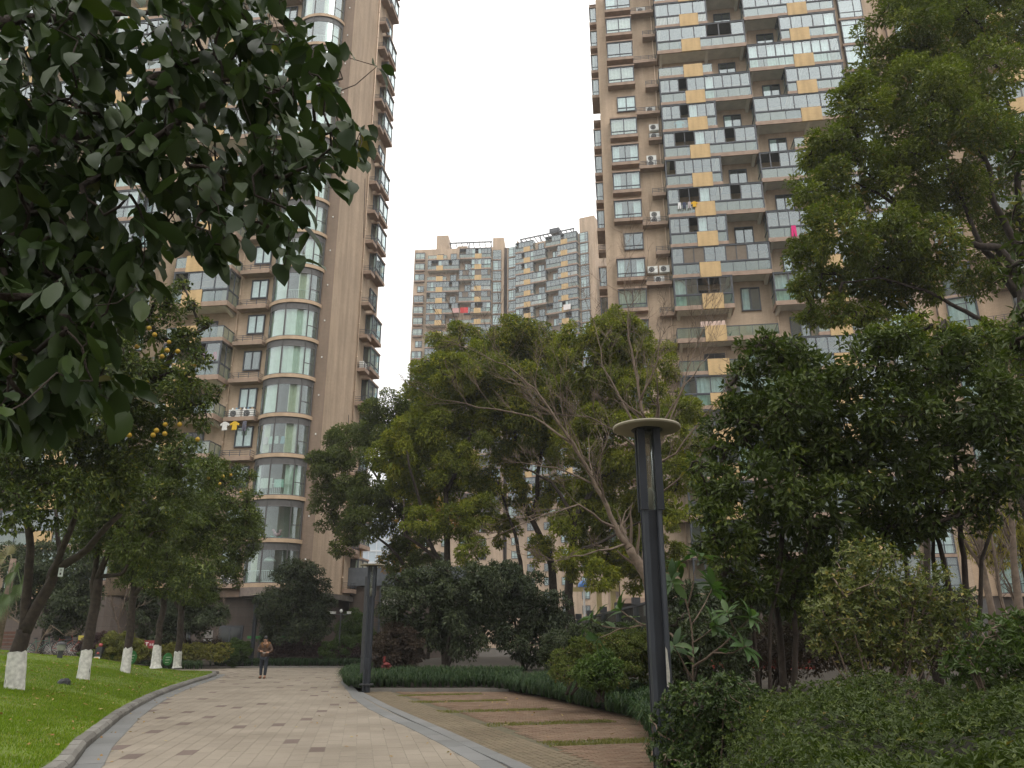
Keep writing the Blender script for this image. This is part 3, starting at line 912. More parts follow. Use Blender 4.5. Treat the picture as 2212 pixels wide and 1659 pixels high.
def ledge_node(w, d=.72):
    b = MB(); b.box(0, -d, -.14, w, 0, .15)
    r = MB()
    for z in (.28, .43, .58):
        r.box(0, -d + .02, z, w, -d + .05, z + .03); r.box(.02, -d + .05, z, .05, 0, z + .03); r.box(w - .05, -d + .05, z, w - .02, 0, z + .03)
    n = max(2, round(w / .75))
    for i in range(n + 1):
        x = (w - .04) * i / n
        r.box(x, -d + .015, .15, x + .04, -d + .055, .62)
    return node('service_ledge', b.build('service_ledge', M_SLAB), [node('ledge_rail', r.build('ledge_rail', M_FRAME))])

def tall_win_node(w, h, seed):
    b = MB(); b.box(-.12, -.34, -.12, w + .12, 0, .10)
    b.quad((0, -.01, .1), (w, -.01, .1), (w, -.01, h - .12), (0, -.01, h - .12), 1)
    fr, pn, cu = MB(), MB(), MB()
    y = -.28; t = .07; z0, z1 = .10, h - .12
    fr.box(0, y - .04, z0, w, y + .04, z0 + t); fr.box(0, y - .04, z1 - t, w, y + .04, z1)
    for x in (0, w * .62, w - t): fr.box(x, y - .035, z0 + t, x + t, y + .035, z1 - t)
    for z in (z0 + .62, z1 - .62): fr.box(t, y - .03, z, w - t, y + .03, z + .06)
    for x in (.03, w - .03): fr.box(x - .03, y + .04, z0, x + .03, -.011, z1, 0)
    pn.quad((t, y, z0 + t), (w - t, y, z0 + t), (w - t, y, z1 - t), (t, y, z1 - t))
    if seed % 3: wave(cu, .1, w * (.6 if seed % 3 == 1 else .93), -.14, z0 + .05, z1 - .1, .03)
    kids = [node('window_frame', fr.build('window_frame', M_FRAME))] + pane_nodes(pn)
    if cu.v: kids.append(node('curtain', cu.build('curtain', M_CURT)))
    return node('tall_window', b.build('tall_window', [M_SLAB, M_ROOM2]), kids)

# protos, shared by all towers
H1 = 2.87
BALC = {}
STY = ['glazed', 'glazed', 'curtains', 'part', 'open', 'white_rail', 'screens', 'glazed']
def balc(kind, style, var=0):
    key = (kind, style, var)
    if key not in BALC:
        w, p0, p1 = {'L_wide': (8.05, 2.25, 3.95), 'L_nar': (4.8, 2.25, 3.95), 'R_wide': (8.05, 3.95, 5.65), 'R_nar': (5.0, .85, 2.55)}[kind]
        BALC[key] = balcony_node(w, p0, p1, H1, style, (sum(map(ord, kind + style)) * 7 + var * 131))
    return BALC[key]
BAYS = [bay_node(2.4, H1, c, seed=i) for i, c in enumerate((2, 1, 3, 2, 0))]
WINS = [win_node(1.7, 1.65, 2, .36, c) for c in (2, 1, 0)]
DOORS = [win_node(1.55, 2.1, 2, 0, c) for c in (0, 1, 0)]
LEDGW, LEDGN = ledge_node(2.15), ledge_node(1.15)
TALL = [tall_win_node(2.1, H1, i) for i in range(4)]

def xf(ox, oy, rot, x, y, z):
    c, s = math.cos(rot), math.sin(rot)
    return (ox + x * c - y * s, oy + x * s + y * c, z)

def wing(tower, ox, oy, rot, cols, z0, pitch, nfl, ztop, style_of=None, wallm=None, seed=0, base=0.0, depth=13, k0=0):
    q = random.Random(seed)
    W = sum(c[1] for c in cols)
    wm = MB()
    x = 0
    for c in cols:
        if c[0] == 'slot':
            wm.box(x, 1.4, base, x + c[1], depth, ztop, 1)
        else:
            wm.box(x, 0, base, x + c[1], depth, ztop + (c[2] if len(c) > 2 else 0), 0)
        x += c[1]
    put('wall', wm.build('wall', [wallm or M_WALL, M_GRANITE]), tower, (ox, oy, 0), rot)
    for k in range(k0, nfl):
        z = z0 + pitch * k
        x = 0
        def P(nd, xx, yy=0, zz=0): return place(nd, tower, xf(ox, oy, rot, xx, yy, z + zz), rot)
        for ci, c in enumerate(cols):
            t, w = c[0], c[1]
            if t == 'bay':
                if k % 5 == 1: P(WINS[q.randint(0, 2)], x + .7, 0, .75)
                else: P(BAYS[q.randint(0, 4)], x, 0, .72)
            elif t == 'ledge':
                if k % 2 == 0: P(LEDGW, x + w - 2.2)
                else: P(LEDGN, x + w - 1.2)
            elif t == 'balc':
                a, b = ('L_wide', 'R_nar') if k % 2 == 0 else ('L_nar', 'R_wide')
                sa = style_of(k, 0) if style_of else q.choice(STY); sb = style_of(k, 1) if style_of else q.choice(STY)
                xr = x + w
                nv = 2 if style_of else 2
                P(balc(a, sa, q.randint(0, nv - 1)), x)
                P(balc(b, sb, q.randint(0, nv - 1)), xr - (5.0 if b == 'R_nar' else 8.05))
                mid = x + (9.3 if k % 2 == 0 else 5.6)
                P(DOORS[q.randint(0, 2)], mid, 0, .14)
            elif t == 'tall':
                P(TALL[q.randint(0, 3)], x + (w - 2.1) / 2)
            elif t == 'wins':
                P(WINS[q.randint(0, 2)], x + (w - 1.7) / 2, 0, .75)
            x += w
    return W

# ------------------------------------------------------------------ right tower
A8 = math.radians(-8)
RT = thing('apartment_tower', 'tall brown tiled apartment tower on the right with ochre panelled balconies', 'building', (8.27, 62, 0), A8)
RST = {0: {19: 'white_rail', 18: 'part', 17: 'open', 16: 'glazed', 15: 'glazed', 14: 'part', 13: 'glazed', 12: 'part', 11: 'glazed', 10: 'screens', 9: 'part', 8: 'open', 7: 'open', 6: 'curtains', 5: 'glazed', 20: 'glazed', 21: 'curtains'},
       1: {19: 'glazed', 18: 'glazed', 17: 'curtains', 16: 'glazed', 15: 'glazed', 14: 'open', 13: 'part', 12: 'glazed', 11: 'glazed', 10: 'glazed', 9: 'curtains', 8: 'open', 7: 'glazed', 20: 'part', 21: 'glazed'}}
RZ0 = 1.76
wing(RT, 0, 0, 0, [('wall', .9), ('bay', 2.4), ('ledge', 2.2), ('balc', 16.1), ('wall', .7), ('tall', 2.3), ('wall', .9)], RZ0, H1, 24, 96, lambda k, s: RST[s].get(k, 'glazed'), seed=3, base=4.6, k0=1)
wing(RT, 26.2, -.5, math.radians(-17), [('wall', .5), ('tall', 2.3), ('ledge', 2.2), ('balc', 16.1), ('wall', .7), ('tall', 2.3), ('wall', .9)], RZ0, H1, 24, 96, None, wallm=M_WALL2, seed=5, base=4.6, k0=1)
m = MB(); m.box(25.5, -.02, 4.6, 26.25, 8, 96); m.obj('wall', M_WALL2, RT)
m = MB(); m.box(0, .1, -.2, 25.5, 12.9, 4.6); m.obj('base', M_GRANITE, RT, xf(26.2, -.5, 0, 0, 0, 0), math.radians(-17))
m = MB(); m.box(.05, .06, -.2, 25.4, 12.9, 4.25)
for x in np.arange(1.5, 24, 3.1): m.box(x, -.02, .1, x + 1.9, .05, 3.2, 1)
m.obj('base', [M_GRANITE, M_DOORGL], RT)
m = MB(); m.box(-.3, -.45, 4.25, 25.6, 0.0, 4.62); m.box(-.3, 0, 4.25, -.001, 11, 4.62); m.obj('cornice', M_SLAB, RT)
pm = MB()
for x, y in ((5.25, -.09), (13.9, -.09), (21.9, -.09)):
    pm.tube([(x, y, 4.7), (x, y, 75)], .055, 6)
pm.obj('drain_pipe', M_PIPE, RT, smooth=True)
# narrow ledges and bays seen edge-on along the tower's left side
for k in range(2, 24):
    z = RZ0 + H1 * k
    if k % 5 != 1: place(BAYS[k % 5], RT, xf(0, 0, -PI / 2, -2.6 - .6, 0, z + .72), -PI / 2)
    place(LEDGN, RT, xf(0, 0, -PI / 2, -5.0, 0, z), -PI / 2)

# ------------------------------------------------------------------ distant block between the towers
FT = thing('apartment_tower', 'far hazy apartment block with stepped roofline between the two near towers', 'building', (-25.0, 181, 0), math.radians(-4.5))
HF = 2.98
FZ0 = 66.42 - .72 - 20 * HF
wing(FT, 0, 0, 0, [('wall', .4), ('bay', 2.5), ('wall', .9), ('balc', 16.1), ('wall', .3), ('tall', 2.2, 2.6), ('wall', .6, 2.6)], FZ0 + .72, HF, 30, 97.0, None, seed=31, base=0, k0=7)
wing(FT, 23.95, -.8, math.radians(-19), [('wall', .4), ('tall', 2.2), ('wall', .3, 1.5), ('balc', 16.1), ('wall', .3), ('tall', 2.2, 4.2), ('wall', 1.6, 4.2)], FZ0 + .72, HF, 30, 96.0, None, seed=33, base=0, k0=7)
wing(FT, 48.3, -8.1, math.radians(-29), [('wall', .4), ('tall', 2.2), ('wall', .3), ('balc', 16.1), ('wall', 1)], FZ0 + .72, HF, 27, 88.0, None, seed=35, base=0, k0=7)
# simple lower storeys where trees cover most of the block
for (ox, oy, rot, sd) in ((0, 0, 0, 1), (23.95, -.8, math.radians(-19), 2)):
    for k in range(0, 7):
        for x in (1.2, 5, 9, 13, 17.5):
            place(WINS[(k + sd) % 3], FT, xf(ox, oy, rot, x, 0, FZ0 + HF * k + .8), rot)
m = MB(); m.box(23.0, 1.6, 0, 24.3, 12, 97.5, 0); m.obj('recess_wall', M_GRANITE, FT)
m = MB()
m.box(5.5, .6, 97.0, 8.5, 6, 101.2); m.box(11.0, .8, 97.0, 13.5, 5, 98.0); m.obj('roof_room', M_WALL, FT)
m = MB()
m.box(9, -.1, 98.4, 20, .1, 98.7); m.box(9, 4, 98.4, 20, 4.2, 98.7)
for x in np.arange(9, 20, 1.5): m.box(x, .1, 98.42, x + .15, 4, 98.6)
for x in (9.2, 14, 19.6): m.box(x, 0, 97, x + .2, .2, 98.4)
c = m.obj('roof_pergola', M_FRAME, FT)
m = MB(); 
m.box(3.5, -.1, 97.6, 18, .1, 97.9); m.box(3.5, 4, 97.6, 18, 4.2, 97.9)
for x in np.arange(3.6, 18, 1.2): m.box(x, .1, 97.62, x + .15, 4, 97.8)
for x in (3.6, 9, 14, 17.6): m.box(x, 0, 96, x + .2, .2, 97.6)
m.box(11.5, -.2, 97.95, 14, 2, 98.9)
m.obj('roof_pergola', M_FRAME, FT, xf(23.95, -.8, 0, 0, 0, 0), math.radians(-19))
m = MB()
for i in range(2):
    for x in np.arange(0, 5, .7): m.bar((x, i * 2, 0), (x, i * 2, 1.1), .05)
    m.bar((0, i * 2, 1.1), (4.9, i * 2, 1.1), .05); m.bar((0, i * 2, .6), (4.9, i * 2, .6), .05)
m.obj('roof_railing', M_WHITE, FT, xf(23.95, -.8, math.radians(-19), 20.5, 3, 98.3), math.radians(-19))
m = MB(); m.box(23.2, 2.5, 96, 29, 10, 97.5); m.obj('wall', M_WALL, FT, xf(23.95, -.8, 0, 0, 0, 0), math.radians(-19))

# ------------------------------------------------------------------ the tower across the garden, behind the viewer (the glass bays mirror it)
BT = thing('apartment_tower', 'brown tiled apartment tower across the garden, mirrored in the glass bays', 'building', (34, -42, 0), PI)
wing(BT, 0, 0, 0, [('wall', 1), ('wins', 4), ('wins', 4), ('wins', 4), ('tall', 3), ('wins', 4), ('wins', 4), ('tall', 3), ('wins', 4), ('wins', 4), ('tall', 3), ('wins', 4), ('wins', 4), ('wall', 2)], 4, 2.95, 24, 78, None, seed=71)
# ------------------------------------------------------------------ left tower with round glass bays
LT = thing('apartment_tower', 'brown tiled apartment tower on the left with stacked round glass bays', 'building', (-13.62, 54.5, 0), A8)
HL = 2.93
LZ0 = 5.2                     # glass of the lowest bay starts here
NL = 23
m = MB(); m.box(-13.0, 0, 4.4, 0, 10.6, 96); m.obj('wall', M_WALL, LT)
m = MB(); m.box(-.9, -.035, 4.6, -.02, -.001, 96); m.obj('corner_strip', M_WALLD, LT)
m = MB(); m.lathe([(1.25, 4.5), (1.25, 96)], 24, (-13.4, -.2, 0)); m.obj('rounded_wall', M_WALL, LT, smooth=True)
wing(LT, -36, 1.2, 0, [('wall', .5), ('tall', 2.3), ('balc', 16.1), ('bay', 2.4), ('wall', .9)], LZ0 - .3, HL, 20, 96, None, seed=44, base=4.5, k0=0)
# base storey in dark granite
m = MB()
m.box(-36, .3, -.3, -.35, 10.4, 4.38, 0)
m.lathe([(1.6, -.3), (1.6, 4.38)], 20, (-14.2, -.1, 0), 0)
m.obj('base', M_GRANITE, LT)
m = MB(); m.box(-.35, -.5, 4.38, .45, 11.0, 4.75); m.box(-4.6, -.42, 4.2, -.35, .28, 4.4); m.obj('cornice', simple('cornice_dark', (.10, .088, .075), .6, .25, 3), LT)
m = MB(); m.box(-36, -.25, 4.38, -4.9, .02, 4.75); m.obj('cornice', M_SLAB, LT)
for (x0, x1, nm) in ((-10.0, -8.35, 'doorway'), (-6.4, -4.6, 'doorway'), (-3.4, -2.4, 'window'), (-1.9, -.9, 'window')):
    m = MB(); m.box(x0, .24, .1, x1, .298, 2.55, 0); m.box(x0 + .1, .21, .1, x1 - .1, .238, 2.45, 1); m.box((x0 + x1) / 2 - .03, .2, .1, (x0 + x1) / 2 + .03, .209, 2.45, 0)
    m.obj(nm, [M_FRAME, M_DOORGL], LT)
m = MB(); m.box(-10.35, .1, .1, -10.05, .28, 2.4, 0); m.obj('side_glass', simple('pale_glass', (.35, .42, .40), .15), LT)

BC, BAX, BAY = -2.82, 1.92, 1.45
def arc(t0, t1, n, k=1.0, z=0.0):
    return [(BC + BAX * k * math.cos(math.radians(t)), BAY * k * math.sin(math.radians(t)), z) for t in np.linspace(t0, t1, n)]
MULL = [183, 222, 266, 318, 352]
sl = MB()
pts = arc(180, 360, 26, 1.06); pts2 = [(p[0], p[1]) for p in pts] + [(-.55, .02), (-4.9, .02)]
sl.prism(pts2, -.26, 0.0)
BAY_SLAB = sl.build('round_bay', M_WALL2)
hd = MB()
A = arc(181, 359, 24, 1.0, HL - .72); B = arc(181, 359, 24, 1.0, HL - .26); hd.strip(A, B)
A2 = arc(181, 359, 24, 1.02, HL - .30); B2 = arc(181, 359, 24, 1.02, HL - .26); hd.strip(A2, B2)
for t in MULL:
    p = arc(t, t + .01, 2)[0]; hd.bar((p[0] * 1.0, p[1] * 1.01, 0.0), (p[0], p[1] * 1.01, HL - .3), .075)
for z in (.03, HL - .74):
    hd.tube(arc(183, 352, 22, 1.0, z), .045, 4)
hd.tube(arc(318, 352, 6, 1.0, .95), .035, 4)
p = arc(352, 353, 2)[0]; hd.box(p[0] - .03, p[1], 0, -.92, 0, HL - .28)
BAY_FRAME = hd.build('window_frame', M_FRAME2 if 'M_FRAME2' in globals() else simple('bay_frame_grey', (.085, .082, .08), .5, .12, 4))
PANES = []
for a0, a1 in zip(MULL[:-1], MULL[1:]):
    g = MB(); n = 8; g.strip(arc(a0 + .8, a1 - .8, n, 1.0, .05), arc(a0 + .8, a1 - .8, n, 1.0, HL - .74)); PANES.append(g.build('window_pane', M_BAYGL, smooth=True))
bk = MB(); bk.quad((BC - 1.85, -.012, 0), (BC + 1.85, -.012, 0), (BC + 1.85, -.012, HL - .26), (BC - 1.85, -.012, HL - .26))
ROOM_SHADE = bk.build('room_shade', M_ROOM2)  # dark sheet just off the wall, painted as the unlit room behind the glass
def arc_curtain(t0, t1, k, mt, z0=.04, z1=HL - .75):
    m = MB(); n = max(4, int((t1 - t0) / 2.2)); A, B = [], []
    for i in range(n + 1):
        t = math.radians(t0 + (t1 - t0) * i / n); kk = k + .022 * math.sin(i * 2.3) + .012 * math.sin(i * .8 + t0)
        A.append((BC + BAX * kk * math.cos(t), BAY * kk * math.sin(t), z0)); B.append((A[-1][0], A[-1][1], z1))
    m.strip(A, B); return m.build('curtain', mt, smooth=True)
CURTS = [arc_curtain(184, 262, .86, M_CURT), arc_curtain(186, 232, .84, M_CURT), arc_curtain(266, 345, .86, M_CURT), arc_curtain(300, 345, .85, M_CURT), arc_curtain(225, 252, .85, M_CURT2), arc_curtain(290, 318, .86, M_CURT2)]
wr = MB()
wr.tube(arc(190, 345, 26, .92, .82), .022, 4); wr.tube(arc(190, 345, 26, .92, .10), .018, 4)
for t in np.arange(190, 346, 4.2):
    p = arc(t, t + 1, 2, .92)[0]; wr.tube([(p[0], p[1], .10), (p[0], p[1], .82)], .012, 4, 0, False)
WRAIL = wr.build('white_railing', M_WHITE)
fs = MB(); fs.prism(pts2, -.82, -.26); FASC = fs.build('bay_fascia', simple('fascia_granite', (.185, .148, .125), .6, .2, 5))
LBAL = [balcony_node(4.6, .9, 2.5, HL, s, 900 + i, D=1.7, split=True) for i, s in enumerate(('glazed', 'curtains', 'open', 'open', 'part'))]
LWIN = [win_node(1.35, 1.55, 2, 0, c) for c in (2, 1, 0)]
LLED = ledge_node(2.35, .8)
order_b = [2, 0, 0, 2, 2, 4, 2, 0, 2, 1, 0, 3, 0, 2, 1, 0, 2, 0, 3, 1, 0, 2, 1]
q = random.Random(8)
for k in range(NL):
    z = LZ0 + HL * k
    o = put('round_bay', BAY_SLAB, LT, (0, 0, z))
    put('window_frame', BAY_FRAME, o); put('room_shade', ROOM_SHADE, o)
    for pmesh in PANES: put('window_pane', pmesh, o)
    cs = [[4], [], [1, 3], [4, 5], [0, 5], [0, 2], [0, 2], [0, 5], [1, 3], [0, 2], [0, 2], [1, 2], [0, 3]][k % 13]
    for c in cs: put('curtain', CURTS[c], o)
    if k in (0, 7, 8, 9, 2) or (k > 9 and k % 3 == 0): put('white_railing', WRAIL, o)
    if k == 0: put('bay_fascia', FASC, o)
    place(LLED, LT, (-7.25, 0, z - .12))
    place(LWIN[q.randint(0, 2)], LT, (-6.55, 0, z + .85))
    place(LBAL[order_b[k]], LT, (-12.15, 0, z - .15))
    # the side wall: small ledges and square bays near its far end
    place(LEDGN, LT, (0, 6.25, z - .1), PI / 2)
    if k % 5 != 3: place(BAYS[(k * 3) % 5], LT, (0, 7.7, z + .62), PI / 2)
    else: place(WINS[k % 3], LT, (0, 8.2, z + .62), PI / 2)
pm = MB()
pm.tube([(.09, 5.95, 4.9), (.09, 5.95, 80)], .06, 6)
pm.tube([(-7.45, -.1, 4.9), (-7.45, -.1, 80)], .055, 6)
for z in np.arange(6, 78, HL): pm.lathe([(.085, 0), (.085, .12)], 6, (.09, 5.95, z)); pm.lathe([(.08, 0), (.08, .12)], 6, (-7.45, -.1, z + .4))
pm.obj('drain_pipe', M_PIPE, LT, smooth=True)
M_YEL = simple('gas_pipe_yellow', (.55, .36, .05), .5)
pm = MB(); pm.tube([(.14, 9.6, 9.8), (.14, 9.6, 5.6), (.62, 10.9, 5.4), (.62, 10.9, 4.2), (.2, 9.9, 4.0), (.2, 9.9, .1)], .045, 6); pm.obj('gas_pipe', M_YEL, LT, smooth=True)
pm = MB()
for k in range(NL): pm.lathe([(.05, 0), (.05, .1)], 6, (-.45, -.06, LZ0 + HL * k + 1.6))
pm.obj('pipe_holes', M_WHITE, LT)
# loose cable down the side wall
cb = MB(); cb.tube([(.03, 5.2, 40), (.05, 5.5, 37), (.03, 5.8, 34.5)], .02, 4); cb.tube([(.03, 5.1, 18.5), (.05, 5.3, 16), (.03, 5.85, 13)], .02, 4); cb.obj('loose_cable', M_GRILLE, LT)
# plaques by the entrance
M_PLQ = simple('steel_plaque', (.28, .26, .24), .35, .1, 3, metal=.5)
M_PLW = simple('white_plaque', (.52, .52, .49), .4, .06)
def plaque(z0, z1, mt, lab):
    m = MB(); m.box(0, -.04, z0, .62, 0, z1); 
    o = m.obj('wall_plaque', mt, None, LT.matrix_basis @ Vector((-7.35, .29, 0)), A8)
    return tag(o, lab, 'sign', 'plaques by the tower entrance')
PQ1 = plaque(1.75, 2.25, M_PLQ, 'dull steel plaque on granite wall by the entrance, above the white plaque')
PQ2 = plaque(.95, 1.65, M_PLW, 'white plaque with a blue logo and green lettering on granite by the entrance')
M_LOGO = simple('logo_blue', (.05, .20, .42), .5); M_LGREEN = simple('logo_green', (.05, .30, .16), .5); M_INK = simple('ink_dark', (.06, .055, .05), .6)
m = MB(); m.box(0, -.046, .95, .62, -.041, 1.02, 1)
m.poly([(.07, -.045, 1.30), (.20, -.045, 1.30), (.18, -.045, 1.44), (.13, -.045, 1.48), (.08, -.045, 1.42)], 0)
def glyph(m, x, z, s, y, mi, seed):
    """a square Chinese-looking character from strokes as read on the sign"""
    q = random.Random(seed)
    for zz in (0, .5, 1.0): m.box(x + s * q.uniform(0, .15), y, z + s * zz * .86, x + s * q.uniform(.8, 1), y + .002, z + s * (zz * .86 + .12), mi)
    for xx in (.1, .5, .85):
        if q.random() < .8: m.box(x + s * xx, y, z + s * q.uniform(0, .3), x + s * (xx + .12), y + .002, z + s * q.uniform(.7, 1), mi)
for i in range(3): glyph(m, .25 + i * .115, 1.32, .095, -.046, 1, 40 + i)
m.obj('lettering', [M_LOGO, M_LGREEN], PQ2)
m = MB()
for i in range(3): glyph(m, .2 + i * .08, 1.98, .06, -.046, 0, 50 + i)
m.box(.1, -.044, 1.86, .5, -.042, 1.885)
m.obj('lettering', M_INK, PQ1)

# ------------------------------------------------------------------ dark annexe, steel ladder, office towers
AX = thing('annexe_building', 'low dark granite annexe with a slate band, right of the left tower', 'building', (-12.4, 62, 0), A8)
m = MB(); m.box(0, 0, 0, 9, 6, 6.5, 0); m.obj('wall', M_GRANITE, AX)
m = MB(); m.box(-.15, -.25, 5.55, 9.1, -.005, 6.9); m.obj('roof_band', simple('slate_band', (.10, .112, .125), .45, .15, 3), AX)
m = MB(); m.box(.6, -.06, .2, 2.0, -.004, 3.6, 0); m.box(2.35, -.10, .2, 2.5, -.006, 5.5, 1); m.box(2.6, -.05, 3.4, 3.8, -.004, 5.4, 2); m.box(4.2, -.06, .2, 5.6, -.004, 3.4, 0); m.obj('shopfront', [M_DOORGL, M_FRAME, simple('render_pale', (.30, .29, .26), .8)], AX)
LD = thing('steel_stair', 'dark steel ladder stair standing in front of the annexe', 'stair', (-9.55, 58.5, 0), A8)
m = MB(); m.box(-.5, 0, 0, -.42, .1, 4.6); m.box(.42, 0, 0, .5, .1, 4.6); m.obj('stair_rail', M_STEEL, LD)
m = MB()
for i in range(14): m.box(-.42, .01, .4 + i * .3, .42, .25, .44 + i * .3)
m.obj('tread', M_STEEL, LD)
M_OFF = simple('office_glass', (.42, .50, .56), .15, .12, .05, spec=.6)
def office(name, lab, x, y, w, d, h, rz):
    t = thing('office_tower', lab, 'building', (x, y, 0), rz)
    m = MB(); m.box(0, 0, 0, w, d, h); m.obj('curtain_wall', M_OFF, t)
    m = MB()
    for z in np.arange(3, h, 3.6): m.box(-.1, -.15, z, w + .1, -.002, z + .5)
    for xx in np.arange(0, w + .1, 2.4): m.box(xx - .12, -.22, 0, xx + .12, -.152, h)
    m.obj('spandrel_grid', simple('office_grid', (.55, .58, .60), .5), t)
    return t
office('office_tower', 'pale blue glass office tower just visible behind the left tower and the lamp', -62, 250, 26, 20, 40, math.radians(6))
office('office_tower', 'pale glass office block glimpsed through the camphor branches', -34, 270, 30, 20, 58, math.radians(-5))

# ------------------------------------------------------------------ sunken garage entrance, pergola, courtyard lamp
GW = thing('glass_wall', 'dark glass wall over the garage ramp with stub posts, behind the right-hand lamp post', 'glass wall')
pA, pB = at(1228, 1345, 46), at(1420, 1297, 30)
n = 6
M_DKGL = glass_mat('dark_wall_glass', (.30, .34, .31), .10, .05, (.2, .2, .17))
for i in range(n):
    a = pA.lerp(pB, i / n); b = pA.lerp(pB, (i + 1) / n)
    m = MB(); m.quad((a.x, a.y, .4), (b.x, b.y, .4), b, a); m.quad((b.x, b.y + .02, .4), (a.x, a.y + .02, .4), (a.x, a.y + .02, a.z), (b.x, b.y + .02, b.z)); m.obj('glass_panel', M_DKGL, GW)
m = MB(); m.bar(pA, pB, .09); m.obj('top_rail', M_STEEL, GW)
for i in range(n + 1):
    a = pA.lerp(pB, i / n)
    m = MB(); m.box(a.x - .11, a.y + .05, .2, a.x + .11, a.y + .3, a.z - .05); m.box(a.x - .16, a.y + .0, a.z + .05, a.x + .16, a.y + .3, a.z + .32); m.obj('post', M_STEEL, GW)
m = MB(); m.box(pA.x - .6, 48.6, 0, 12, 48.9, 1.15); m.box(pB.x - 1.6, 33, 0, 12, 33.2, .95); tag(m.obj('red_wall', simple('red_paint', (.27, .035, .025), .6, .15, 2)), 'low red painted wall seen through the garage glass wall', 'wall')
m = MB(); m.box(-1.6 + pA.x, 52, 2.3, 20, 55, 2.75); m.box(pA.x - 1.2, 54, 0, 20, 54.9, 2.3); tag(m.obj('garage_roof', M_GRANITE), 'flat dark roof slab of the garage ramp behind the glass wall', 'roof')
PG = thing('pergola', 'pale yellow pergola in the raised courtyard beyond the garage roof', 'pergola', (0, 0, 0))
M_PYEL = simple('pergola_yellow', (.42, .36, .16), .6, .1)
a = at(1290, 1312, 92); zt = at(1300, 1278, 92).z
m = MB()
for dx in (0, 1.6): m.box(a.x + dx, 92, 0, a.x + dx + .55, 92.5, zt)
m.obj('post', M_PYEL, PG)
m = MB(); m.box(a.x - 3.2, 91.8, zt, a.x + 12, 92.1, zt + .45); m.box(a.x - 2.2, 93.3, zt + .5, a.x + 12, 93.6, zt + .95)
for i in range(8): m.box(a.x - 2.4 + i * 1.9, 91.2, zt + .95, a.x - 2.0 + i * 1.9, 95, zt + 1.3)
m.obj('beam', M_PYEL, PG)
CL = thing('street_lamp', 'slim white lamp with a blue dome head in the courtyard beside the yellow pergola', 'lamp', (at(1262, 1300, 80).x, 80, 0))
zt = at(1262, 1268, 80).z
m = MB(); m.tube([(0, 0, 0), (0, 0, zt)], .09, 8); m.obj('post', M_WHITE, CL)
m = MB(); m.lathe([(.62, zt), (.55, zt + .3), (.3, zt + .55), (.05, zt + .65)], 14); m.obj('lamp_head', simple('dome_blue', (.05, .16, .42), .4), CL)
# small room with a slate parapet standing left of the right tower
m = MB(); m.box(0, 0, 0, 5.0, 5, 7.2, 0); m.box(-.2, -.2, 7.2, 5.2, 5.2, 7.5, 1); m.box(-.1, -.1, 6.0, 5.1, -.005, 7.2, 1)
o = m.obj('stair_house', [M_GRANITE, MATS['slate_band']], None, (at(1338, 1300, 68).x, 68, 0), A8); tag(o, 'small dark stair house with a slate band left of the right tower', 'building')

# ================================================================== VEGETATION
M_BARK = simple('bark_dark', (.040, .030, .023), .95, .4, 9, bump=.6)
M_BARKB = simple('bark_brown', (.17, .125, .095), .9, .4, 9, bump=.6)
M_BARKG = simple('bark_bare_twig', (.145, .108, .08), .9, .3, 9, bump=.4)
M_LIME = simple('whitewash', (.56, .55, .51), .9, .28, 9, bump=.6)
M_CAM = leaf_mat('camphor_leaf', [(0, (.068, .086, .012)), (.3, (.105, .126, .014)), (.6, (.155, .172, .016)), (.85, (.21, .215, .018)), (1, (.26, .22, .024))], .45, .4, .28)
M_CAMB = leaf_mat('camphor_leaf_blue', [(0, (.056, .074, .020)), (.5, (.084, .104, .025)), (.85, (.12, .140, .030)), (1, (.16, .17, .032))], .45, .4, .25)
M_CAMR = leaf_mat('camphor_leaf_near', [(0, (.068, .090, .011)), (.4, (.105, .130, .013)), (.75, (.155, .176, .016)), (.93, (.20, .21, .022)), (1, (.20, .13, .045))], .38, .5, .28)
M_OSM = leaf_mat('osmanthus_leaf', [(0, (.032, .050, .011)), (.5, (.050, .072, .014)), (.85, (.076, .100, .018)), (.985, (.10, .122, .024)), (1, (.24, .20, .03))], .40, .42, .18)
M_OSD = leaf_mat('dark_osmanthus_leaf', [(0, (.024, .036, .017)), (.5, (.038, .052, .023)), (.85, (.058, .074, .032)), (1, (.085, .10, .042))], .42, .5, .15)
M_POM = leaf_mat('pomelo_leaf', [(0, (.038, .058, .012)), (.5, (.060, .084, .015)), (.85, (.092, .118, .020)), (.99, (.13, .15, .026)), (1, (.28, .24, .04))], .36, .5, .2)
M_POMN = leaf_mat('pomelo_leaf_near', [(0, (.020, .036, .012)), (.5, (.030, .050, .015)), (.93, (.043, .068, .018)), (.994, (.05, .07, .016)), (1, (.22, .19, .04))], .42, .42, .16)
M_BOX = leaf_mat('boxwood_leaf', [(0, (.040, .075, .018)), (.5, (.065, .105, .022)), (1, (.10, .14, .03))], .45, .4, .2)
M_YEW = leaf_mat('golden_privet_leaf', [(0, (.09, .10, .022)), (.5, (.15, .15, .032)), (1, (.21, .19, .045))], .5, .4, .2)
M_PURP = leaf_mat('loropetalum_leaf', [(0, (.045, .028, .032)), (.5, (.072, .042, .045)), (1, (.105, .062, .058))], .5, .4, .2)
M_REDB = leaf_mat('red_brown_leaf', [(0, (.036, .026, .022)), (.5, (.058, .040, .030)), (1, (.085, .062, .042))], .4, .5, .2)
M_AZA = leaf_mat('azalea_leaf', [(0, (.028, .044, .010)), (.5, (.044, .065, .014)), (.85, (.070, .095, .02)), (.985, (.095, .12, .024)), (1, (.20, .12, .03))], .42, .45, .2)
M_AZY = leaf_mat('azalea_leaf_yellow', [(0, (.055, .075, .016)), (.5, (.085, .11, .02)), (.9, (.12, .14, .03)), (1, (.20, .13, .05))], .45, .4, .2)
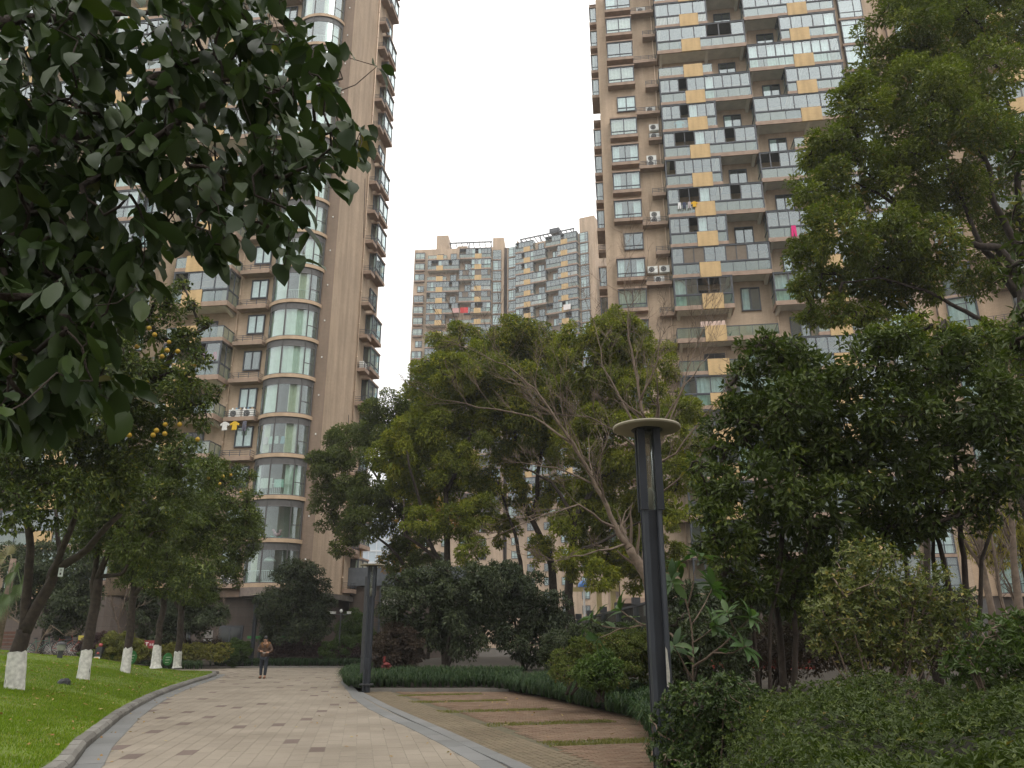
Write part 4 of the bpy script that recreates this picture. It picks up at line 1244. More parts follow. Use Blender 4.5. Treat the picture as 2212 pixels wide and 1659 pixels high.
M_CML = leaf_mat('camellia_leaf', [(0, (.060, .076, .02)), (.4, (.095, .115, .03)), (.75, (.14, .16, .045)), (.92, (.19, .19, .06)), (1, (.26, .20, .05))], .36, .5, .2)
M_EUO = leaf_mat('euonymus_leaf', [(0, (.026, .046, .015)), (.5, (.042, .068, .020)), (.9, (.065, .095, .028)), (1, (.11, .15, .03))], .36, .45, .15)
M_LOQ = leaf_mat('loquat_leaf', [(0, (.035, .075, .022)), (.6, (.055, .10, .03)), (1, (.085, .135, .045))], .38, .5, .25)
M_RHO = leaf_mat('broad_shrub_leaf', [(0, (.032, .058, .013)), (.5, (.052, .084, .018)), (.9, (.08, .118, .024)), (.98, (.10, .14, .03)), (1, (.30, .12, .04))], .38, .5, .2)
M_ORG = leaf_mat('orange_leaf', [(0, (.26, .13, .03)), (.5, (.34, .18, .035)), (1, (.22, .17, .04))], .6, .3, .35)
M_WIL = leaf_mat('yellow_willow_leaf', [(0, (.26, .22, .03)), (.5, (.34, .29, .05)), (1, (.20, .21, .04))], .6, .3, .35)
M_PALM = leaf_mat('palm_leaf', [(0, (.06, .09, .035)), (.7, (.09, .125, .05)), (1, (.22, .18, .10))], .5, .4, .2)

def unit(v):
    return v / np.maximum(1e-9, np.linalg.norm(v, axis=1))[:, None]

def leaf_mesh(name, P, D, N, L, W, mat, v, fold=.18, full=False):
    """P base, D direction, N face normal, L length, W width"""
    D = unit(D); S = unit(np.cross(D, N)); N = np.cross(S, D)
    L = np.asarray(L)[:, None]; W = np.asarray(W)[:, None]; n = len(P)
    if not full:
        mid = P + D * L * .45
        a = mid + S * W * .5 + N * W * fold; b = mid - S * W * .5 + N * W * fold
        t = P + D * L - N * L * .12
        V = np.stack([P, a, t, b], 1).reshape(-1, 3)
        k = (np.arange(n) * 4)[:, None]
        F = np.concatenate([k + np.array([0, 1, 2]), k + np.array([0, 2, 3])], 1).reshape(-1, 3)
        return np_mesh(name, V, F, mat, attr=np.repeat(v, 2))
    rows = []
    for s, wd, dz in ((0, .0, 0), (.22, .36, .015), (.5, .5, 0), (.78, .36, -.06), (1, 0, -.17)):
        c = P + D * L * s + N * L * dz
        rows += [c + S * W * wd + N * W * fold * wd * 1.6, c, c - S * W * wd + N * W * fold * wd * 1.6]
    V = np.stack(rows, 1).reshape(-1, 3)
    k = (np.arange(n) * 15)[:, None]
    F = np.concatenate([k + np.array(q) for i in range(4) for q in ((i * 3, i * 3 + 1, i * 3 + 4, i * 3 + 3), (i * 3 + 1, i * 3 + 2, i * 3 + 5, i * 3 + 4))], 1).reshape(-1, 4)
    return np_mesh(name, V, F, mat, attr=np.repeat(v, 8), smooth=True)

def sph(r, n):
    v = r.normal(size=(n, 3)); return unit(v)

def px_clumps(lst, Y, dY=0.0, seed=0, squash=.9, jit=True):
    """(xd, yd, rd[, dy]) measured in the photo at distance Y -> world ellipsoids"""
    q = random.Random(seed); out = []
    for c in lst:
        y = Y + (c[3] if len(c) > 3 else (q.uniform(-dY, dY) if jit else 0))
        p = at(c[0], c[1], y)
        t = (y * CP + (p.z - EYE) * SP)
        R = c[2] / 1693.6 * t
        out.append((np.array(p), R, R * squash))
    return out

def crown_leaves(clumps, leaf, dens, seed, puff=.34, npuff=14, droop=.35, aspect=.45, up=.35, inner=.25, sizej=.25, core=70):
    """leaf positions gathered in puffs on the shells of the clumps. Returns arrays + puff centres"""
    r = np.random.default_rng(seed)
    Ps, Ds, Ns, Ls, Vs, PC = [], [], [], [], [], []
    area1 = leaf * leaf * aspect * .55
    for (c, R, Rz) in clumps:
        m = max(4, int(npuff * r.uniform(.8, 1.2)))
        u = sph(r, m); u[:, 2] += .15; u = unit(u)
        rad = r.uniform(.62, 1.0, m)
        pc = c + u * rad[:, None] * np.array([R, R, Rz])
        pr = R * puff * r.uniform(.7, 1.3, m)
        PC.append(pc)
        cv = r.uniform(-.16, .16)
        for i in range(m):
            n = int(dens * 4 * PI * pr[i] ** 2 / area1 * .5)
            if n < 3: n = 3
            s = sph(r, n); s[:, 2] += .25; s = unit(s)
            rr = pr[i] * (inner + (1 - inner) * r.uniform(0, 1, n) ** .5)
            p = pc[i] + s * rr[:, None] * np.array([1, 1, .8])
            o = unit(.55 * s + .45 * u[i])
            d = unit(o * .8 + r.normal(size=(n, 3)) * .55 + np.array([0, 0, -droop]))
            nn = unit(o * .75 + np.array([0, 0, up + .25]) + r.normal(size=(n, 3)) * .32)
            Ps.append(p); Ds.append(d); Ns.append(nn); Ls.append(leaf * r.uniform(1 - sizej, 1 + sizej, n))
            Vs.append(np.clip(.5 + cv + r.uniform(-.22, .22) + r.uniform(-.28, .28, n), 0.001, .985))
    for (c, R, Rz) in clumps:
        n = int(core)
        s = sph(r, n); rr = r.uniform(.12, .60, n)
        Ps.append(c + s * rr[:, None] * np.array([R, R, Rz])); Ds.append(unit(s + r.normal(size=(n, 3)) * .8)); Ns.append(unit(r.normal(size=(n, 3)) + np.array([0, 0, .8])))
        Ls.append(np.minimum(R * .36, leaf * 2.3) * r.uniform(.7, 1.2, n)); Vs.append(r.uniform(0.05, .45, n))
    P = np.concatenate(Ps); V = np.concatenate(Vs)
    # a few odd leaves (yellowing) at the very top of the colour range
    odd = r.uniform(0, 1, len(P)) < .008; V[odd] = .999
    return P, np.concatenate(Ds), np.concatenate(Ns), np.concatenate(Ls), V, np.concatenate(PC)

def mst_branches(mb, roots, pts, r0=.012, pw=.42, n=4, mi=0, rmax=.2, wob=.06, seed=0):
    """thin branches joining every point to the nearest part of the limbs (Prim)"""
    r = np.random.default_rng(seed)
    roots = np.asarray(roots, float); pts = np.asarray(pts, float); nr = len(roots)
    A = np.concatenate([roots, pts]); N = len(A); par = -np.ones(N, int)
    best = np.full(len(pts), 1e9); bi = np.zeros(len(pts), int)
    d = np.linalg.norm(pts[:, None] - roots[None], axis=2); best = d.min(1); bi = d.argmin(1)
    left = np.ones(len(pts), bool); order = []
    for _ in range(len(pts)):
        k = np.where(left, best, 1e9).argmin(); left[k] = False; par[nr + k] = bi[k]; order.append(nr + k)
        dk = np.linalg.norm(pts - pts[k], axis=1) * 1.08 
        upd = left & (dk < best); best[upd] = dk[upd]; bi[upd] = nr + k
    cnt = np.ones(N)
    for k in order[::-1]: cnt[par[k]] += cnt[k]
    for k in order:
        a, b = A[par[k]], A[k]; L = np.linalg.norm(b - a)
        if L < 1e-4: continue
        ra = min(rmax, r0 * cnt[k] ** pw * 1.15); rb = min(rmax, r0 * max(1, cnt[k] - .6) ** pw)
        m = (a + b) / 2 + r.normal(size=3) * L * wob - np.array([0, 0, L * .03])
        mb.tube([a, m, b], [ra, (ra + rb) / 2, rb * .8], n, mi, False)

def px_line(pts, Y):
    """(xd, yd[, dY]) -> world points"""
    return [at(p[0], p[1], Y + (p[2] if len(p) > 2 else 0)) for p in pts]

def dense(line, step):
    out = []
    for a, b in zip(line[:-1], line[1:]):
        a = Vector(a); b = Vector(b); n = max(1, int((b - a).length / step))
        out += [tuple(a.lerp(b, i / n)) for i in range(n)]
    return out + [tuple(line[-1])]

def wobble(line, amp, seed, k=3):
    """add small bends to a limb"""
    q = random.Random(seed); out = [Vector(line[0])]
    for a, b in zip(line[:-1], line[1:]):
        a = Vector(a); b = Vector(b); L = (b - a).length
        for i in range(1, k + 1):
            p = a.lerp(b, i / k)
            if i < k: p = p + Vector((q.uniform(-1, 1), q.uniform(-1, 1), q.uniform(-1, 1))) * amp * L
            out.append(p)
    return out

def limb(mb, line, ra, rb, seed=0, n=8, amp=.03, mi=0):
    L = wobble([Vector(p) for p in line], amp, seed)
    k = len(L)
    mb.tube(L, [ra + (rb - ra) * (i / (k - 1)) ** .8 for i in range(k)], n, mi)
    return L

def tree(name, label, group, limbs, clumps, leaf, dens, mat, seed, bark=M_BARK, cat='tree', **kw):
    """limbs: (line, r_start, r_end); first limb starts at the ground"""
    base = Vector(limbs[0][0][0]) if limbs else Vector(clumps[0][0])
    full = kw.pop('full', False); br = kw.pop('br', .011); rmax = kw.pop('rmax', .12); tw = kw.pop('twigs', 1.0)
    t = thing(name, label, cat, (0, 0, 0), 0, group)
    t.location = base
    grow = kw.pop('grow', 1.15); clumps = [(c, R * grow, Rz * grow) for c, R, Rz in clumps]
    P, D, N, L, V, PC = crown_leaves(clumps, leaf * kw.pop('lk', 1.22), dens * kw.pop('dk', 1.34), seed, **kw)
    mb = MB(); roots = []
    for i, (ln, ra, rb) in enumerate(limbs):
        pts = limb(mb, [Vector(p) - base for p in ln], ra, rb, seed + i)
        roots += dense(pts, .35)[2:]
    if limbs:
        q = np.random.default_rng(seed); sel = PC[q.uniform(0, 1, len(PC)) < tw] - np.array(base)
        mst_branches(mb, roots, sel, br, seed=seed, rmax=rmax)
        mb.obj('trunk', bark, t, smooth=True)
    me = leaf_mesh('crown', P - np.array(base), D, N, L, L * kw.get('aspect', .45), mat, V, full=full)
    tag(put('crown', me, t), kind='stuff')
    return t

def ground_pt(xd, Y, z):
    p = at(xd, 1383, Y); return (p.x, Y, z)

# ------------------------------------------------------------------ camphor trees in the middle
GC = 'camphor trees in the middle of the garden'
tree('camphor_tree', 'bluish green camphor tree beside the left tower, leftmost of the middle camphors', GC,
     [([ground_pt(905, 46, .3), at(893, 1240, 46), at(870, 1120, 46), at(800, 1010, 46)], .22, .06), ([at(893, 1240, 46), at(840, 1180, 45), at(770, 1120, 45)], .12, .04), ([at(872, 1130, 46), at(890, 1000, 46), at(880, 920, 46)], .12, .04)],
     px_clumps([(845, 905, 55), (800, 930, 45), (758, 965, 50), (702, 1010, 34), (880, 965, 60), (735, 1045, 45), (712, 1080, 38), (742, 1130, 42), (830, 1040, 60), (790, 1110, 50), (900, 890, 42), (738, 1180, 26), (850, 1120, 45), (690, 1000, 22), (905, 1180, 40), (860, 1210, 35)], 46, 1.6, 1), .155, .74, M_CAMB, 101, npuff=16, puff=.34, lk=1.08, dk=1.62, grow=1.2)
tree('camphor_tree', 'yellow green camphor tree with billowing crown, left of the middle of the group', GC,
     [([ground_pt(966, 41, .3), at(966, 1204, 41), at(963, 1064, 41), at(960, 900, 41)], .24, .08), ([at(966, 1250, 41), at(924, 1164, 41), at(900, 1060, 40), at(880, 980, 39)], .14, .05), ([at(963, 1064, 41), at(1010, 960, 41), at(1030, 860, 41)], .13, .05), ([at(966, 1230, 41), at(874, 1156, 40.5), at(872, 1080, 40)], .11, .04)],
     px_clumps([(1000, 735, 38), (975, 770, 46), (940, 810, 44), (1025, 790, 50), (925, 860, 55), (990, 850, 60), (1050, 850, 50), (900, 930, 45), (960, 930, 62), (1030, 930, 60), (870, 955, 40), (850, 985, 42), (910, 1000, 55), (975, 1000, 50), (945, 1060, 48), (1000, 1050, 45), (880, 1045, 40), (1070, 900, 45), (1040, 1110, 40), (985, 1130, 44), (1015, 1185, 32), (905, 1130, 34)], 41, 1.8, 2), .15, .74, M_CAM, 102, npuff=16, puff=.34, lk=1.08, dk=1.62, grow=1.2)
tree('camphor_tree', 'green camphor tree with twin domed tops at the middle of the group', GC,
     [([ground_pt(1195, 43, .3), at(1192, 1220, 43), at(1164, 1152, 43), at(1124, 1064, 43), at(1110, 900, 43)], .27, .08), ([at(1150, 1120, 43), at(1170, 980, 43), at(1160, 860, 43)], .15, .05), ([ground_pt(1128, 43.4, .3), at(1124, 1212, 43), at(1112, 1152, 43), at(1075, 1040, 42)], .16, .05)],
     px_clumps([(1105, 725, 42), (1140, 760, 52), (1090, 790, 55), (1160, 740, 34), (1180, 800, 46), (1120, 840, 62), (1180, 870, 56), (1080, 870, 50), (1140, 920, 58), (1200, 930, 48), (1100, 960, 50), (1075, 740, 30), (1170, 1000, 45), (1090, 1040, 42), (1150, 1080, 40), (1165, 1190, 30), (1210, 1060, 34), (1090, 1150, 30)], 43, 1.6, 3), .155, .74, M_CAM, 103, npuff=16, puff=.34, lk=1.08, dk=1.62, grow=1.2)
tree('camphor_tree', 'large dark green camphor tree, rightmost of the middle group, behind the bare tree', GC,
     [([ground_pt(1228, 39, .3), at(1232, 1216, 39), at(1240, 1124, 39), at(1280, 1056, 39), at(1320, 900, 39)], .26, .08), ([at(1240, 1124, 39), at(1190, 1040, 38.5), at(1130, 1010, 38)], .12, .04), ([at(1285, 1040, 39), at(1390, 960, 39), at(1450, 900, 39)], .13, .05), ([at(1235, 1200, 39), at(1320, 1160, 38.5), at(1400, 1120, 38)], .10, .04)],
     px_clumps([(1330, 715, 42), (1290, 740, 44), (1375, 745, 46), (1235, 740, 36), (1265, 790, 52), (1340, 790, 58), (1420, 790, 42), (1250, 860, 50), (1310, 870, 60), (1385, 860, 58), (1450, 870, 40), (1280, 940, 55), (1350, 950, 60), (1430, 940, 52), (1485, 900, 34), (1495, 960, 30), (1240, 960, 45), (1300, 1030, 50), (1370, 1050, 55), (1440, 1030, 48), (1480, 1010, 32), (1330, 1120, 48), (1400, 1130, 50), (1290, 1190, 42), (1340, 1210, 40), (1460, 1110, 40), (1255, 1070, 38), (1420, 1200, 42), (1225, 1140, 36), (1245, 1215, 34), (1375, 1190, 44), (1300, 1245, 34), (1380, 1240, 34), (1270, 1140, 40)], 39, 2.0, 4), .15, .74, M_CAM, 104, npuff=16, puff=.34, lk=1.08, dk=1.62, grow=1.2)
tree('maple_tree', 'small orange autumn tree glowing behind the camphor trunks', None,
     [([ground_pt(925, 54, .2), at(925, 1220, 54), at(920, 1120, 54)], .12, .04)],
     px_clumps([(910, 1105, 40), (950, 1100, 38), (930, 1070, 30), (860, 1110, 28), (985, 1120, 28), (845, 1215, 25), (880, 1170, 30)], 54, 1, 5), .13, .42, M_ORG, 105)

# ------------------------------------------------------------------ dark rounded trees and shrubs in the middle
tree('osmanthus_tree', 'broad dark osmanthus with low skirt of leaves behind the liriope, left half of the pair', 'dark osmanthus pair',
     [([ground_pt(962, 31, .42), at(968, 1390, 31), at(975, 1330, 31)], .07, .04), ([ground_pt(966, 31, .42), at(985, 1400, 31), at(1000, 1340, 31)], .05, .03)],
     px_clumps([(960, 1262, 45), (905, 1285, 48), (1000, 1275, 50), (860, 1310, 38), (1045, 1265, 42), (925, 1330, 55), (985, 1335, 55), (880, 1365, 38), (1035, 1320, 50), (945, 1375, 40), (1010, 1375, 40), (850, 1270, 26), (840, 1335, 24)], 31, 1.0, 6), .105, .8, M_OSD, 106, npuff=14)
tree('osmanthus_tree', 'broad dark osmanthus with low skirt of leaves behind the liriope, right half of the pair', 'dark osmanthus pair',
     [([ground_pt(1132, 32, .45), at(1122, 1390, 32), at(1110, 1330, 32)], .08, .04), ([ground_pt(1136, 32, .45), at(1150, 1390, 32), at(1160, 1330, 32)], .05, .03)],
     px_clumps([(1100, 1260, 45), (1145, 1285, 48), (1060, 1300, 45), (1185, 1310, 38), (1110, 1330, 55), (1160, 1350, 50), (1060, 1360, 45), (1190, 1360, 34), (1115, 1395, 40), (1165, 1400, 36), (1205, 1340, 24), (1080, 1235, 26)], 32, 1.0, 7), .105, .8, M_OSD, 107, npuff=14)
tree('osmanthus_tree', 'rounded dark green tree standing before the round glass bays of the left tower', None,
     [([ground_pt(635, 52.0, .2), at(636, 1370, 52.0), at(637, 1320, 52.0)], .10, .06)],
     px_clumps([(637, 1235, 28), (655, 1262, 36), (612, 1272, 36), (680, 1285, 32), (595, 1312, 36), (645, 1310, 46), (690, 1325, 32), (605, 1350, 36), (655, 1358, 40), (695, 1358, 24), (580, 1345, 22), (575, 1372, 18), (670, 1235, 22), (700, 1300, 20)], 51.6, .5, 8), .135, .7, M_OSD, 108, npuff=14)
tree('evergreen_tree', 'dark evergreen tree behind the whitewashed trunks at the far left', 'evergreens behind the lawn',
     [([ground_pt(95, 44, .4), at(98, 1350, 44), at(100, 1280, 44)], .12, .06)],
     px_clumps([(60, 1240, 45), (110, 1225, 50), (155, 1245, 45), (90, 1290, 55), (150, 1305, 48), (40, 1300, 40), (175, 1290, 34), (120, 1345, 36), (165, 1345, 28), (30, 1215, 40), (190, 1220, 30)], 44, 1, 9), .15, .8, M_OSD, 109)
tree('evergreen_tree', 'dark evergreen tree seen between the fourth and fifth whitewashed trunks by the tower base', 'evergreens behind the lawn',
     [([ground_pt(400, 49, .3), at(400, 1380, 49), at(398, 1330, 49)], .10, .05)],
     px_clumps([(320, 1325, 36), (355, 1320, 38), (400, 1310, 40), (445, 1315, 36), (330, 1365, 28), (385, 1350, 36), (435, 1350, 30), (465, 1330, 24), (310, 1300, 26), (350, 1385, 24)], 49, .8, 10), .14, .8, M_OSD, 110)

def ball_shrub(name, label, cl, Y, leaf, dens, mat, seed, group=None, cat='shrub', stem=True, zb=.25, **kw):
    c = px_clumps(cl, Y, kw.pop('dY', .25), seed, squash=kw.pop('squash', .9))
    x0 = c[0][0][0]
    limbs = []
    if stem:
        for k in range(4):
            q = random.Random(seed * 7 + k)
            c2 = c[k % len(c)][0]
            limbs.append(([(x0 + q.uniform(-.08, .08), Y + q.uniform(-.08, .08), zb), (x0 * .6 + c2[0] * .4, Y, zb + (c2[2] - zb) * .5), tuple(c2)], .03, .012))
    return tree(name, label, group, limbs, c, leaf, dens, mat, seed, cat=cat, br=.006, rmax=.03, **kw)

ball_shrub('loropetalum_shrub', 'big rounded reddish brown shrub right of the second lamp post', [(858, 1392, 40), (835, 1410, 32), (880, 1410, 32), (855, 1420, 34), (860, 1375, 28), (822, 1385, 18), (890, 1390, 20)], 30.5, .075, .8, M_REDB, 120, npuff=18, puff=.3, zb=.4)
for (x, y, rr, Y, lab, mt) in ((510, 1410, 26, 51, 'clipped green ball shrub just left of the walking man', M_BOX), (712, 1406, 18, 51.3, 'clipped light green ball shrub at the foot of the camera pole', M_BOX), (744, 1398, 22, 52, 'clipped green ball shrub right of the camera pole', M_BOX), (778, 1390, 18, 52.5, 'smaller clipped green ball shrub beside the second lamp post', M_BOX)):
    ball_shrub('ball_shrub', lab, [(x, y, rr)], Y, .07, 1.3, mt, 130 + x, 'clipped ball shrubs before the left tower', npuff=60, puff=.22, inner=.5, zb=.1)
ball_shrub('ball_shrub', 'large clipped golden green ball shrub behind the third whitewashed trunk', [(258, 1402, 36), (235, 1412, 24), (285, 1412, 24)], 41, .08, 1.2, M_YEW, 140, npuff=50, puff=.22, inner=.5, zb=.4)
ball_shrub('loropetalum_shrub', 'rounded purple shrub behind the second whitewashed trunk', [(210, 1392, 26), (235, 1398, 22), (190, 1400, 18)], 42.5, .08, 1.1, M_PURP, 141, npuff=30, puff=.25, zb=.4)
ball_shrub('loropetalum_shrub', 'low purple hedge behind the walking man along the tower base', [(590 + i * 17, 1408 + (i % 3) * 3, 19) for i in range(12)], 52, .10, .7, M_PURP, 142, cat='hedge', npuff=22, puff=.28, zb=.1)
ball_shrub('privet_hedge', 'clipped yellow green hedge between the fifth whitewashed trunk and the path', [(300 + i * 15, 1408 + (i % 2) * 2, 17) for i in range(13)], 48.5, .10, .7, M_YEW, 143, cat='hedge', npuff=22, puff=.28, zb=.1)
ball_shrub('privet_hedge', 'low clipped green hedge beside the garden light on the lawn edge', [(188 + i * 14, 1415 + (i % 2) * 3, 14) for i in range(4)], 40.5, .08, 1.0, M_BOX, 144, cat='hedge', npuff=22, puff=.28, zb=.3)
ball_shrub('red_hedge', 'low dark red hedge in front of the tower doorway', [(300 + i * 16, 1396, 13) for i in range(12)], 50.5, .11, .7, M_REDB, 145, cat='hedge', npuff=18, puff=.3, zb=.1)
ball_shrub('bamboo_clump', 'feathery bamboo clump in front of the dark annexe', [(755, 1370, 26), (775, 1350, 24), (745, 1390, 22), (780, 1375, 24), (765, 1330, 16)], 55, .14, .55, M_BOX, 146, npuff=20, puff=.3, aspect=.2, zb=.1)
# middle right shrub bank
ball_shrub('azalea_shrub', 'loose yellow green shrub bank left of the front lamp post', [(1225, 1438, 34), (1262, 1415, 36), (1300, 1402, 36), (1345, 1400, 40), (1385, 1410, 40), (1215, 1455, 22), (1340, 1440, 36), (1385, 1450, 34), (1400, 1390, 30)], 19.5, .05, .75, M_AZY, 150, dY=.6, npuff=26, puff=.28, zb=.4)
ball_shrub('azalea_shrub', 'dark low shrub behind the yellow green shrub bank', [(1215, 1395, 34), (1255, 1385, 30), (1290, 1372, 26), (1190, 1420, 24), (1330, 1378, 26)], 23, .06, .8, M_OSD, 151, dY=.5, npuff=22, puff=.3, zb=.4)
ball_shrub('euonymus_shrub', 'rounded glossy shrub on the right bank above the arching liriope', [(1292, 1448, 36), (1268, 1458, 28), (1318, 1455, 28), (1292, 1465, 30), (1300, 1430, 24)], 17.2, .06, 1.1, M_BOX, 152, dY=.2, npuff=26, puff=.3, zb=.4)
ball_shrub('thicket_shrub', 'dark green thicket right behind the front lamp post', [(1470, 1400, 40), (1520, 1375, 44), (1570, 1400, 40), (1480, 1450, 44), (1540, 1440, 46), (1500, 1340, 30), (1600, 1440, 34), (1450, 1360, 26), (1585, 1350, 30), (1560, 1480, 36), (1460, 1490, 34)], 11.5, .055, .55, M_OSD, 153, dY=.6, npuff=24, puff=.3, zb=.4)
ball_shrub('thicket_shrub', 'brownish thicket under the big osmanthus stems', [(1650, 1400, 34), (1700, 1410, 34), (1740, 1400, 30), (1680, 1440, 40), (1620, 1420, 30), (1760, 1430, 30), (1800, 1415, 34), (1860, 1420, 34), (1920, 1420, 34), (1980, 1415, 34), (2040, 1410, 34), (1720, 1370, 26), (1660, 1360, 26)], 14, .055, .5, M_REDB, 154, dY=.6, npuff=24, puff=.3, zb=.45)

ball_shrub('thicket_shrub', 'dark evergreen screen behind the stems of the big osmanthus', [(1480 + i * 44, 1300 + 18 * math.sin(i * 1.7), 40) for i in range(14)] + [(1500 + i * 50, 1360 + 12 * math.sin(i * 2.1), 42) for i in range(12)], 19, .09, .75, M_OSD, 155, dY=.9, npuff=18, puff=.32, zb=.45)
ball_shrub('thicket_shrub', 'dark undergrowth in front of the garage wall left of the lamp', [(1240 + i * 40, 1378 + 8 * math.sin(i * 1.7), 26) for i in range(6)], 26, .08, .8, M_OSD, 156, dY=.6, npuff=18, puff=.32, zb=.45)
# ------------------------------------------------------------------ big osmanthus on the right
OC = [(1640, 775, 48), (1700, 765, 46), (1760, 800, 60), (1850, 790, 62), (1945, 775, 60), (2040, 775, 62), (2140, 770, 62), (1625, 850, 55), (1585, 925, 50), (1545, 995, 42), (1560, 1060, 50), (1650, 940, 70), (1725, 880, 75), (1820, 890, 78), (1920, 890, 80), (2020, 880, 80), (2120, 880, 80), (2195, 870, 60), (1655, 1040, 75), (1750, 990, 80), (1850, 1000, 82), (1955, 1000, 82), (2060, 990, 82), (2165, 990, 78), (1580, 1145, 48), (1625, 1195, 48), (1700, 1130, 70), (1795, 1100, 75), (1895, 1100, 62), (1690, 1225, 46), (1525, 1110, 26), (1985, 1090, 58), (2090, 1075, 52), (2185, 1075, 46), (1590, 880, 30), (1510, 1010, 22), (1780, 1200, 50), (1560, 1200, 38), (1640, 1270, 40), (1530, 1190, 30), (1575, 1255, 40), (1610, 1310, 34), (1690, 1285, 42), (1740, 1255, 44), (1800, 1235, 46), (1860, 1195, 46), (1920, 1165, 44), (1530, 1060, 26), (1720, 1320, 26), (1960, 1145, 40), (2040, 1125, 36), (2120, 1120, 34)]
tree('osmanthus_tree', 'huge dense dark green osmanthus filling the right side, with many stems', None,
     [([ground_pt(1690, 12.6, .5), at(1675, 1300, 12.6), at(1690, 1150, 12.6), at(1740, 1000, 12.6)], .06, .03), ([ground_pt(1700, 12.5, .5), at(1712, 1290, 12.4), at(1760, 1120, 12.4)], .05, .03), ([ground_pt(1640, 12.2, .5), at(1625, 1330, 12.2), at(1610, 1250, 12.2), at(1600, 1130, 12.2)], .035, .02), ([ground_pt(1645, 12.1, .5), at(1665, 1330, 12.1), at(1690, 1230, 12.1)], .03, .02), ([ground_pt(2080, 12.8, .6), at(2085, 1250, 12.8), at(2075, 1120, 12.8), at(2060, 960, 12.8)], .06, .03), ([ground_pt(2090, 12.8, .6), at(2040, 1220, 12.8), at(2000, 1080, 12.8)], .05, .03), ([ground_pt(2085, 12.9, .6), at(2120, 1210, 12.9), at(2160, 1060, 12.9)], .045, .02), ([ground_pt(1980, 12.9, .6), at(1960, 1250, 12.9), at(1940, 1120, 12.9)], .05, .025), ([ground_pt(2010, 12.9, .6), at(2020, 1250, 12.9), at(2010, 1100, 12.9)], .05, .025)],
     px_clumps(OC, 12.4, .7, 12), .098, .62, M_OSM, 160, npuff=17, puff=.33, aspect=.42, droop=.25, up=.5, br=.006, rmax=.05)
# ------------------------------------------------------------------ tall camphor on the right
RC = [(1950, 50, 70), (1905, 160, 60), (2040, 110, 85), (2150, 50, 85), (1990, 200, 75), (2120, 200, 90), (1855, 240, 55), (1810, 310, 50), (1930, 300, 70), (2050, 310, 80), (1768, 335, 38), (1755, 425, 46), (1845, 390, 64), (1950, 400, 70), (2070, 420, 66), (1745, 540, 40), (1815, 500, 62), (1915, 530, 66), (2010, 530, 62), (1765, 610, 40), (1760, 680, 32), (1840, 610, 54), (1920, 640, 48), (2180, 330, 70), (2190, 500, 50), (2110, 600, 42), (1815, 675, 30), (2040, 20, 60), (2000, 610, 44), (1980, -50, 70), (2120, -60, 90), (1735, 620, 24), (1880, 690, 30)]
tree('camphor_tree', 'tall camphor tree with long dark limbs at the upper right before the right tower', None,
     [([(15.6, 23.5, .5), (15.3, 23.2, 6), at(2212, 600, 22.4)], .34, .22), ([at(2212, 600, 22.4), at(2154, 534, 22.2), at(2115, 532, 22), at(2069, 516, 22), at(1998, 484, 21.8), at(1945, 449, 21.6), at(1895, 417, 21.5), at(1849, 395, 21.4)], .16, .03), ([at(2212, 560, 22.4), at(2169, 477, 22.2), at(2147, 438, 22), at(2137, 363, 22), at(2109, 307, 22), at(2073, 250, 22), at(2040, 130, 22)], .13, .03), ([at(2200, 640, 22.6), at(2158, 577, 22.5), at(2115, 523, 22.4), at(2080, 434, 22.2), at(2030, 330, 22)], .14, .04), ([at(2250, 760, 22.5), at(2137, 699, 22), at(2087, 673, 21.8), at(2034, 644, 21.6), at(1998, 627, 21.4), at(1900, 600, 21.2), at(1820, 610, 21)], .10, .02), ([at(2212, 500, 22.8), at(2190, 330, 22.8), at(2160, 150, 22.8)], .14, .04), ([at(1945, 449, 21.6), at(1880, 380, 21.5), at(1820, 330, 21.4)], .05, .02)],
     px_clumps(RC, 22, 1.3, 13), .115, .52, M_CAMR, 161, npuff=19, puff=.36, aspect=.44, br=.008, rmax=.06, dk=1.6, grow=1.22, core=110)
tree('camphor_tree', 'young camphor top rising just above the big osmanthus on the right', None,
     [([ground_pt(2010, 16.5, .5), at(2010, 900, 16.5), at(2005, 760, 16.5)], .09, .03)],
     px_clumps([(1960, 725, 40), (2020, 735, 46), (2090, 740, 46), (2150, 730, 40), (1905, 730, 28), (1990, 700, 26), (2200, 750, 40)], 16.5, .7, 14), .10, .5, M_CAMR, 162, npuff=16)
tree('osmanthus_tree', 'dark leafy branch ends of a tree cut by the right edge', None,
     [([(6.2, 8.2, .5), (6.1, 8.1, 3.5), at(2235, 500, 8)], .08, .03)],
     px_clumps([(2222, 350, 40), (2230, 450, 40), (2215, 590, 34), (2225, 700, 46), (2205, 760, 24), (2230, 520, 30)], 8, .2, 15), .10, .45, M_OSM, 163, npuff=14)

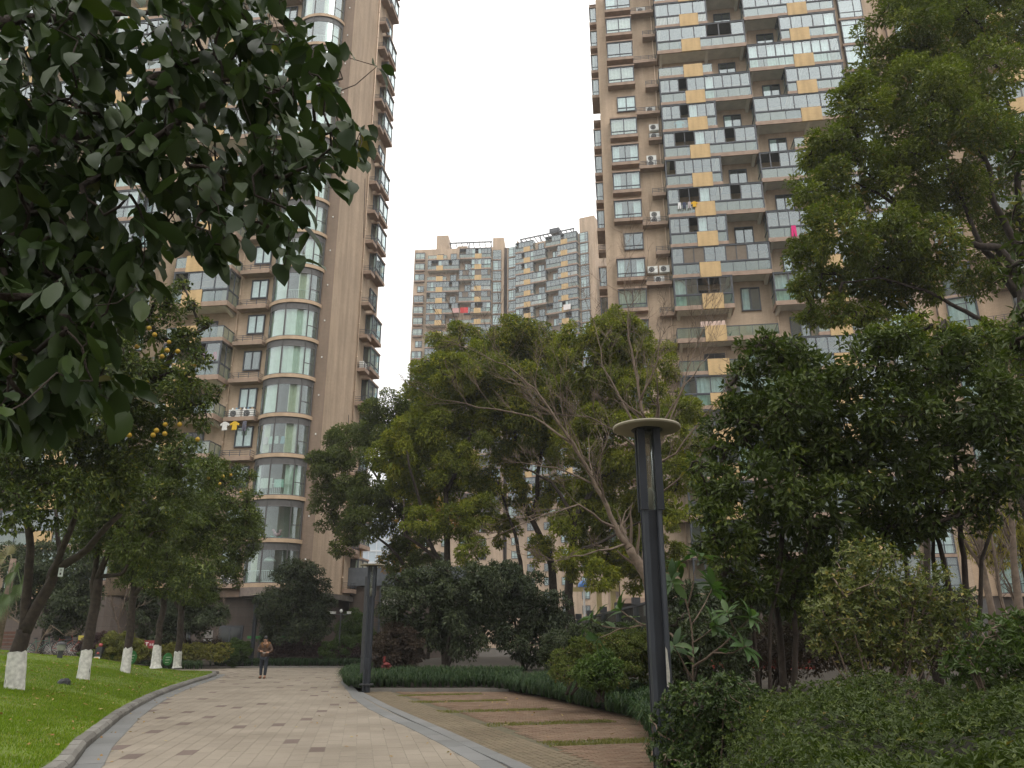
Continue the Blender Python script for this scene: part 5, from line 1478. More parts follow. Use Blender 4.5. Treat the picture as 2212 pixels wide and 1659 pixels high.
# ------------------------------------------------------------------ pomelo row on the lawn
GP = 'pomelo trees with whitewashed trunks on the lawn'
def pomelo(label, stems, lime, cl, Y, dY, seed, fruit, leaf=.10, dens=.62, fy=-1.0):
    base = Vector(stems[0][0][0])
    t = tree('pomelo_tree', label, GP, stems, px_clumps(cl, Y, dY, seed), leaf, dens, M_POM, seed, npuff=17, puff=.34, aspect=.42, droop=.3, br=.008, rmax=.07)
    a, b, r0, r1 = lime
    a = Vector(a) - base; b = Vector(b) - base
    m = MB(); q = random.Random(seed); L = [a.lerp(b, i / 8) for i in range(9)]
    m.tube(L, [r0 * 1.22] + [r0 + (r1 - r0) * i / 8 + q.uniform(-.006, .006) for i in range(1, 9)], 14, 0, False)
    for i in range(len(m.v) - 14, len(m.v)):
        v = m.v[i]; m.v[i] = (v[0], v[1], v[2] + q.uniform(-.05, .03))
    m.obj('whitewashed_base', M_LIME, t, smooth=True)
    for (x, y, dy) in [f for i, f in enumerate(fruit) if i % 4 != 3]:
        p = at(x, y, Y + dy * .72) - base; s = q.uniform(.050, .062)
        m = MB(); m.lathe([(s * .05, -s * .95), (s * .55, -s * .8), (s * .92, -s * .35), (s, 0), (s * .9, s * .42), (s * .6, s * .78), (s * .2, s * 1.02), (s * .05, s * 1.05)], 12)
        m.obj('pomelo_fruit', M_FRUIT, t, p, smooth=True)
    return t
M_FRUIT = simple('pomelo_peel', (.34, .215, .018), .5, .2, 12, spec=.35, bump=.15)
tb = Vector(at(30, 1500, 19)); 
pomelo('nearest pomelo tree with forked trunk and white painted base at the left edge', [([tb, at(38, 1410, 19), at(52, 1360, 19)], .20, .16), ([at(50, 1372, 19), at(58, 1280, 19), at(66, 1190, 18.8), at(55, 1100, 18.5), at(70, 1010, 18.3)], .125, .06), ([at(52, 1366, 19), at(92, 1290, 19), at(124, 1230, 18.9), at(190, 1185, 18.6), at(260, 1110, 18.2)], .155, .06), ([at(115, 1245, 18.9), at(150, 1150, 18.6), at(190, 1040, 18.2), at(250, 900, 17.8)], .09, .04), ([at(70, 1150, 18.7), at(20, 1060, 18.4), at(-20, 980, 18)], .08, .03), ([at(105, 1260, 19), at(130, 1190, 19.3), at(120, 1100, 19.5)], .09, .04)],
       (at(29, 1508, 19), at(38, 1407, 19), .225, .195),
       [(40, 1085, 65), (120, 1060, 70), (20, 980, 70), (100, 960, 75), (190, 990, 75), (255, 1040, 60), (60, 870, 70), (150, 870, 75), (240, 910, 70), (310, 950, 60), (330, 870, 60), (250, 800, 65), (170, 780, 60), (330, 780, 55), (290, 700, 46), (340, 640, 30), (390, 740, 36), (400, 830, 45), (420, 900, 36), (240, 660, 40), (370, 680, 24), (430, 780, 22), (390, 620, 16), (440, 700, 14), (200, 700, 45), (410, 660, 12), (300, 600, 22), (460, 850, 16)],
       17.6, 1.0, 201, [(296, 749, -.9), (334, 723, -.9), (365, 739, -.9), (338, 743, -.9), (384, 759, -.9), (420, 790, -.9), (322, 709, -.9), (265, 730, -1), (357, 917, -1.1), (388, 917, -1.), (279, 940, -1.2), (293, 958, -1.2), (338, 930, -1.1), (331, 940, -1.1), (427, 949, -1), (14, 972, -1.4), (249, 560, -.6), (350, 770, -.9), (356, 937, -1.1), (185, 864, -1.3), (361, 757, -.9)])
tb = Vector(at(178, 1476, 24.3))
pomelo('second pomelo tree from the left, leaning white painted trunk and long side limb', [([tb, at(188, 1400, 24.3), at(203, 1320, 24.3), at(212, 1250, 24.2)], .165, .13), ([at(205, 1310, 24.3), at(200, 1260, 24.2), at(212, 1180, 24), at(220, 1100, 23.6)], .11, .05), ([at(212, 1250, 24.2), at(232, 1200, 24), at(255, 1120, 23.6)], .12, .05), ([at(222, 1245, 24.2), at(262, 1240, 24), at(285, 1205, 23.8), at(330, 1150, 23.4)], .07, .03)],
       (at(177, 1482, 24.3), at(188, 1404, 24.3), .18, .155),
       [(200, 1130, 55), (270, 1120, 60), (340, 1100, 60), (230, 1070, 60), (310, 1040, 60), (390, 1050, 55), (400, 990, 40), (330, 1170, 45), (440, 1020, 36), (170, 1170, 40), (270, 1180, 36)], 23.6, 1.0, 202, [(450, 1033, -.9), (498, 1026, -.3), (482, 1029, -.3)])
tb = Vector(at(270, 1457, 30))
pomelo('third pomelo tree from the left, white painted trunk in front of the golden ball shrub', [([tb, at(277, 1395, 30), at(285, 1310, 30), at(290, 1250, 30)], .155, .12), ([at(288, 1290, 30), at(318, 1250, 29.8), at(350, 1220, 29.5)], .10, .05), ([at(290, 1250, 30), at(290, 1180, 29.8), at(320, 1120, 29.5)], .11, .05)],
       (at(269, 1462, 30), at(277, 1399, 30), .175, .15),
       [(420, 1120, 50), (480, 1070, 40), (500, 1120, 42), (360, 1170, 50), (540, 1130, 28), (440, 1170, 48), (520, 1030, 24), (390, 1120, 50), (300, 1190, 45), (460, 1020, 28), (330, 1230, 36), (540, 1070, 20), (280, 1230, 36)], 29.2, 1.0, 203, [(520, 1063, -1), (475, 1045, -1)])
tb = Vector(at(337, 1441, 36))
pomelo('fourth pomelo tree from the left, slim trunk with spreading white root flare', [([tb, at(340, 1395, 36), at(350, 1330, 36), at(355, 1270, 36)], .17, .12), ([at(352, 1310, 36), at(372, 1260, 35.8), at(390, 1210, 35.5)], .08, .04)],
       (at(336, 1444, 36), at(340, 1394, 36), .22, .165),
       [(370, 1215, 40), (430, 1225, 40), (330, 1230, 34), (400, 1260, 36), (350, 1265, 26), (300, 1250, 28)], 35.4, .8, 204, [])
tb = Vector(at(383, 1440, 39))
pomelo('fifth and farthest pomelo tree, white painted trunk near the rounded lawn tip', [([tb, at(385, 1405, 39), at(391, 1330, 39), at(394, 1270, 39)], .18, .13), ([at(392, 1320, 39), at(420, 1270, 38.8), at(450, 1220, 38.5)], .09, .04), ([at(391, 1330, 39), at(370, 1280, 39), at(360, 1230, 39)], .08, .04)],
       (at(382, 1443, 39), at(385, 1407, 39), .19, .17),
       [(420, 1250, 34), (480, 1210, 40), (525, 1175, 32), (470, 1150, 36), (545, 1110, 26), (440, 1280, 30), (500, 1240, 26), (380, 1260, 30), (555, 1150, 18)], 38.2, .8, 205, [])
# tree name plate tied to the first pomelo
m = MB(); m.box(-.055, 0, -.10, .055, .012, .10)
o = m.obj('tree_plate', simple('plate_pale', (.50, .54, .52), .4), None, at(131, 1236, 18.65)); tag(o, 'small pale name plate hung on the forked trunk of the nearest pomelo tree', 'plate')
m = MB(); glyph(m, -.02, .03, .04, -.003, 0, 5); m.box(-.02, -.003, -.06, .02, -.001, -.01); m.obj('lettering', M_INK, o)

# ------------------------------------------------------------------ bare trees
def bare(name, label, limbs, seed, depth=4, spread=.5, bark=M_BARKG, group=None, start=.25, rtw=.0055):
    base = Vector(limbs[0][0][0])
    t = thing(name, label, 'tree', base, 0, group)
    mb = MB(); q = random.Random(seed)
    def grow(p, d, L, r, lv):
        n = 5; pts = [p]; dd = d.copy()
        for i in range(n):
            dd = (dd + Vector((q.gauss(0, .16), q.gauss(0, .16), q.gauss(.03, .12)))).normalized()
            pts.append(pts[-1] + dd * L / n)
        rs = [max(rtw * .6, r * (1 - .7 * i / n)) for i in range(n + 1)]
        mb.tube(pts, rs, 5 if r > .02 else 4, 0, False)
        if lv <= 0: return
        for k in range(q.randint(3, 5)):
            i = q.randint(1, n); nd = (dd + Vector((q.uniform(-1, 1), q.uniform(-1, 1), q.uniform(-.5, .9))) * spread * 1.25).normalized()
            grow(pts[i], nd, L * q.uniform(.5, .75), max(rtw, rs[i] * .6), lv - 1)
    for i, (ln, ra, rb, lv) in enumerate(limbs):
        pts = limb(mb, [Vector(p) - base for p in ln], ra, rb, seed + i, amp=.04)
        n = len(pts)
        for k in range(int(n * start), n):
            if q.random() < .75:
                d = (pts[min(k + 1, n - 1)] - pts[max(k - 1, 0)]).normalized()
                nd = (d + Vector((q.uniform(-1, 1), q.uniform(-1, 1), q.uniform(-.3, 1))) * spread * 1.5).normalized()
                L = (pts[-1] - pts[0]).length * q.uniform(.16, .32)
                grow(pts[k], nd, L, max(.010, (ra + (rb - ra) * k / n) * .42), lv)
        grow(pts[-1], (pts[-1] - pts[-2]).normalized(), (pts[-1] - pts[0]).length * .22, rb, 2)
    mb.obj('trunk', bark, t, smooth=True)
    return t
YB = 19.0
bare('bare_tree', 'leaning leafless tree with pale branches in front of the middle camphors',
     [([(at(1425, 1383, YB).x, YB, .4), at(1415, 1290, YB), at(1384, 1225, YB), at(1360, 1185, YB)], .17, .11, 0),
      ([at(1368, 1192, YB), at(1336, 1152, YB), at(1312, 1095, YB), at(1280, 1035, YB), at(1240, 960, YB - .2), at(1200, 904, YB - .3), at(1156, 840, YB - .4), at(1104, 796, YB - .5), at(1052, 772, YB - .5)], .078, .010, 2),
      ([at(1330, 1140, YB), at(1250, 1090, YB - .6), at(1180, 1110, YB - 1), at(1090, 1150, YB - 1.3)], .035, .008, 2),
      ([at(1290, 1050, YB), at(1200, 1010, YB + .4), at(1130, 1000, YB + .6)], .03, .008, 2),
      ([at(1240, 960, YB - .2), at(1150, 900, YB + .4), at(1030, 880, YB + .8), at(960, 865, YB + 1)], .035, .008, 2),
      ([at(1350, 1175, YB), at(1260, 1200, YB - .8), at(1190, 1210, YB - 1.2)], .03, .007, 2)], 301)
bare('bare_tree', 'upright leafless tree with pale ascending branches behind the front lamp head',
     [([(at(1415, 1383, 20.5).x, 20.5, .4), at(1412, 1200, 20.5), at(1405, 1050, 20.5), at(1400, 960, 20.5)], .13, .10, 0),
      ([at(1402, 980, 20.5), at(1385, 880, 20.5), at(1370, 790, 20.5), at(1356, 700, 20.5), at(1350, 600, 20.6)], .058, .008, 2),
      ([at(1402, 980, 20.5), at(1440, 900, 20.3), at(1480, 830, 20), at(1530, 770, 19.8)], .045, .008, 2),
      ([at(1402, 975, 20.5), at(1350, 880, 20.9), at(1300, 790, 21.2), at(1285, 700, 21.4)], .042, .008, 2),
      ([at(1405, 1010, 20.5), at(1460, 980, 20.2), at(1520, 900, 20), at(1560, 850, 19.8)], .038, .008, 2),
      ([at(1380, 870, 20.5), at(1420, 780, 20.3), at(1430, 700, 20.2)], .035, .008, 2),
      ([at(1405, 1020, 20.5), at(1450, 900, 20.8), at(1500, 760, 21), at(1525, 690, 21)], .036, .008, 2),
      ([at(1408, 1080, 20.5), at(1460, 1040, 20), at(1530, 960, 19.6), at(1580, 900, 19.4)], .03, .008, 2),
      ([at(1402, 990, 20.5), at(1330, 930, 20), at(1270, 900, 19.6), at(1190, 890, 19.3)], .03, .008, 2)], 302)
bare('bare_tree', 'slim leafless tree by the dark curved wall behind the lawn', [([(at(255, 1383, 46).x, 46, .4), at(255, 1340, 46), at(270, 1290, 46), at(280, 1250, 46)], .05, .02, 2), ([at(255, 1350, 46), at(245, 1310, 46), at(235, 1270, 46)], .035, .01, 2)], 303, rtw=.012)
bare('bare_tree', 'low leafless shrub beside the park bench', [([(at(70, 1383, 41).x, 41, .5), at(50, 1350, 41), at(20, 1330, 41), at(0, 1320, 41)], .05, .015, 2), ([(at(75, 1383, 41).x, 41, .5), at(110, 1350, 41), at(135, 1370, 41)], .04, .012, 2)], 304, rtw=.012)
bare('bare_tree', 'thin leafless shrub in front of the tower doorway', [([(at(470, 1383, 53).x, 53, .2), at(470, 1370, 53), at(478, 1330, 53)], .04, .015, 2), ([(at(430, 1383, 53).x, 53, .2), at(428, 1360, 53)], .03, .012, 2)], 305, rtw=.012)
for (sd, lab, lines) in ((306, 'pale leaning bare trunk at the right edge, left of the straight one', [([ground_pt(2135, 20, .6), at(2128, 1250, 20), at(2118, 1180, 20), at(2092, 1080, 20), at(2070, 1000, 20)], .10, .03, 2), ([at(2122, 1230, 20), at(2085, 1170, 20), at(2060, 1130, 20)], .06, .02, 2), ([ground_pt(2160, 20.3, .6), at(2158, 1270, 20.3), at(2145, 1180, 20.3), at(2130, 1060, 20.3)], .06, .02, 2)]),
                        (307, 'straight pale bare trunk at the right edge', [([ground_pt(2200, 21, .6), at(2195, 1260, 21), at(2185, 1120, 21), at(2180, 960, 21)], .12, .05, 2), ([at(2190, 1180, 21), at(2150, 1090, 21), at(2130, 1000, 21)], .05, .02, 2)])):
    bare('bare_tree', lab, lines, sd, group='bare trunks at the right edge')
wl_ = px_clumps([(2140, 1140, 40), (2185, 1120, 40), (2200, 1180, 36), (2110, 1170, 30), (2160, 1210, 30), (2190, 1070, 34), (2120, 1090, 26)], 24, .8, 16)
tree('willow_tree', 'yellow leaved willow drooping behind the bare trunks at the right edge', None, [([ground_pt(2215, 24, .6), at(2210, 1200, 24), at(2190, 1080, 24)], .12, .05)], wl_, .10, .14, M_WIL, 308, npuff=22, puff=.5, aspect=.2, droop=1.6)

# ================================================================== FOREGROUND HEDGES AND PLANTS
def hedge_edge(y): return .18 * y + .18
def hedge_h(x, y):
    d = np.minimum(np.minimum((x - hedge_edge(y)) / .55, (10.2 - y) / 1.0), (y - 2.2) / .5)
    s = np.clip(d, 0, 1) ** .5
    base = bed_z(x, y)
    n = .10 * np.sin(2.1 * x + 1.3 * y) + .08 * np.sin(3.7 * x - 2.2 * y + 1) + .05 * np.sin(6.3 * y + 4 * x)
    top = 1.04 + n + .03 * np.clip(x - 2, 0, 6)
    return base * (1 - s) + top * s
def rosette_cloud(name, P, Nn, k, leaf, aspect, mat, seed, parent=None, tilt=.9):
    """whorls of k leaves at each twig tip"""
    r = np.random.default_rng(seed); n = len(P)
    A = unit(Nn + r.normal(size=(n, 3)) * .35)
    U = unit(np.cross(A, r.normal(size=(n, 3)))); W = np.cross(A, U)
    Ps, Ds, Ns, Ls, Vs = [], [], [], [], []
    tv = r.uniform(.15, .85, n)
    for i in range(k):
        a = 2 * PI * i / k + r.uniform(-.4, .4, n)
        o = U * np.cos(a)[:, None] + W * np.sin(a)[:, None]
        el = r.uniform(.1, tilt, n)[:, None]
        Ds.append(o * (1 - .3 * el) + A * el); Ns.append(A - o * el * .6)
        Ps.append(P - A * r.uniform(0, leaf * .5, n)[:, None]); Ls.append(leaf * r.uniform(.7, 1.25, n))
        Vs.append(np.clip(tv + r.uniform(-.14, .14, n), .001, .984))
    V = np.concatenate(Vs); V[r.uniform(0, 1, len(V)) < .003] = .999
    L = np.concatenate(Ls)
    me = leaf_mesh(name, np.concatenate(Ps), np.concatenate(Ds), np.concatenate(Ns), L, L * aspect, mat, V)
    return put(name, me, parent)

hd = thing('azalea_hedge', 'wide clipped azalea hedge of small leaf rosettes filling the lower right corner', 'hedge', (3.2, 6, 0))
r = np.random.default_rng(17)
n = 30000
y = 2.6 + 7.6 * r.uniform(0, 1, n) ** .9; x = hedge_edge(y) + r.uniform(0, 1, n) ** .9 * (.72 * y + 1.2 - hedge_edge(y))
z = hedge_h(x, y)
e = .03
gx = (hedge_h(x + e, y) - hedge_h(x - e, y)) / (2 * e); gy = (hedge_h(x, y + e) - hedge_h(x, y - e)) / (2 * e)
N = unit(np.stack([-gx, -gy, np.ones(n)], 1))
keep = r.uniform(0, 1, n) < (.74 + .42 * np.sin(5.1 * x + 1.7 * y) * np.sin(4.3 * y - 1.1 * x))
P = np.stack([x, y, z], 1) + N * r.uniform(-.13, .04, n)[:, None] - np.array([3.2, 6, 0])
o = rosette_cloud('foliage', P[keep], N[keep], 5, .040, .42, M_AZA, 18, hd); o['kind'] = 'stuff'
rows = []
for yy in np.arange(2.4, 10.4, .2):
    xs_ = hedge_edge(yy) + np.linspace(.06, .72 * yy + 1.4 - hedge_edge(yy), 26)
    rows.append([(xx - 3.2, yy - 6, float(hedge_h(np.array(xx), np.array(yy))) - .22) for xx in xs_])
put('inner_shade', sheet('inner_shade', rows, simple('hedge_inner_shade', (.022, .02, .012), .95, .4, 9)), hd)  # dark sheet below the leaves, the hedge's inner shade put into its colour

def shrub_shell(name, label, cl, Y, leaf, aspect, mat, seed, dens=.8, k=5, cat='shrub', stems=6, zb=.4, group=None, rosette=True, bark=M_BARKB, dY=.25, inner=.55, kind_full=True):
    """shrub whose leaves sit on the outside of overlapping clumps, with visible stems"""
    c = px_clumps(cl, Y, dY, seed)
    base = Vector((c[0][0][0], Y, zb)); t = thing(name, label, cat, base, 0, group)
    r = np.random.default_rng(seed); Ps, Ns = [], []
    for (cc, R, Rz) in c:
        n = int(dens * 4 * PI * R * R / (k * leaf * leaf * aspect * .55))
        u = sph(r, n); u[:, 2] += .1; u = unit(u)
        Ps.append(cc + u * np.array([R, R, Rz]) * (inner + (1 - inner) * r.uniform(0, 1, n) ** .6)[:, None]); Ns.append(unit(u + np.array([0, 0, .5])))
    P = np.concatenate(Ps) - np.array(base); Nn = np.concatenate(Ns)
    o = rosette_cloud('foliage', P, Nn, k, leaf, aspect, mat, seed + 1, t); o['kind'] = 'stuff'
    mb = MB(); q = random.Random(seed); roots = []
    for i in range(stems):
        cc = Vector(c[q.randrange(len(c))][0]) - base
        s = Vector((q.uniform(-.15, .15), q.uniform(-.15, .15), -.05))
        roots += dense(limb(mb, [s, s.lerp(cc, .5) + Vector((0, 0, .05)), cc], .016, .006, seed + i, 5), .15)[1:]
    sel = P[r.permutation(len(P))[:240]]
    mst_branches(mb, roots, sel, .0028, seed=seed, rmax=.012, n=4)
    mb.obj('stems', bark, t, smooth=True)
    return t
shrub_shell('euonymus_shrub', 'glossy round leaved shrub hugging the foot of the front lamp post', [(1500, 1520, 60), (1570, 1500, 55), (1450, 1560, 50), (1440, 1620, 45), (1510, 1590, 60), (1580, 1560, 55), (1620, 1510, 40), (1470, 1660, 55), (1540, 1650, 50), (1460, 1510, 34)], 7.6, .040, .62, M_EUO, 401, .75, 5, zb=.35)
shrub_shell('camellia_shrub', 'airy camellia shrub with pale and yellowing leaves and upright stems, above the azalea hedge', [(1850, 1215, 56), (1905, 1205, 46), (1825, 1275, 60), (1900, 1290, 66), (1965, 1265, 60), (1775, 1315, 50), (1840, 1350, 66), (1925, 1365, 70), (2005, 1320, 60), (2065, 1300, 46), (1780, 1385, 50), (1960, 1415, 60), (2040, 1380, 50), (2090, 1345, 30), (1870, 1420, 60), (2030, 1240, 30), (1790, 1250, 30), (1760, 1360, 26), (1990, 1205, 18)], 9.6, .058, .55, M_CML, 402, .42, 3, stems=16, zb=.45, inner=.2)
shrub_shell('broad_leaf_shrub', 'broad leaved green shrub with a few red leaves at the right edge above the hedge', [(2150, 1385, 60), (2095, 1425, 46), (2200, 1415, 60), (2200, 1350, 44), (2120, 1450, 44), (2230, 1380, 60), (2060, 1450, 30)], 7.8, .075, .42, M_RHO, 403, .7, 5, zb=.5, stems=8)

# large leaved loquat, its leaves modelled one by one
LQ = thing('loquat_sapling', 'large leaved loquat sapling growing behind the front lamp post, one branch reaching left', 'sapling', (at(1500, 1383, 9.9).x, 9.9, .45))
LB = LQ.location
mb = MB(); q = random.Random(77)
stem_lines = [
    [at(1500, 1560, 9.9), at(1497, 1450, 9.9), at(1493, 1350, 9.9), at(1478, 1270, 9.9), at(1462, 1220, 9.9)],
    [at(1486, 1310, 9.9), at(1500, 1240, 9.8), at(1508, 1195, 9.8)],
    [at(1497, 1440, 9.9), at(1540, 1410, 9.6), at(1590, 1365, 9.4), at(1625, 1330, 9.3)],
    [at(1590, 1365, 9.4), at(1570, 1320, 9.3)],
    [at(1497, 1430, 9.9), at(1450, 1370, 10.1), at(1400, 1350, 10.3), at(1340, 1358, 10.5), at(1300, 1352, 10.6), at(1275, 1335, 10.6)],
    [at(1390, 1350, 10.3), at(1355, 1330, 10.4), at(1340, 1318, 10.4)],
    [at(1493, 1350, 9.9), at(1525, 1300, 10.1), at(1540, 1268, 10.2)],
    [at(1478, 1270, 9.9), at(1450, 1255, 9.7)],
    [at(1540, 1410, 9.6), at(1585, 1410, 9.3), at(1612, 1395, 9.2)],
    [at(1497, 1470, 9.9), at(1470, 1420, 9.6), at(1455, 1395, 9.5)],
    [at(1340, 1358, 10.5), at(1310, 1372, 10.5), at(1290, 1380, 10.5)],
    [at(1495, 1390, 9.9), at(1530, 1365, 9.7), at(1548, 1350, 9.6)],
]
tips = [(1462, 1220), (1508, 1195)]
lq_mesh = []
for i in range(4):
    lm = leaf_mesh('loquat_leaf', np.zeros((1, 3)), np.array([[0, 1., 0.02]]), np.array([[0, 0, 1.]]), np.array([1.0]), np.array([.30 + .03 * i]), M_LOQ, np.array([.0]), fold=.25 - .08 * i, full=True)
    lq_mesh.append(lm)
def put_leaf(mesh_list, name, parent, p, d, nrm, L, q):
    d = Vector(d).normalized(); nrm = Vector(nrm); s = d.cross(nrm)
    if s.length < 1e-3: s = d.cross(Vector((1, .3, 0)))
    s.normalize(); nn = s.cross(d)
    M = Matrix((s, d, nn)).transposed().to_4x4()
    o = bpy.data.objects.new(name, q.choice(mesh_list)); COL.objects.link(o); o.parent = parent
    o.matrix_local = Matrix.Translation(p) @ M @ Matrix.Diagonal((L, L, L, 1))
    return o
for li, ln in enumerate(stem_lines):
    pts = limb(mb, [Vector(p) - LB for p in ln], .017 if li in (0, 2, 4) else .010, .006, 500 + li, 6, .03)
    tip = pts[-1]; d = (pts[-1] - pts[-3]).normalized()
    for k in range(9):
        a = 2 * PI * k / 9 + q.uniform(-.3, .3); u = d.orthogonal().normalized(); w = d.cross(u)
        o = u * math.cos(a) + w * math.sin(a)
        put_leaf(lq_mesh, 'leaf', LQ, tip - d * q.uniform(0, .05), o + d * q.uniform(-.1, .9) + Vector((0, 0, -.1)), d - o * .3 + Vector((0, 0, .5)), q.uniform(.18, .30), q)
    for p in pts[2:-1:2]:
        for k in range(2):
            if q.random() < .6:
                o = Vector((q.uniform(-1, 1), q.uniform(-1, 1), q.uniform(-.1, .5)))
                put_leaf(lq_mesh, 'leaf', LQ, p, o, Vector((0, 0, 1)), q.uniform(.18, .30), q)
mb.obj('stem', M_BARKB, LQ, smooth=True)

# fan palm at the left edge
PT = thing('fan_palm', 'fan palm with pale hanging leaves half cut by the left edge', 'palm', (at(-5, 1383, 31).x, 31, 1.0))
PB_ = PT.location
m = MB(); m.tube([(0, 0, -.4), (.05, 0, 2.0), (0, 0, 3.6)], [.14, .12, .11], 8); m.obj('trunk', M_BARKB, PT, smooth=True)
q = random.Random(4)
for (x, y, hang) in ((30, 1235, .2), (20, 1285, .9), (-20, 1215, .1), (45, 1262, .5), (0, 1310, 1.2), (-30, 1260, .4), (15, 1200, -.3)):
    c = at(x, y, 31 + q.uniform(-.6, .4)) - PB_
    m = MB(); ax = Vector((c.x - 0, c.y, c.z - 3.4)).normalized()
    m.tube([(0, 0, 3.4), c * .5 + Vector((0, 0, 1.9)), c], .02, 4)
    u = Vector((1, .15, -hang)).normalized(); w = Vector((0.1, -.5, 1)).normalized(); 
    for k in range(22):
        a = -2.3 + 4.6 * k / 21
        d = (ax * math.cos(a) + Vector((ax.z, .2, -ax.x)).normalized() * math.sin(a) + Vector((0, -.15, -.25 * hang))).normalized()
        s = d.cross(Vector((0, 1, .2))).normalized() * .028
        L = .62 * (1 - .18 * abs(a) / 2.3)
        mid = c + d * L * .6; e = c + d * L + Vector((0, 0, -.10 - .1 * hang))
        m.quad(c, mid - s, e, mid + s)
    o = m.obj('fan_leaf', M_PALM, PT)

# ================================================================== FOREGROUND POMELO BRANCHES
FP = thing('pomelo_tree', 'near pomelo tree whose dark drooping leaves hang into the upper left of the view', 'tree', (-3.6, 1.5, 0))
FB = FP.location
POLY = [(-60, -60), (690, -60), (655, 40), (690, 110), (745, 95), (815, 140), (820, 185), (795, 230), (800, 310), (765, 345), (745, 395), (700, 420), (650, 470), (635, 560), (590, 570), (570, 500), (505, 520), (470, 555), (430, 500), (375, 560), (330, 520), (300, 600), (310, 680), (260, 690), (215, 740), (240, 800), (275, 830), (250, 870), (195, 840), (140, 880), (120, 930), (60, 900), (-60, 930)]
def inpoly(x, y):
    c = False; j = len(POLY) - 1
    for i in range(len(POLY)):
        xi, yi = POLY[i]; xj, yj = POLY[j]
        if (yi > y) != (yj > y) and x < (xj - xi) * (y - yi) / (yj - yi) + xi: c = not c
        j = i
    return c
q = random.Random(12)
twigs = []
while len(twigs) < 840:
    x, y = q.uniform(-60, 825), q.uniform(-60, 990)
    if not inpoly(x, y): continue
    # thinner towards the right-hand tips, thick at the left
    if q.random() > 1.0 - .55 * max(0, (x - 250) / 560): continue
    near = max(0, min(1, (y - 150) / 700)) * max(0, min(1, (420 - x) / 420))
    Y = q.uniform(2.3, 3.3) * near + q.uniform(2.8, 4.6) * (1 - near)
    twigs.append((x, y, Y))
TP = np.array([at(*t) for t in twigs]) - np.array(FB)
mb = MB(); roots = []
for i, (ln, ra, rb) in enumerate((
    ([(-3.6, 1.5, -.2), (-3.6, 1.6, 1.4), (-3.3, 1.9, 2.4)], .16, .12),
    ([(-3.3, 1.9, 2.4), at(-80, 420, 3.0), at(120, 300, 3.4), at(330, 250, 3.7), at(560, 210, 3.9), at(740, 170, 4.0)], .05, .006),
    ([(-3.3, 1.9, 2.5), at(-60, 60, 3.2), at(200, 30, 3.7), at(480, 20, 4.1)], .05, .008),
    ([at(120, 300, 3.4), at(330, 350, 3.6), at(560, 350, 3.7), at(700, 330, 3.8)], .022, .005),
    ([(-3.3, 1.9, 2.3), at(-60, 640, 2.7), at(80, 640, 2.8), at(180, 720, 2.8)], .035, .006),
    ([at(200, 330, 3.4), at(380, 430, 3.5), at(560, 480, 3.6), at(620, 520, 3.6)], .016, .004))):
    pts = limb(mb, [Vector(p) - FB for p in ln], ra, rb, 600 + i, 7, .04)
    if i: roots += dense(pts, .12)
mst_branches(mb, roots, TP, .0022, pw=.5, n=4, rmax=.014, wob=.1, seed=3)
mb.obj('trunk', M_BARK, FP, smooth=True)
# leaf meshes: broad ovals with a crease, slightly curled, and a winged stalk
pl_mesh = []
for i in range(6):
    mm = MB()
    wmax = (.50, .54, .46, .50, .58, .44)[i]; curl = (.10, .2, .02, -.08, .15, .25)[i]; fold = (.10, .16, .06, .2, .12, .05)[i]
    prof = [(0, .03), (.08, .20), (.2, .36), (.4, .49), (.6, .48), (.78, .37), (.92, .19), (1.0, .02)]
    for s, wd in prof:
        yv = s; zz = -curl * s * s + .015 * math.sin(s * 19 + i); ww = wd * wmax
        mm.v += [(-ww, yv, zz + fold * ww * 1.4), (-ww * .5, yv, zz + fold * ww * .5 + .008 * math.sin(s * 30)), (0, yv, zz), (ww * .5, yv, zz + fold * ww * .5 + .008 * math.sin(s * 30 + 1)), (ww, yv, zz + fold * ww * 1.4)]
    for k in range(len(prof) - 1):
        for j in range(4):
            a = k * 5 + j; mm.f.append((a, a + 1, a + 6, a + 5)); mm.m.append(0)
    mm.quad((-.01, -.22, .01), (.01, -.22, .01), (.012, 0, 0), (-.012, 0, 0))
    mm.quad((-.05, -.10, .012), (0, -.2, .012), (.05, -.10, .012), (0, 0, .005))
    pl_mesh.append(mm.build('pomelo_leaf', M_POMN, smooth=True))
LEAVES = []
for (x, y, Y), p in zip(twigs, TP):
    for k in range(q.choice((3, 4, 4, 5))):
        az = q.uniform(0, 2 * PI)
        d = Vector((math.cos(az) * .6 + .18, math.sin(az) * .6, -q.uniform(.1, 1.3)))
        nrm = Vector((math.cos(az) * .6 + q.gauss(0, .4), math.sin(az) * .5 + q.gauss(0, .4), .8))
        LEAVES.append((Y + q.uniform(-.1, .1), Vector(p) + Vector((q.uniform(-.06, .06), q.uniform(-.06, .06), q.uniform(-.06, .06))), d, nrm, q.uniform(.10, .158)))
LEAVES.sort(key=lambda t: t[0])
for (Y, p, d, nrm, L) in LEAVES[:298]:
    put_leaf(pl_mesh, 'leaf', FP, p, d, nrm, L, q)
rest = LEAVES[298:]
P = np.array([t[1] for t in rest]); D = np.array([t[2] for t in rest]); Nn = np.array([t[3] for t in rest]); L = np.array([t[4] for t in rest])
o = put('crown', leaf_mesh('crown', P, D, Nn, L, L * .58, M_POMN, np.random.default_rng(5).uniform(0, .994, len(L)), full=True, fold=.16), FP); o['kind'] = 'stuff'

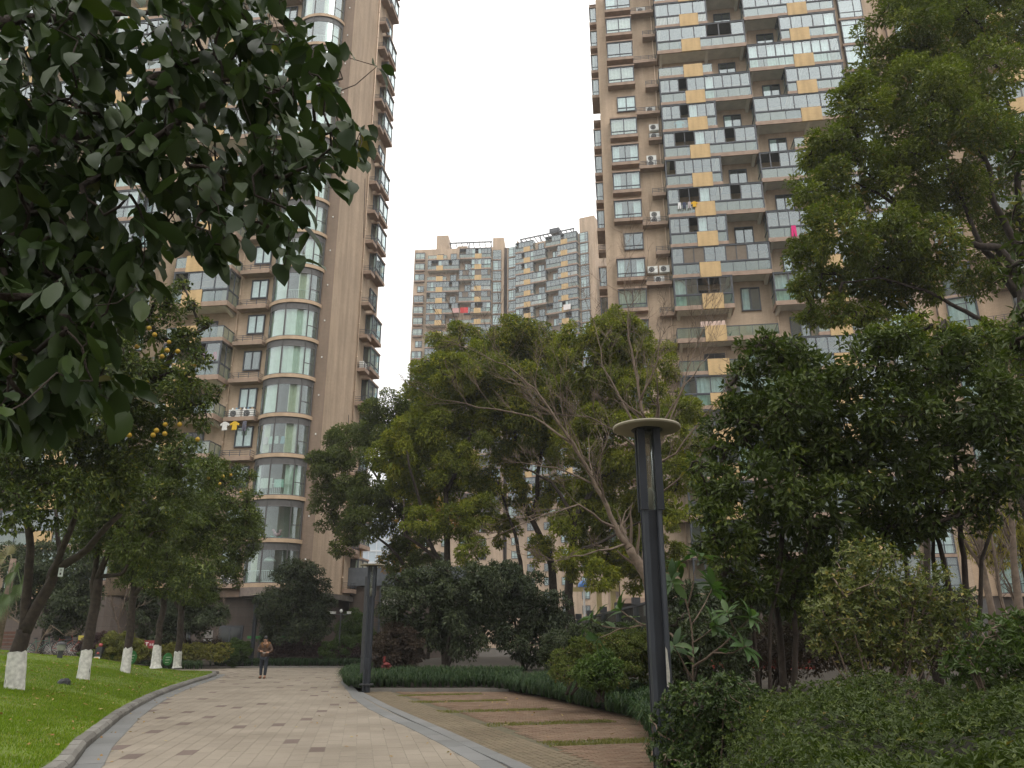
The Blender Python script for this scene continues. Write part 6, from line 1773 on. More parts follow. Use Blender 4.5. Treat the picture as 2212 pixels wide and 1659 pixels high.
# ================================================================== STREET FURNITURE
M_LAMP = simple('lamp_post_blue_grey', (.034, .039, .048), .42, .18, 2.5, metal=.3)
M_DISC = simple('lamp_disc_cream', (.27, .24, .175), .6, .15, 3)
M_DIFF = simple('lamp_diffuser', (.55, .55, .50), .3, .1)
M_BULB = simple('bulb_white', (.75, .75, .72), .3, .05)
def lamp(label, x, y, zb, ztop):
    t = thing('lamp_post', label, 'lamp', (x, y, zb), 0, 'garden lamp posts with disc caps')
    h = ztop - zb; hl = h - 1.05
    # fluted post: four rounded corner ribs with recessed webs
    w = .118; g = .04
    prof = []
    for k in range(4):
        a = k * PI / 2
        for (px, py) in ((w, -w * .52), (w, -w * .40), (w - g, -w * .34), (w - g, w * .34), (w, w * .40), (w, w * .52), (w * .86, w * .86)):
            prof.append((px * math.cos(a) - py * math.sin(a), px * math.sin(a) + py * math.cos(a)))
    m = MB(); m.prism(prof, -.3, hl); m.prism([(p[0] * 1.04, p[1] * 1.04) for p in prof], hl, hl + .035); m.obj('post', M_LAMP, t)
    for k in range(4):
        a = PI / 4 + k * PI / 2; cx, cy = math.cos(a) * w * 1.12, math.sin(a) * w * 1.12
        m = MB(); m.box(cx - .042, cy - .042, hl + .035, cx + .042, cy + .042, h - .02); m.obj('lantern_bar', M_LAMP, t)
    m = MB(); m.tube([(0, 0, hl + .035), (0, 0, h - .03)], .055, 10); m.obj('diffuser', glass_mat('lamp_tube', (.85, .86, .80), .06, .22, (.35, .35, .30)) if 'lamp_tube' not in MATS else MATS['lamp_tube'], t, smooth=True)
    m = MB(); m.lathe([(.035, hl + .04), (.035, hl + .14), (.05, hl + .2), (.045, hl + .27), (.015, hl + .31)], 10); m.obj('bulb', M_BULB, t, smooth=True)
    m = MB(); m.lathe([(.30, h - .022), (.405, h - .018), (.415, h), (.405, h + .018), (.05, h + .035)], 36); m.obj('disc_cap', M_DISC, t)
    m = MB(); m.lathe([(.19, h - .030), (.19, h - .023)], 24); m.obj('cap_plate', M_LAMP, t)
    m = MB(); m.box(-.045, -w - .004, .45, .045, -w + .03, .80); m.obj('access_door', M_LAMP, t)
    m = MB()
    for zz in (.47, .78): m.box(-.008, -w - .009, zz - .008, .008, -w - .0045, zz + .008)
    m.obj('door_screws', M_STEEL, t)
    m = MB(); m.box(-.2, -.2, -.02, .2, .2, .02); m.obj('base_plate', M_STEEL, t)
    return t
z1 = at(1398, 925, 9.3).z
LP1 = lamp('big near dark lamp post with a pale disc cap, right of the brick court', at(1412, 1200, 9.3).x, 9.3, .2, z1)
m = MB(); m.poly([(.045, -.1285, .92), (.075, -.1285, .90), (.085, -.1285, 1.05), (.07, -.1285, 1.30), (.05, -.1285, 1.33)]); m.obj('torn_sticker', simple('sticker', (.34, .33, .29), .8, .2, 30), LP1)
lamp('dark lamp post standing in the liriope at the bend of the path', at(801, 1300, 27).x, 27, .25, at(807, 1221, 27).z)
lamp('far dark lamp post half hidden by the ball shrub before the left tower', at(550, 1350, 51).x, 51, .1, at(558, 1285, 51).z)
m = MB(); m.box(-.07, -.05, 0, .07, .05, 3.55); o = m.obj('signpost', M_STEEL, None, (at(788, 1350, 28.6).x, 28.6, .2)); tag(o, 'plain dark steel post close behind the second lamp post', 'post')

# camera pole
CPO = thing('camera_pole', 'slim grey pole with two white security cameras and a dome on top', 'camera pole', (at(733, 1383, 51.5).x, 51.5, .1))
zt = at(733, 1323, 51.5).z - .1
m = MB(); m.tube([(0, 0, 0), (0, 0, zt)], .05, 8); m.obj('pole', M_STEEL, CPO)
m = MB(); m.tube([(-.45, 0, zt - .12), (.45, 0, zt - .12)], .025, 6); m.obj('cross_arm', M_STEEL, CPO)
for s in (-1, 1):
    m = MB(); m.box(-.08, -.22, -.06, .08, .12, .06); m.box(-.1, -.27, .05, .1, .14, .075); m.obj('camera', M_WHITE, CPO, (.48 * s, 0, zt - .02), .5 * s)
m = MB(); m.lathe([(.03, -.10), (.09, -.04), (.10, .03), (.07, .09), (.02, .12)], 10); m.obj('dome', M_WHITE, CPO, (0, 0, zt + .08), smooth=True)

# fire hydrant
M_HYD = simple('hydrant_red', (.13, .018, .016), .5, .2, 6)
HY = thing('fire_hydrant', 'red fire hydrant standing in the liriope by the second lamp post', 'hydrant', (at(834, 1462, 29.6).x, 29.6, .30))
m = MB(); m.lathe([(.10, 0), (.10, .35), (.13, .37), (.13, .42), (.10, .44), (.10, .52), (.17, .56), (.17, .60), (.08, .66), (.03, .68)], 12); m.obj('body', M_HYD, HY, smooth=False)
for s in (-1, 1):
    m = MB(); m.tube([(0, 0, .48), (.20 * s, 0, .48)], .055, 8); m.tube([(.18 * s, 0, .48), (.21 * s, 0, .48)], .07, 8); m.obj('outlet', M_HYD, HY)
m = MB(); m.box(-.16, -.03, .66, -.06, .03, .92); m.obj('valve_handle', M_HYD, HY)
HY.scale = (.82, .82, .82)

# garden light bollard, black rock speaker, scooter, bench, bikes, signs
BO = thing('garden_light', 'small dark bollard light with a pale head on the far edge of the lawn', 'light', (at(128, 1425, 33).x, 33, at(128, 1427, 33).z))
m = MB(); m.tube([(0, 0, -.15), (0, 0, .38)], .10, 10); m.obj('post', M_STEEL, BO)
m = MB(); m.lathe([(.15, .38), (.15, .60)], 10); m.obj('light_head', simple('head_pale', (.20, .21, .17), .5), BO)
m = MB(); m.lathe([(.18, .60), (.16, .66), (.06, .71)], 12); m.obj('cap', M_STEEL, BO)
RK = at(133, 1493, 22)
m = MB(); q = random.Random(3)
m.lathe([(.16, -.05), (.19, .06), (.175, .16), (.15, .24), (.10, .30), (.03, .31)], 9, (0, 0, 0), 0, 1.0, .8)
m.v = [(v[0] * q.uniform(.88, 1.12) + .12 * v[2], v[1] * q.uniform(.88, 1.12), v[2] * q.uniform(.94, 1.06)) for v in m.v]
o = m.obj('rock_speaker', simple('rock_black', (.022, .022, .024), .45, .4, 14, bump=.6), None, RK); tag(o, 'black rock shaped garden speaker lying on the lawn between the first two trunks', 'speaker')
SCO = thing('scooter', 'red tailed scooter with an amber licence plate parked by the golden ball shrub', 'scooter', at(208, 1428, 40) - Vector((0, 0, .15)))
M_SRED = simple('scooter_red', (.30, .05, .05), .35, .1)
m = MB(); m.box(-.14, -.02, .20, .14, .03, .34); m.obj('number_plate', M_WHITE, SCO)
m = MB(); m.box(-.10, -.032, .225, .10, -.021, .315); m.obj('plate_face', simple('amber', (.52, .25, .03), .5), SCO)
m = MB(); m.lathe([(.03, 0), (.08, .03), (.09, .07), (.06, .12), (.02, .13)], 10, (0, .1, .44)); m.obj('tail_light', M_SRED, SCO, smooth=True)
m = MB(); m.lathe([(.03, 0), (.09, .03), (.10, .1), (.08, .16), (.02, .18)], 12, (0, .2, .78)); m.obj('top_box', M_SRED, SCO, smooth=True)
m = MB(); m.box(-.15, .05, .3, .15, 1.0, .62); m.box(-.14, .1, .62, .14, .8, .80); m.obj('seat_body', M_GRILLE, SCO)
for yy in (.15, 1.25):
    m = MB(); m.tube([(-.05, yy, .05), (.05, yy, .05)], .24, 14); m.obj('wheel', M_GRILLE, SCO)
m = MB(); m.tube([(0, 1.25, .05), (0, 1.0, .95)], .04, 6); m.tube([(-.32, .98, .95), (.32, .98, .95)], .02, 6); m.obj('handlebar', M_GRILLE, SCO)
BE = thing('park_bench', 'brown slatted park bench with grey metal legs at the left edge', 'bench', at(8, 1421, 32) - Vector((0.55, 0, .05)), .15)
M_BWOOD = simple('bench_wood', (.10, .045, .03), .6, .25, 8)
for k in range(4):
    m = MB(); m.box(-.8, .32 + k * .02, .50 + k * .14, .75, .35 + k * .02, .60 + k * .14); m.obj('slat', M_BWOOD, BE)
for k in range(4):
    m = MB(); m.box(-.8, -.12 + k * .105, .42, .75, -.03 + k * .105, .45); m.obj('slat', M_BWOOD, BE)
for x in (-.7, .9):
    m = MB(); m.bar((x, -.25, -.1), (x - .03, -.2, .62), .07); m.bar((x - .03, -.22, .62), (x - .03, .35, .62), .07); m.bar((x, .38, 0), (x, .42, 1.0), .06); m.obj('leg', M_LAMP, BE)
def wheel_mb(r=.33):
    m = MB(); 
    m.tube([(r * math.cos(a), 0, r * math.sin(a)) for a in np.linspace(0, 2 * PI, 19)], .02, 4, 0, False)
    for k in range(8): 
        a = k * PI / 8; m.tube([(r * math.cos(a), 0, r * math.sin(a)), (-r * math.cos(a), 0, -r * math.sin(a))], .004, 3, 1, False)
    return m.build('wheel', [M_GRILLE, M_WHITE])
WHEEL = wheel_mb()
def bike(label, x, y, rz, col, basket):
    p = at(x, y, 43)
    t = thing('bicycle', label, 'bicycle', (p.x, 43 + rnd.uniform(-.5, .5), p.z), rz, 'bicycles parked behind the lawn')
    put('wheel', WHEEL, t, (-.52, 0, .33)); put('wheel', WHEEL, t, (.52, 0, .33))
    m = MB()
    for a, b in (((-.52, 0, .33), (-.1, 0, .30)), ((-.1, 0, .30), (-.22, 0, .85)), ((-.52, 0, .33), (-.2, 0, .78)), ((-.1, 0, .30), (.38, 0, .72)), ((-.2, 0, .74), (.36, 0, .80)), ((.52, 0, .33), (.34, 0, .98))): m.tube([a, b], .018, 5)
    m.obj('frame', col, t)
    m = MB(); m.tube([(.30, -.28, 1.02), (.36, 0, 1.0), (.30, .28, 1.02)], .014, 5); m.obj('handlebar', M_GRILLE, t)
    m = MB(); m.lathe([(.04, .86), (.11, .89), (.08, .92)], 8, (-.24, 0, 0), 0, 1.2, .8); m.obj('saddle', M_GRILLE, t)
    if basket:
        m = MB(); m.box(.44, -.14, .72, .72, .14, .94); m.obj('basket', basket, t)
M_BK1 = simple('bike_dark', (.05, .05, .055), .4); M_BK2 = simple('bike_red', (.25, .05, .03), .4); M_BK3 = simple('bike_green', (.05, .14, .10), .4)
M_BASK = simple('basket_yellow', (.40, .34, .06), .6)
bike('green framed bicycle, leftmost of the parked row behind the lawn', 92, 1418, .5, M_BK3, None)
bike('dark bicycle with a black basket in the parked row behind the lawn', 112, 1416, .2, M_BK1, M_GRILLE)
bike('rusty red bicycle in the middle of the parked row behind the lawn', 132, 1415, .7, M_BK2, None)
bike('bicycle with a yellow basket in the parked row behind the lawn', 152, 1414, .1, M_BK1, M_BASK)
bike('dark bicycle, rightmost of the parked row near the purple shrub', 178, 1420, .4, M_BK2, None)
M_GSIGN = simple('sign_green', (.04, .20, .05), .5, .1)
def disc_sign(x, y, Y, label):
    p = at(x, y, Y)
    t = thing('lawn_sign', label, 'sign', (p.x, Y, p.z - .45), 1.2, 'round green lawn signs')
    m = MB(); m.lathe([(.03, -.02), (.30, -.018), (.30, .018), (.03, .02)], 18); o = m.obj('disc', M_GSIGN, t, (0, 0, .45)); o.rotation_euler = (PI / 2, 0, 0)
    m = MB(); m.tube([(0, 0, -.1), (0, 0, .2)], .02, 6); m.obj('stake', M_STEEL, t)
    m = MB()
    for k in range(3): m.box(-.16, -.0265, .52 - k * .12, .16 - .05 * k, -.0205, .56 - k * .12)
    m.obj('lettering', simple('sign_pale', (.45, .55, .40), .6) if 'sign_pale' not in MATS else MATS['sign_pale'], t)
disc_sign(284, 1420, 38, 'round green lawn sign peeping out behind the third whitewashed trunk')
disc_sign(362, 1424, 41, 'round green lawn sign standing between the fourth and fifth trunks')
RS = thing('notice_board', 'small red notice board with white lettering left of the fourth whitewashed trunk', 'sign', at(326, 1392, 44) - Vector((0, 0, .3)))
m = MB(); m.box(-.38, 0, .1, .38, .04, .5); m.obj('board', simple('board_red', (.24, .035, .04), .5), RS)
m = MB(); m.box(-.3, -.008, .37, -.14, -.001, .41); m.box(-.24, -.008, .18, -.20, -.001, .37)
for k in range(3): glyph(m, -.08 + k * .13, .24, .10, -.008, 0, 60 + k)
m.obj('lettering', M_WHITE, RS)
m = MB(); m.box(-.3, .0, -.4, -.25, .03, .1); m.box(.25, 0, -.4, .3, .03, .1); m.obj('leg', M_STEEL, RS)
m = MB(); m.box(0, 0, 0, 2.9, .05, .16); o = m.obj('green_banner', M_GSIGN, None, (at(530, 1376, 53.2).x, 53.6, at(530, 1376, 53.2).z - .1)); tag(o, 'narrow green banner low across the dark entrance behind the walking man', 'banner')

# ================================================================== THE WALKING MAN
def skin_mesh(name, verts, edges, radii, mat, sub=2, root=0, parent=None):
    me = bpy.data.meshes.new(name); me.from_pydata(verts, edges, []); o = bpy.data.objects.new(name, me); COL.objects.link(o)
    md = o.modifiers.new('skin', 'SKIN'); md.use_smooth_shade = True
    for i, rr in enumerate(radii):
        sv = me.skin_vertices[0].data[i]; sv.radius = rr if isinstance(rr, tuple) else (rr, rr); sv.use_root = (i == root)
    o.modifiers.new('sub', 'SUBSURF').levels = sub
    dg = bpy.context.evaluated_depsgraph_get(); nm = bpy.data.meshes.new_from_object(o.evaluated_get(dg))
    nm.materials.clear(); nm.materials.append(mat); nm.name = name
    bpy.data.objects.remove(o)
    return put(name, nm, parent)
M_SKIN = simple('skin', (.36, .20, .13), .6, .08)
M_JACK = simple('jacket_brown', (.058, .029, .015), .42, .3, 14, bump=.5)
M_FUR = simple('fur_collar', (.13, .06, .018), .95, .4, 40, bump=1.0)
M_JEAN = simple('jeans_navy', (.022, .027, .036), .85, .25, 14, bump=.3)
M_SHOE = simple('shoe_brown', (.13, .05, .022), .4, .2, 10)
M_HAIR = simple('hair_black', (.012, .011, .011), .5, .3, 20)
MAN = thing('person', 'man in brown fur collared jacket and jeans walking and looking at his hands', 'person', (at(567, 1466, 36.4).x, 36.4, .015), .06)
# body: one continuous skin surface (legs, trunk, arms, neck, head); clothes are shells over it
V = [(0, 0, .92), (0, .01, 1.10), (0, .02, 1.30), (0, .0, 1.43), (0, -.04, 1.50), (0, -.075, 1.57), (0, -.085, 1.66),
     (-.10, 0, .88), (-.105, .015, .50), (-.10, .05, .10), (-.105, -.08, .04),
     (.10, 0, .88), (.105, -.045, .50), (.085, -.03, .10), (.09, -.17, .04),
     (-.19, .01, 1.38), (-.27, -.02, 1.15), (-.13, -.21, 1.12), (-.05, -.25, 1.13),
     (.19, .01, 1.38), (.28, -.02, 1.14), (.19, -.21, 1.07), (.12, -.27, 1.08)]
E_ = [(0, 1), (1, 2), (2, 3), (3, 4), (4, 5), (5, 6), (0, 7), (7, 8), (8, 9), (9, 10), (0, 11), (11, 12), (12, 13), (13, 14), (3, 15), (15, 16), (16, 17), (17, 18), (3, 19), (19, 20), (20, 21), (21, 22)]
R_ = [(.15, .11), (.145, .105), (.17, .11), (.10, .08), .055, (.075, .09), (.07, .085), .085, .058, .042, (.04, .03), .085, .058, .042, (.04, .03), .06, .046, .036, (.035, .022), .06, .046, .036, (.035, .022)]
skin_mesh('body', V, E_, R_, M_SKIN, 2, 0, MAN)
skin_mesh('jacket', [(0, .0, .83), (0, .005, .98), (0, .015, 1.18), (0, .02, 1.34), (0, .0, 1.44), (-.20, .01, 1.37), (-.285, -.01, 1.15), (-.15, -.20, 1.12), (.20, .01, 1.37), (.295, -.01, 1.14), (.205, -.20, 1.07)],
          [(0, 1), (1, 2), (2, 3), (3, 4), (3, 5), (5, 6), (6, 7), (3, 8), (8, 9), (9, 10)], [(.195, .145), (.20, .15), (.195, .145), (.19, .13), (.10, .09), .09, .082, .062, .09, .082, .062], M_JACK, 2, 2, MAN)
skin_mesh('jeans', [(0, .0, .88), (-.10, 0, .82), (-.107, .015, .50), (-.10, .045, .11), (.10, 0, .82), (.107, -.045, .50), (.087, -.03, .11)], [(0, 1), (1, 2), (2, 3), (0, 4), (4, 5), (5, 6)], [(.15, .12), .105, .080, .066, .105, .080, .066], M_JEAN, 2, 0, MAN)
for (x, y0) in ((-.105, .045), (.09, -.045)):
    skin_mesh('shoe', [(x, y0 + .05, .045), (x, y0 - .03, .055), (x * 1.05, y0 - .13, .042), (x * 1.1, y0 - .20, .035)], [(0, 1), (1, 2), (2, 3)], [.045, .058, (.05, .04), (.04, .028)], M_SHOE, 2, 1, MAN)
m = MB(); m.tube([(.165 * math.cos(a) , .02 + .115 * math.sin(a), 1.435 - .045 * math.sin(a) * -1 - (.10 if math.sin(a) < -.8 else 0)) for a in np.linspace(-PI * .42, PI * 1.42, 18)], [.035] + [.062] * 16 + [.035], 8); m.obj('fur_collar', M_FUR, MAN, smooth=True)
m = MB(); m.lathe([(.02, -.01), (.085, .0), (.098, .05), (.092, .10), (.06, .145), (.02, .16)], 12, (0, -.055, 1.62), 0, .95, 1.1); m.obj('hair', M_HAIR, MAN, smooth=True)
m = MB(); m.tube([(0, -.175, 1.625), (0, -.20, 1.585), (0, -.175, 1.575)], [.010, .017, .008], 6)
m.obj('nose', M_SKIN, MAN, smooth=True)
m = MB()
for s in (-1, 1): m.box(s * .034 - .014, -.172, 1.622, s * .034 + .014, -.160, 1.630)
m.box(-.025, -.168, 1.552, .025, -.158, 1.558); m.obj('eyes_and_mouth', M_HAIR, MAN)
for s in (-1, 1):
    m = MB(); m.lathe([(.005, -.035), (.018, -.01), (.02, .015), (.008, .035)], 7, (s * .088, -.07, 1.60), 0, .5, 1); m.obj('ear', M_SKIN, MAN, smooth=True)
def hand(px, d, up):
    vs_, es_, rs_ = [(0, 0, 0), (.04, 0, 0), (.075, 0, 0)], [(0, 1), (1, 2)], [(.028, .018), (.034, .016), (.032, .014)]
    for k, (oy, L) in enumerate(((-.027, .062), (-.009, .072), (.009, .068), (.027, .054))):
        b = len(vs_); vs_ += [(.072, oy, 0), (.072 + L * .5, oy * 1.05, -.012), (.072 + L * .8, oy, -.038)]; es_ += [(2, b), (b, b + 1), (b + 1, b + 2)]; rs_ += [.009, .0085, .007]
    b = len(vs_); vs_ += [(.03, -.04, -.008), (.065, -.058, -.022)]; es_ += [(1, b), (b, b + 1)]; rs_ += [.010, .008]
    o = skin_mesh('hand', vs_, es_, rs_, M_SKIN, 1, 0, MAN)
    d = Vector(d).normalized(); up = Vector(up); s = up.cross(d).normalized(); u2 = d.cross(s)
    o.matrix_local = Matrix.Translation(px) @ Matrix((d, s, u2)).transposed().to_4x4()
hand((-.13, -.215, 1.12), (.9, -.35, .05), (0, 0, 1)); hand((.19, -.215, 1.07), (-.9, -.35, .05), (0, 0, 1))
m = MB(); m.box(-.03, -.30, 1.055, .12, -.22, 1.066); o = m.obj('phone', M_WHITE, None, MAN.location, .06); tag(o, 'pale thin phone held flat in the walking man\'s left hand', 'phone')

# ================================================================== AIR CONDITIONERS AND WASHING ON THE TOWERS
def ac_mesh(two):
    h = 1.15 if two else .62
    b = MB(); b.box(0, 0, 0, .85, .32, h); b.box(-.01, -.01, h - .03, .86, .33, h + .005)
    g = MB()
    for k in range(2 if two else 1):
        cz = .31 + k * .55; n = 18
        ring = [(.34 + .25 * math.cos(2 * PI * i / n), -.012, cz + .25 * math.sin(2 * PI * i / n)) for i in range(n)]
        g.poly(ring)
    gg = MB()
    for k in range(2 if two else 1):
        cz = .31 + k * .55
        for rr in (.09, .17, .25): gg.tube([(.34 + rr * math.cos(a), -.022, cz + rr * math.sin(a)) for a in np.linspace(0, 2 * PI, 15)], .008, 3, 0, False)
    return b.build('body', M_WHITE), g.build('fan', M_GRILLE), gg.build('fan_grille', M_WHITE)
AC1, AC2 = ac_mesh(False), ac_mesh(True)
def ac(label, M, rz, two=False, group='air conditioners on the tower ledges'):
    t = thing('air_conditioner', label, 'air conditioner', M, rz, group)
    me = AC2 if two else AC1
    put('body', me[0], t); put('fan', me[1], t); put('fan_grille', me[2], t)
def on_right(xl, yl, z): return RT.matrix_basis @ Vector((xl, yl, z))
def on_left(xl, yl, z): return LT.matrix_basis @ Vector((xl, yl, z))
RT.matrix_basis = Matrix.Translation((8.27, 62, 0)) @ Matrix.Rotation(A8, 4, 'Z'); LT.matrix_basis = Matrix.Translation((-13.62, 54.5, 0)) @ Matrix.Rotation(A8, 4, 'Z')
def rz_(k): return RZ0 + H1 * k
def lz_(k): return LZ0 + HL * k
ac('large two fan air conditioner on a right tower ledge, upper of the two big ones', on_right(4.0, -.45, rz_(14) + .15), A8, True)
ac('tall two fan air conditioner on a right tower ledge above the side by side pair', on_right(4.0, -.45, rz_(12) + .15), A8, True)
ac('white air conditioner stacked above another on brackets beside the right tower ledge', on_right(4.4, -.45, rz_(15) + 1.1), A8)
ac('white air conditioner sitting in the small ledge, lower one of the stacked pair', on_right(4.4, -.45, rz_(15) + .15), A8)
ac('white air conditioner on a right tower ledge beside the plain window high up', on_right(4.2, -.45, rz_(16) + .15), A8)
ac('left one of two white air conditioners bracketed side by side on the right tower', on_right(3.5, -.4, rz_(10) + 1.15), A8)
ac('right one of two white air conditioners bracketed side by side on the right tower', on_right(4.5, -.4, rz_(10) + 1.15), A8)
ac('white air conditioner on the ledge directly below the side by side pair', on_right(4.0, -.45, rz_(10) + .15), A8)
ac('dark fronted air conditioner on the topmost visible ledge of the right tower', on_right(3.9, -.45, rz_(20) + .15), A8)
ac('left of two air conditioners with jars on top, on the left tower ledge', on_left(-7.0, -.55, lz_(4) + .03), A8)
ac('right of two air conditioners with jars on top, on the left tower ledge', on_left(-5.95, -.55, lz_(4) + .03), A8)
ac('white air conditioner high on the left tower ledge beside hanging pomelo leaves', on_left(-6.9, -.55, lz_(10) + .03), A8)
ac('white air conditioner low on the left tower beside the lowest round bay', on_left(-6.2, -.55, lz_(0) + .03), A8)
ac('air conditioner standing in the side ledge of the left tower', on_left(.5, 6.4, lz_(6) + .05), A8 + PI / 2)
m = MB()
for i in range(6): m.lathe([(.06, 0), (.07, .12), (.05, .16)], 7, (i * .3, 0, 0), i % 3)
for i in range(1): pass
o = m.obj('jars', [M_WHITE, M_GOODS1, M_GOODS3], None, on_left(-6.8, -.4, lz_(4) + .66), A8); tag(o, 'row of small jars standing on the two air conditioners of the left tower', 'jars', kind='stuff')

def cloth_mb(kind):
    m = MB()
    def slab(pts, t=.03): 
        n = len(m.v); k = len(pts)
        m.v += [(p[0], -t + .012 * math.sin(p[0] * 40), p[1]) for p in pts] + [(p[0], t + .012 * math.sin(p[0] * 40), p[1]) for p in pts]
        m.f.append(tuple(n + i for i in range(k))); m.f.append(tuple(n + k + i for i in range(k - 1, -1, -1))); m.m += [0, 0]
        for i in range(k):
            j = (i + 1) % k; m.f.append((n + j, n + i, n + k + i, n + k + j)); m.m.append(0)
    if kind == 'trousers': slab([(-.18, 0), (-.24, -1.0), (-.08, -1.0), (-.01, -.35), (.05, -1.0), (.22, -.98), (.18, 0)])
    elif kind == 'shirt': slab([(-.12, 0), (-.5, -.25), (-.42, -.42), (-.24, -.3), (-.26, -.85), (.26, -.83), (.24, -.3), (.42, -.42), (.5, -.25), (.12, 0)])
    elif kind == 'towel': slab([(-.35, 0), (-.37, -.6), (-.1, -.64), (.15, -.6), (.37, -.63), (.35, 0)])
    elif kind == 'sheet': slab([(-.8, 0), (-.82, -1.2), (-.3, -1.28), (.2, -1.2), (.8, -1.26), (.82, 0)])
    else: slab([(-.1, 0), (-.16, -.45), (-.02, -.5), (.14, -.44), (.1, 0)])
    return m
CM = {}
def cloth(label, kind, col, loc, rz=A8, s=1.0):
    key = (kind, col)
    if key not in CM: CM[key] = cloth_mb(kind).build(kind, MATS.get('cloth_%s' % str(col)) or simple('cloth_%s' % str(col), col, .9, .15, 10))
    o = put({'towel': 'towel', 'trousers': 'trousers', 'shirt': 'shirt', 'sheet': 'bed_sheet', 'sock': 'small_garment'}[kind], CM[key], None, loc, rz); o.scale = (s, s, s)
    tag(o, label, 'laundry', 'washing hung on the tower balconies')
yR = -1.76
cloth('magenta trousers hanging over the glass balcony at the right of the right tower', 'trousers', (.62, .03, .17), on_right(15.6, yR, rz_(11) + 1.15))
cloth('pale pink towel hanging right of the magenta trousers on the right tower', 'towel', (.66, .55, .56), on_right(18.0, yR, rz_(11) + 1.25), A8, .9)
cloth('grey trousers at the right end of the rail with the magenta trousers', 'trousers', (.35, .35, .36), on_right(19.3, yR, rz_(11) + 1.15))
for i, (k, c, n) in enumerate((('trousers', (.66, .66, .66), 'white trousers, leftmost of the garments hung outside the right tower'), ('trousers', (.04, .05, .09), 'navy trousers second from left among garments hung outside the right tower'), ('trousers', (.38, .33, .33), 'grey trousers third from left among garments hung outside the right tower'), ('shirt', (.62, .36, .03), 'yellow shirt at the right end of garments hung outside the right tower'))):
    cloth(n, k, c, on_right(7.0 + i * .42 - .55, yR, rz_(12) + 1.25), A8, .62)
cloth('pale blue overall drying behind balcony glass beside the stacked air conditioners', 'shirt', (.36, .50, .62), on_right(7.0, -1.45, rz_(15) + 1.15), A8, .95)
for i in range(6):
    cloth('beige cloth %s from the left on the pole of the open right tower balcony' % ('first', 'second', 'third', 'fourth', 'fifth', 'sixth')[i], 'sock', (.56, .42, .36), on_right(7.6 + i * .34, -1.3, rz_(8) + 1.75), A8, 1.3)
cloth('red patterned quilt airing over a balcony of the far block', 'sheet', (.50, .05, .05), FT.location + Matrix.Rotation(math.radians(-4.5), 3, 'Z') @ Vector((13.4, -1.95, FZ0 + .72 + HF * 24 + 1.3)), math.radians(-4.5), 1.2)
cloth('red and white cloth beside the red quilt on the far block', 'sheet', (.52, .30, .28), FT.location + Matrix.Rotation(math.radians(-4.5), 3, 'Z') @ Vector((11.3, -1.95, FZ0 + .72 + HF * 24 + 1.2)), math.radians(-4.5), 1.0)
cloth('white cloth hung on a right hand balcony of the far block', 'sheet', (.68, .64, .62), FT.location + Matrix.Rotation(math.radians(-4.5), 3, 'Z') @ (Vector((24.6, -1.2, 0)) + Matrix.Rotation(math.radians(-19), 3, 'Z') @ Vector((15.6, -1.95, FZ0 + .72 + HF * 23 + 1.5))), math.radians(-23.5), 1.1)
for i, (c, n) in enumerate((((.64, .64, .62), 'white long sleeved top hanging under the soffit of the left tower'), ((.60, .38, .03), 'yellow top hanging beside the white one on the left tower'), ((.10, .10, .13), 'dark trousers hanging at the right of the yellow top on the left tower'))):
    cloth(n, 'shirt' if i < 2 else 'trousers', c, on_left(-7.0 + i * .75, -.9, lz_(4) - .35), A8, .75)
cloth('mauve hanging garment over the open balcony of the left tower', 'shirt', (.30, .20, .28), on_left(-9.0, -1.3, lz_(5) + 2.1), A8, .8)
cloth('red swimsuit on a blue hanger over the open balcony of the left tower', 'sock', (.60, .06, .10), on_left(-8.2, -1.3, lz_(5) + 2.0), A8, 1.3)

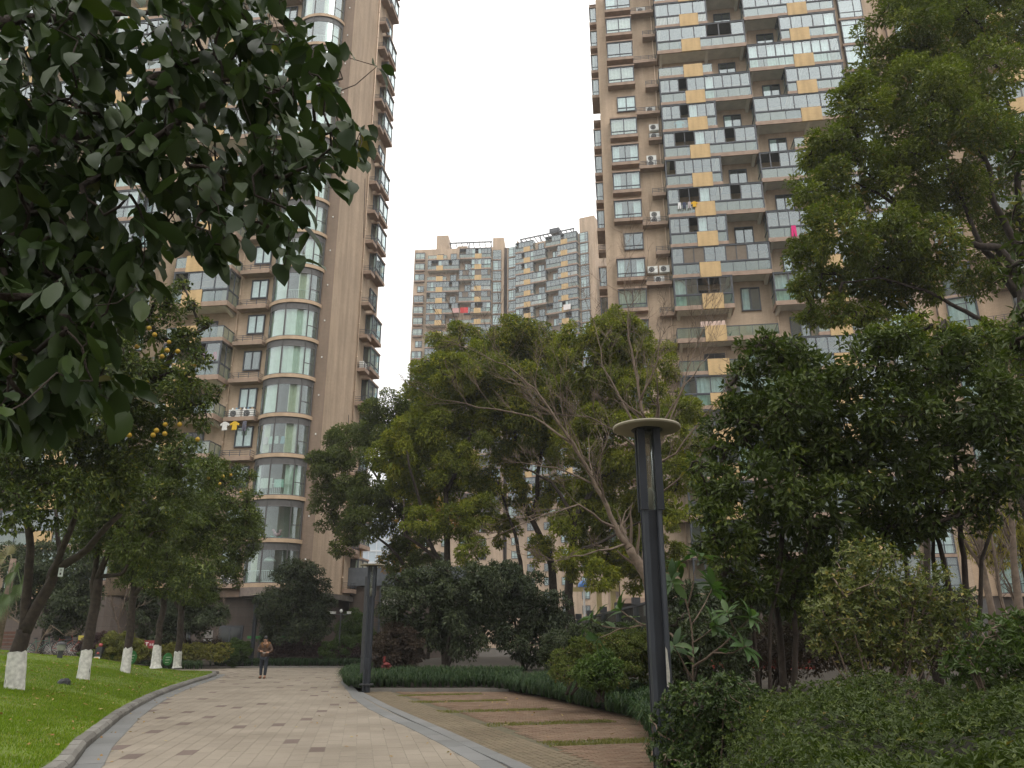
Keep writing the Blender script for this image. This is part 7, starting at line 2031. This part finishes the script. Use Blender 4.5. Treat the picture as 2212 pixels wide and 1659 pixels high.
# things standing or hanging inside the round bays
m = MB(); m.lathe([(.42, 0), (.38, .12), (.26, .24), (.08, .32), (.03, .34)], 16); m.tube([(0, 0, .34), (0, 0, .75)], .012, 5)
o = m.obj('pendant_lamp', M_WHITE, None, on_left(-2.7, -.75, lz_(0) + 1.45), smooth=True); tag(o, 'white dome pendant lamp hanging inside the lowest round bay', 'lamp')
TO = thing('rocking_toy', 'pink rocking horse toy standing inside the second round bay from below', 'toy', on_left(-2.2, -1.15, lz_(1) + .06), A8)
M_PINK = simple('toy_pink', (.55, .28, .33), .5); M_TEAL = simple('toy_teal', (.18, .48, .42), .5)
m = MB(); m.tube([(-.4, 0, .12), (-.2, 0, .04), (0, 0, .02), (.2, 0, .04), (.4, 0, .12)], .03, 6); m.obj('rocker', M_TEAL, TO)
m = MB(); m.tube([(.28, 0, .25), (.1, 0, .2), (-.1, 0, .24), (-.2, 0, .45), (-.28, 0, .55)], [.12, .13, .12, .08, .09], 8); m.lathe([(.03, .3), (.10, .36), (.09, .52), (.03, .55)], 8, (.25, 0, 0)); m.obj('body', M_PINK, TO, smooth=True)
cloth('white quilt over the railing inside the third round bay from below', 'sheet', (.66, .65, .60), on_left(-3.2, -1.33, lz_(2) + 1.2), A8 - .1, .55)
cloth('pale green curtain cloth drying inside the third round bay from below', 'towel', (.45, .60, .54), on_left(-2.3, -1.30, lz_(2) + 1.1), A8 + .15, .9)
for i, (c, w) in enumerate((((.60, .45, .47), 'pink'), ((.45, .58, .52), 'mint green'), ((.62, .62, .60), 'white'), ((.30, .42, .50), 'blue'))):
    cloth('%s baby garment in the drying row inside the fourth round bay from below' % w, 'sock', c, on_left(-3.6 + i * .42, -1.22 - .1 * math.sin(i), lz_(3) + 1.25), A8, 1.1)
DS = thing('satellite_dish', 'small white satellite dish near the window column at the top of the right tower', 'dish', on_right(21.9, -.9, rz_(20) + .4), A8)
m = MB(); m.lathe([(.02, 0), (.22, .03), (.38, .11), (.39, .12)], 16); o = m.obj('dish', M_WHITE, DS, smooth=True); o.rotation_euler = (1.0, 0, 0)
m = MB(); m.tube([(0, .3, -.5), (0, .05, 0)], .025, 5); m.obj('arm', M_STEEL, DS)

# ================================================================== HAZE
hz = MB(); hz.box(-420, -100, -1.2, 420, 422, 109)
m_hz, Nn_, Ln_, out_ = new_mat('haze_air')
pv = Nn_.new('ShaderNodeVolumePrincipled'); pv.inputs['Color'].default_value = (.93, .94, .95, 1); pv.inputs['Density'].default_value = HAZE_D; pv.inputs['Anisotropy'].default_value = 0.2
Ln_.new(pv.outputs[0], out_.inputs['Volume'])
if HAZE_D > 0:
    tag(hz.obj('haze', m_hz), kind='stuff')
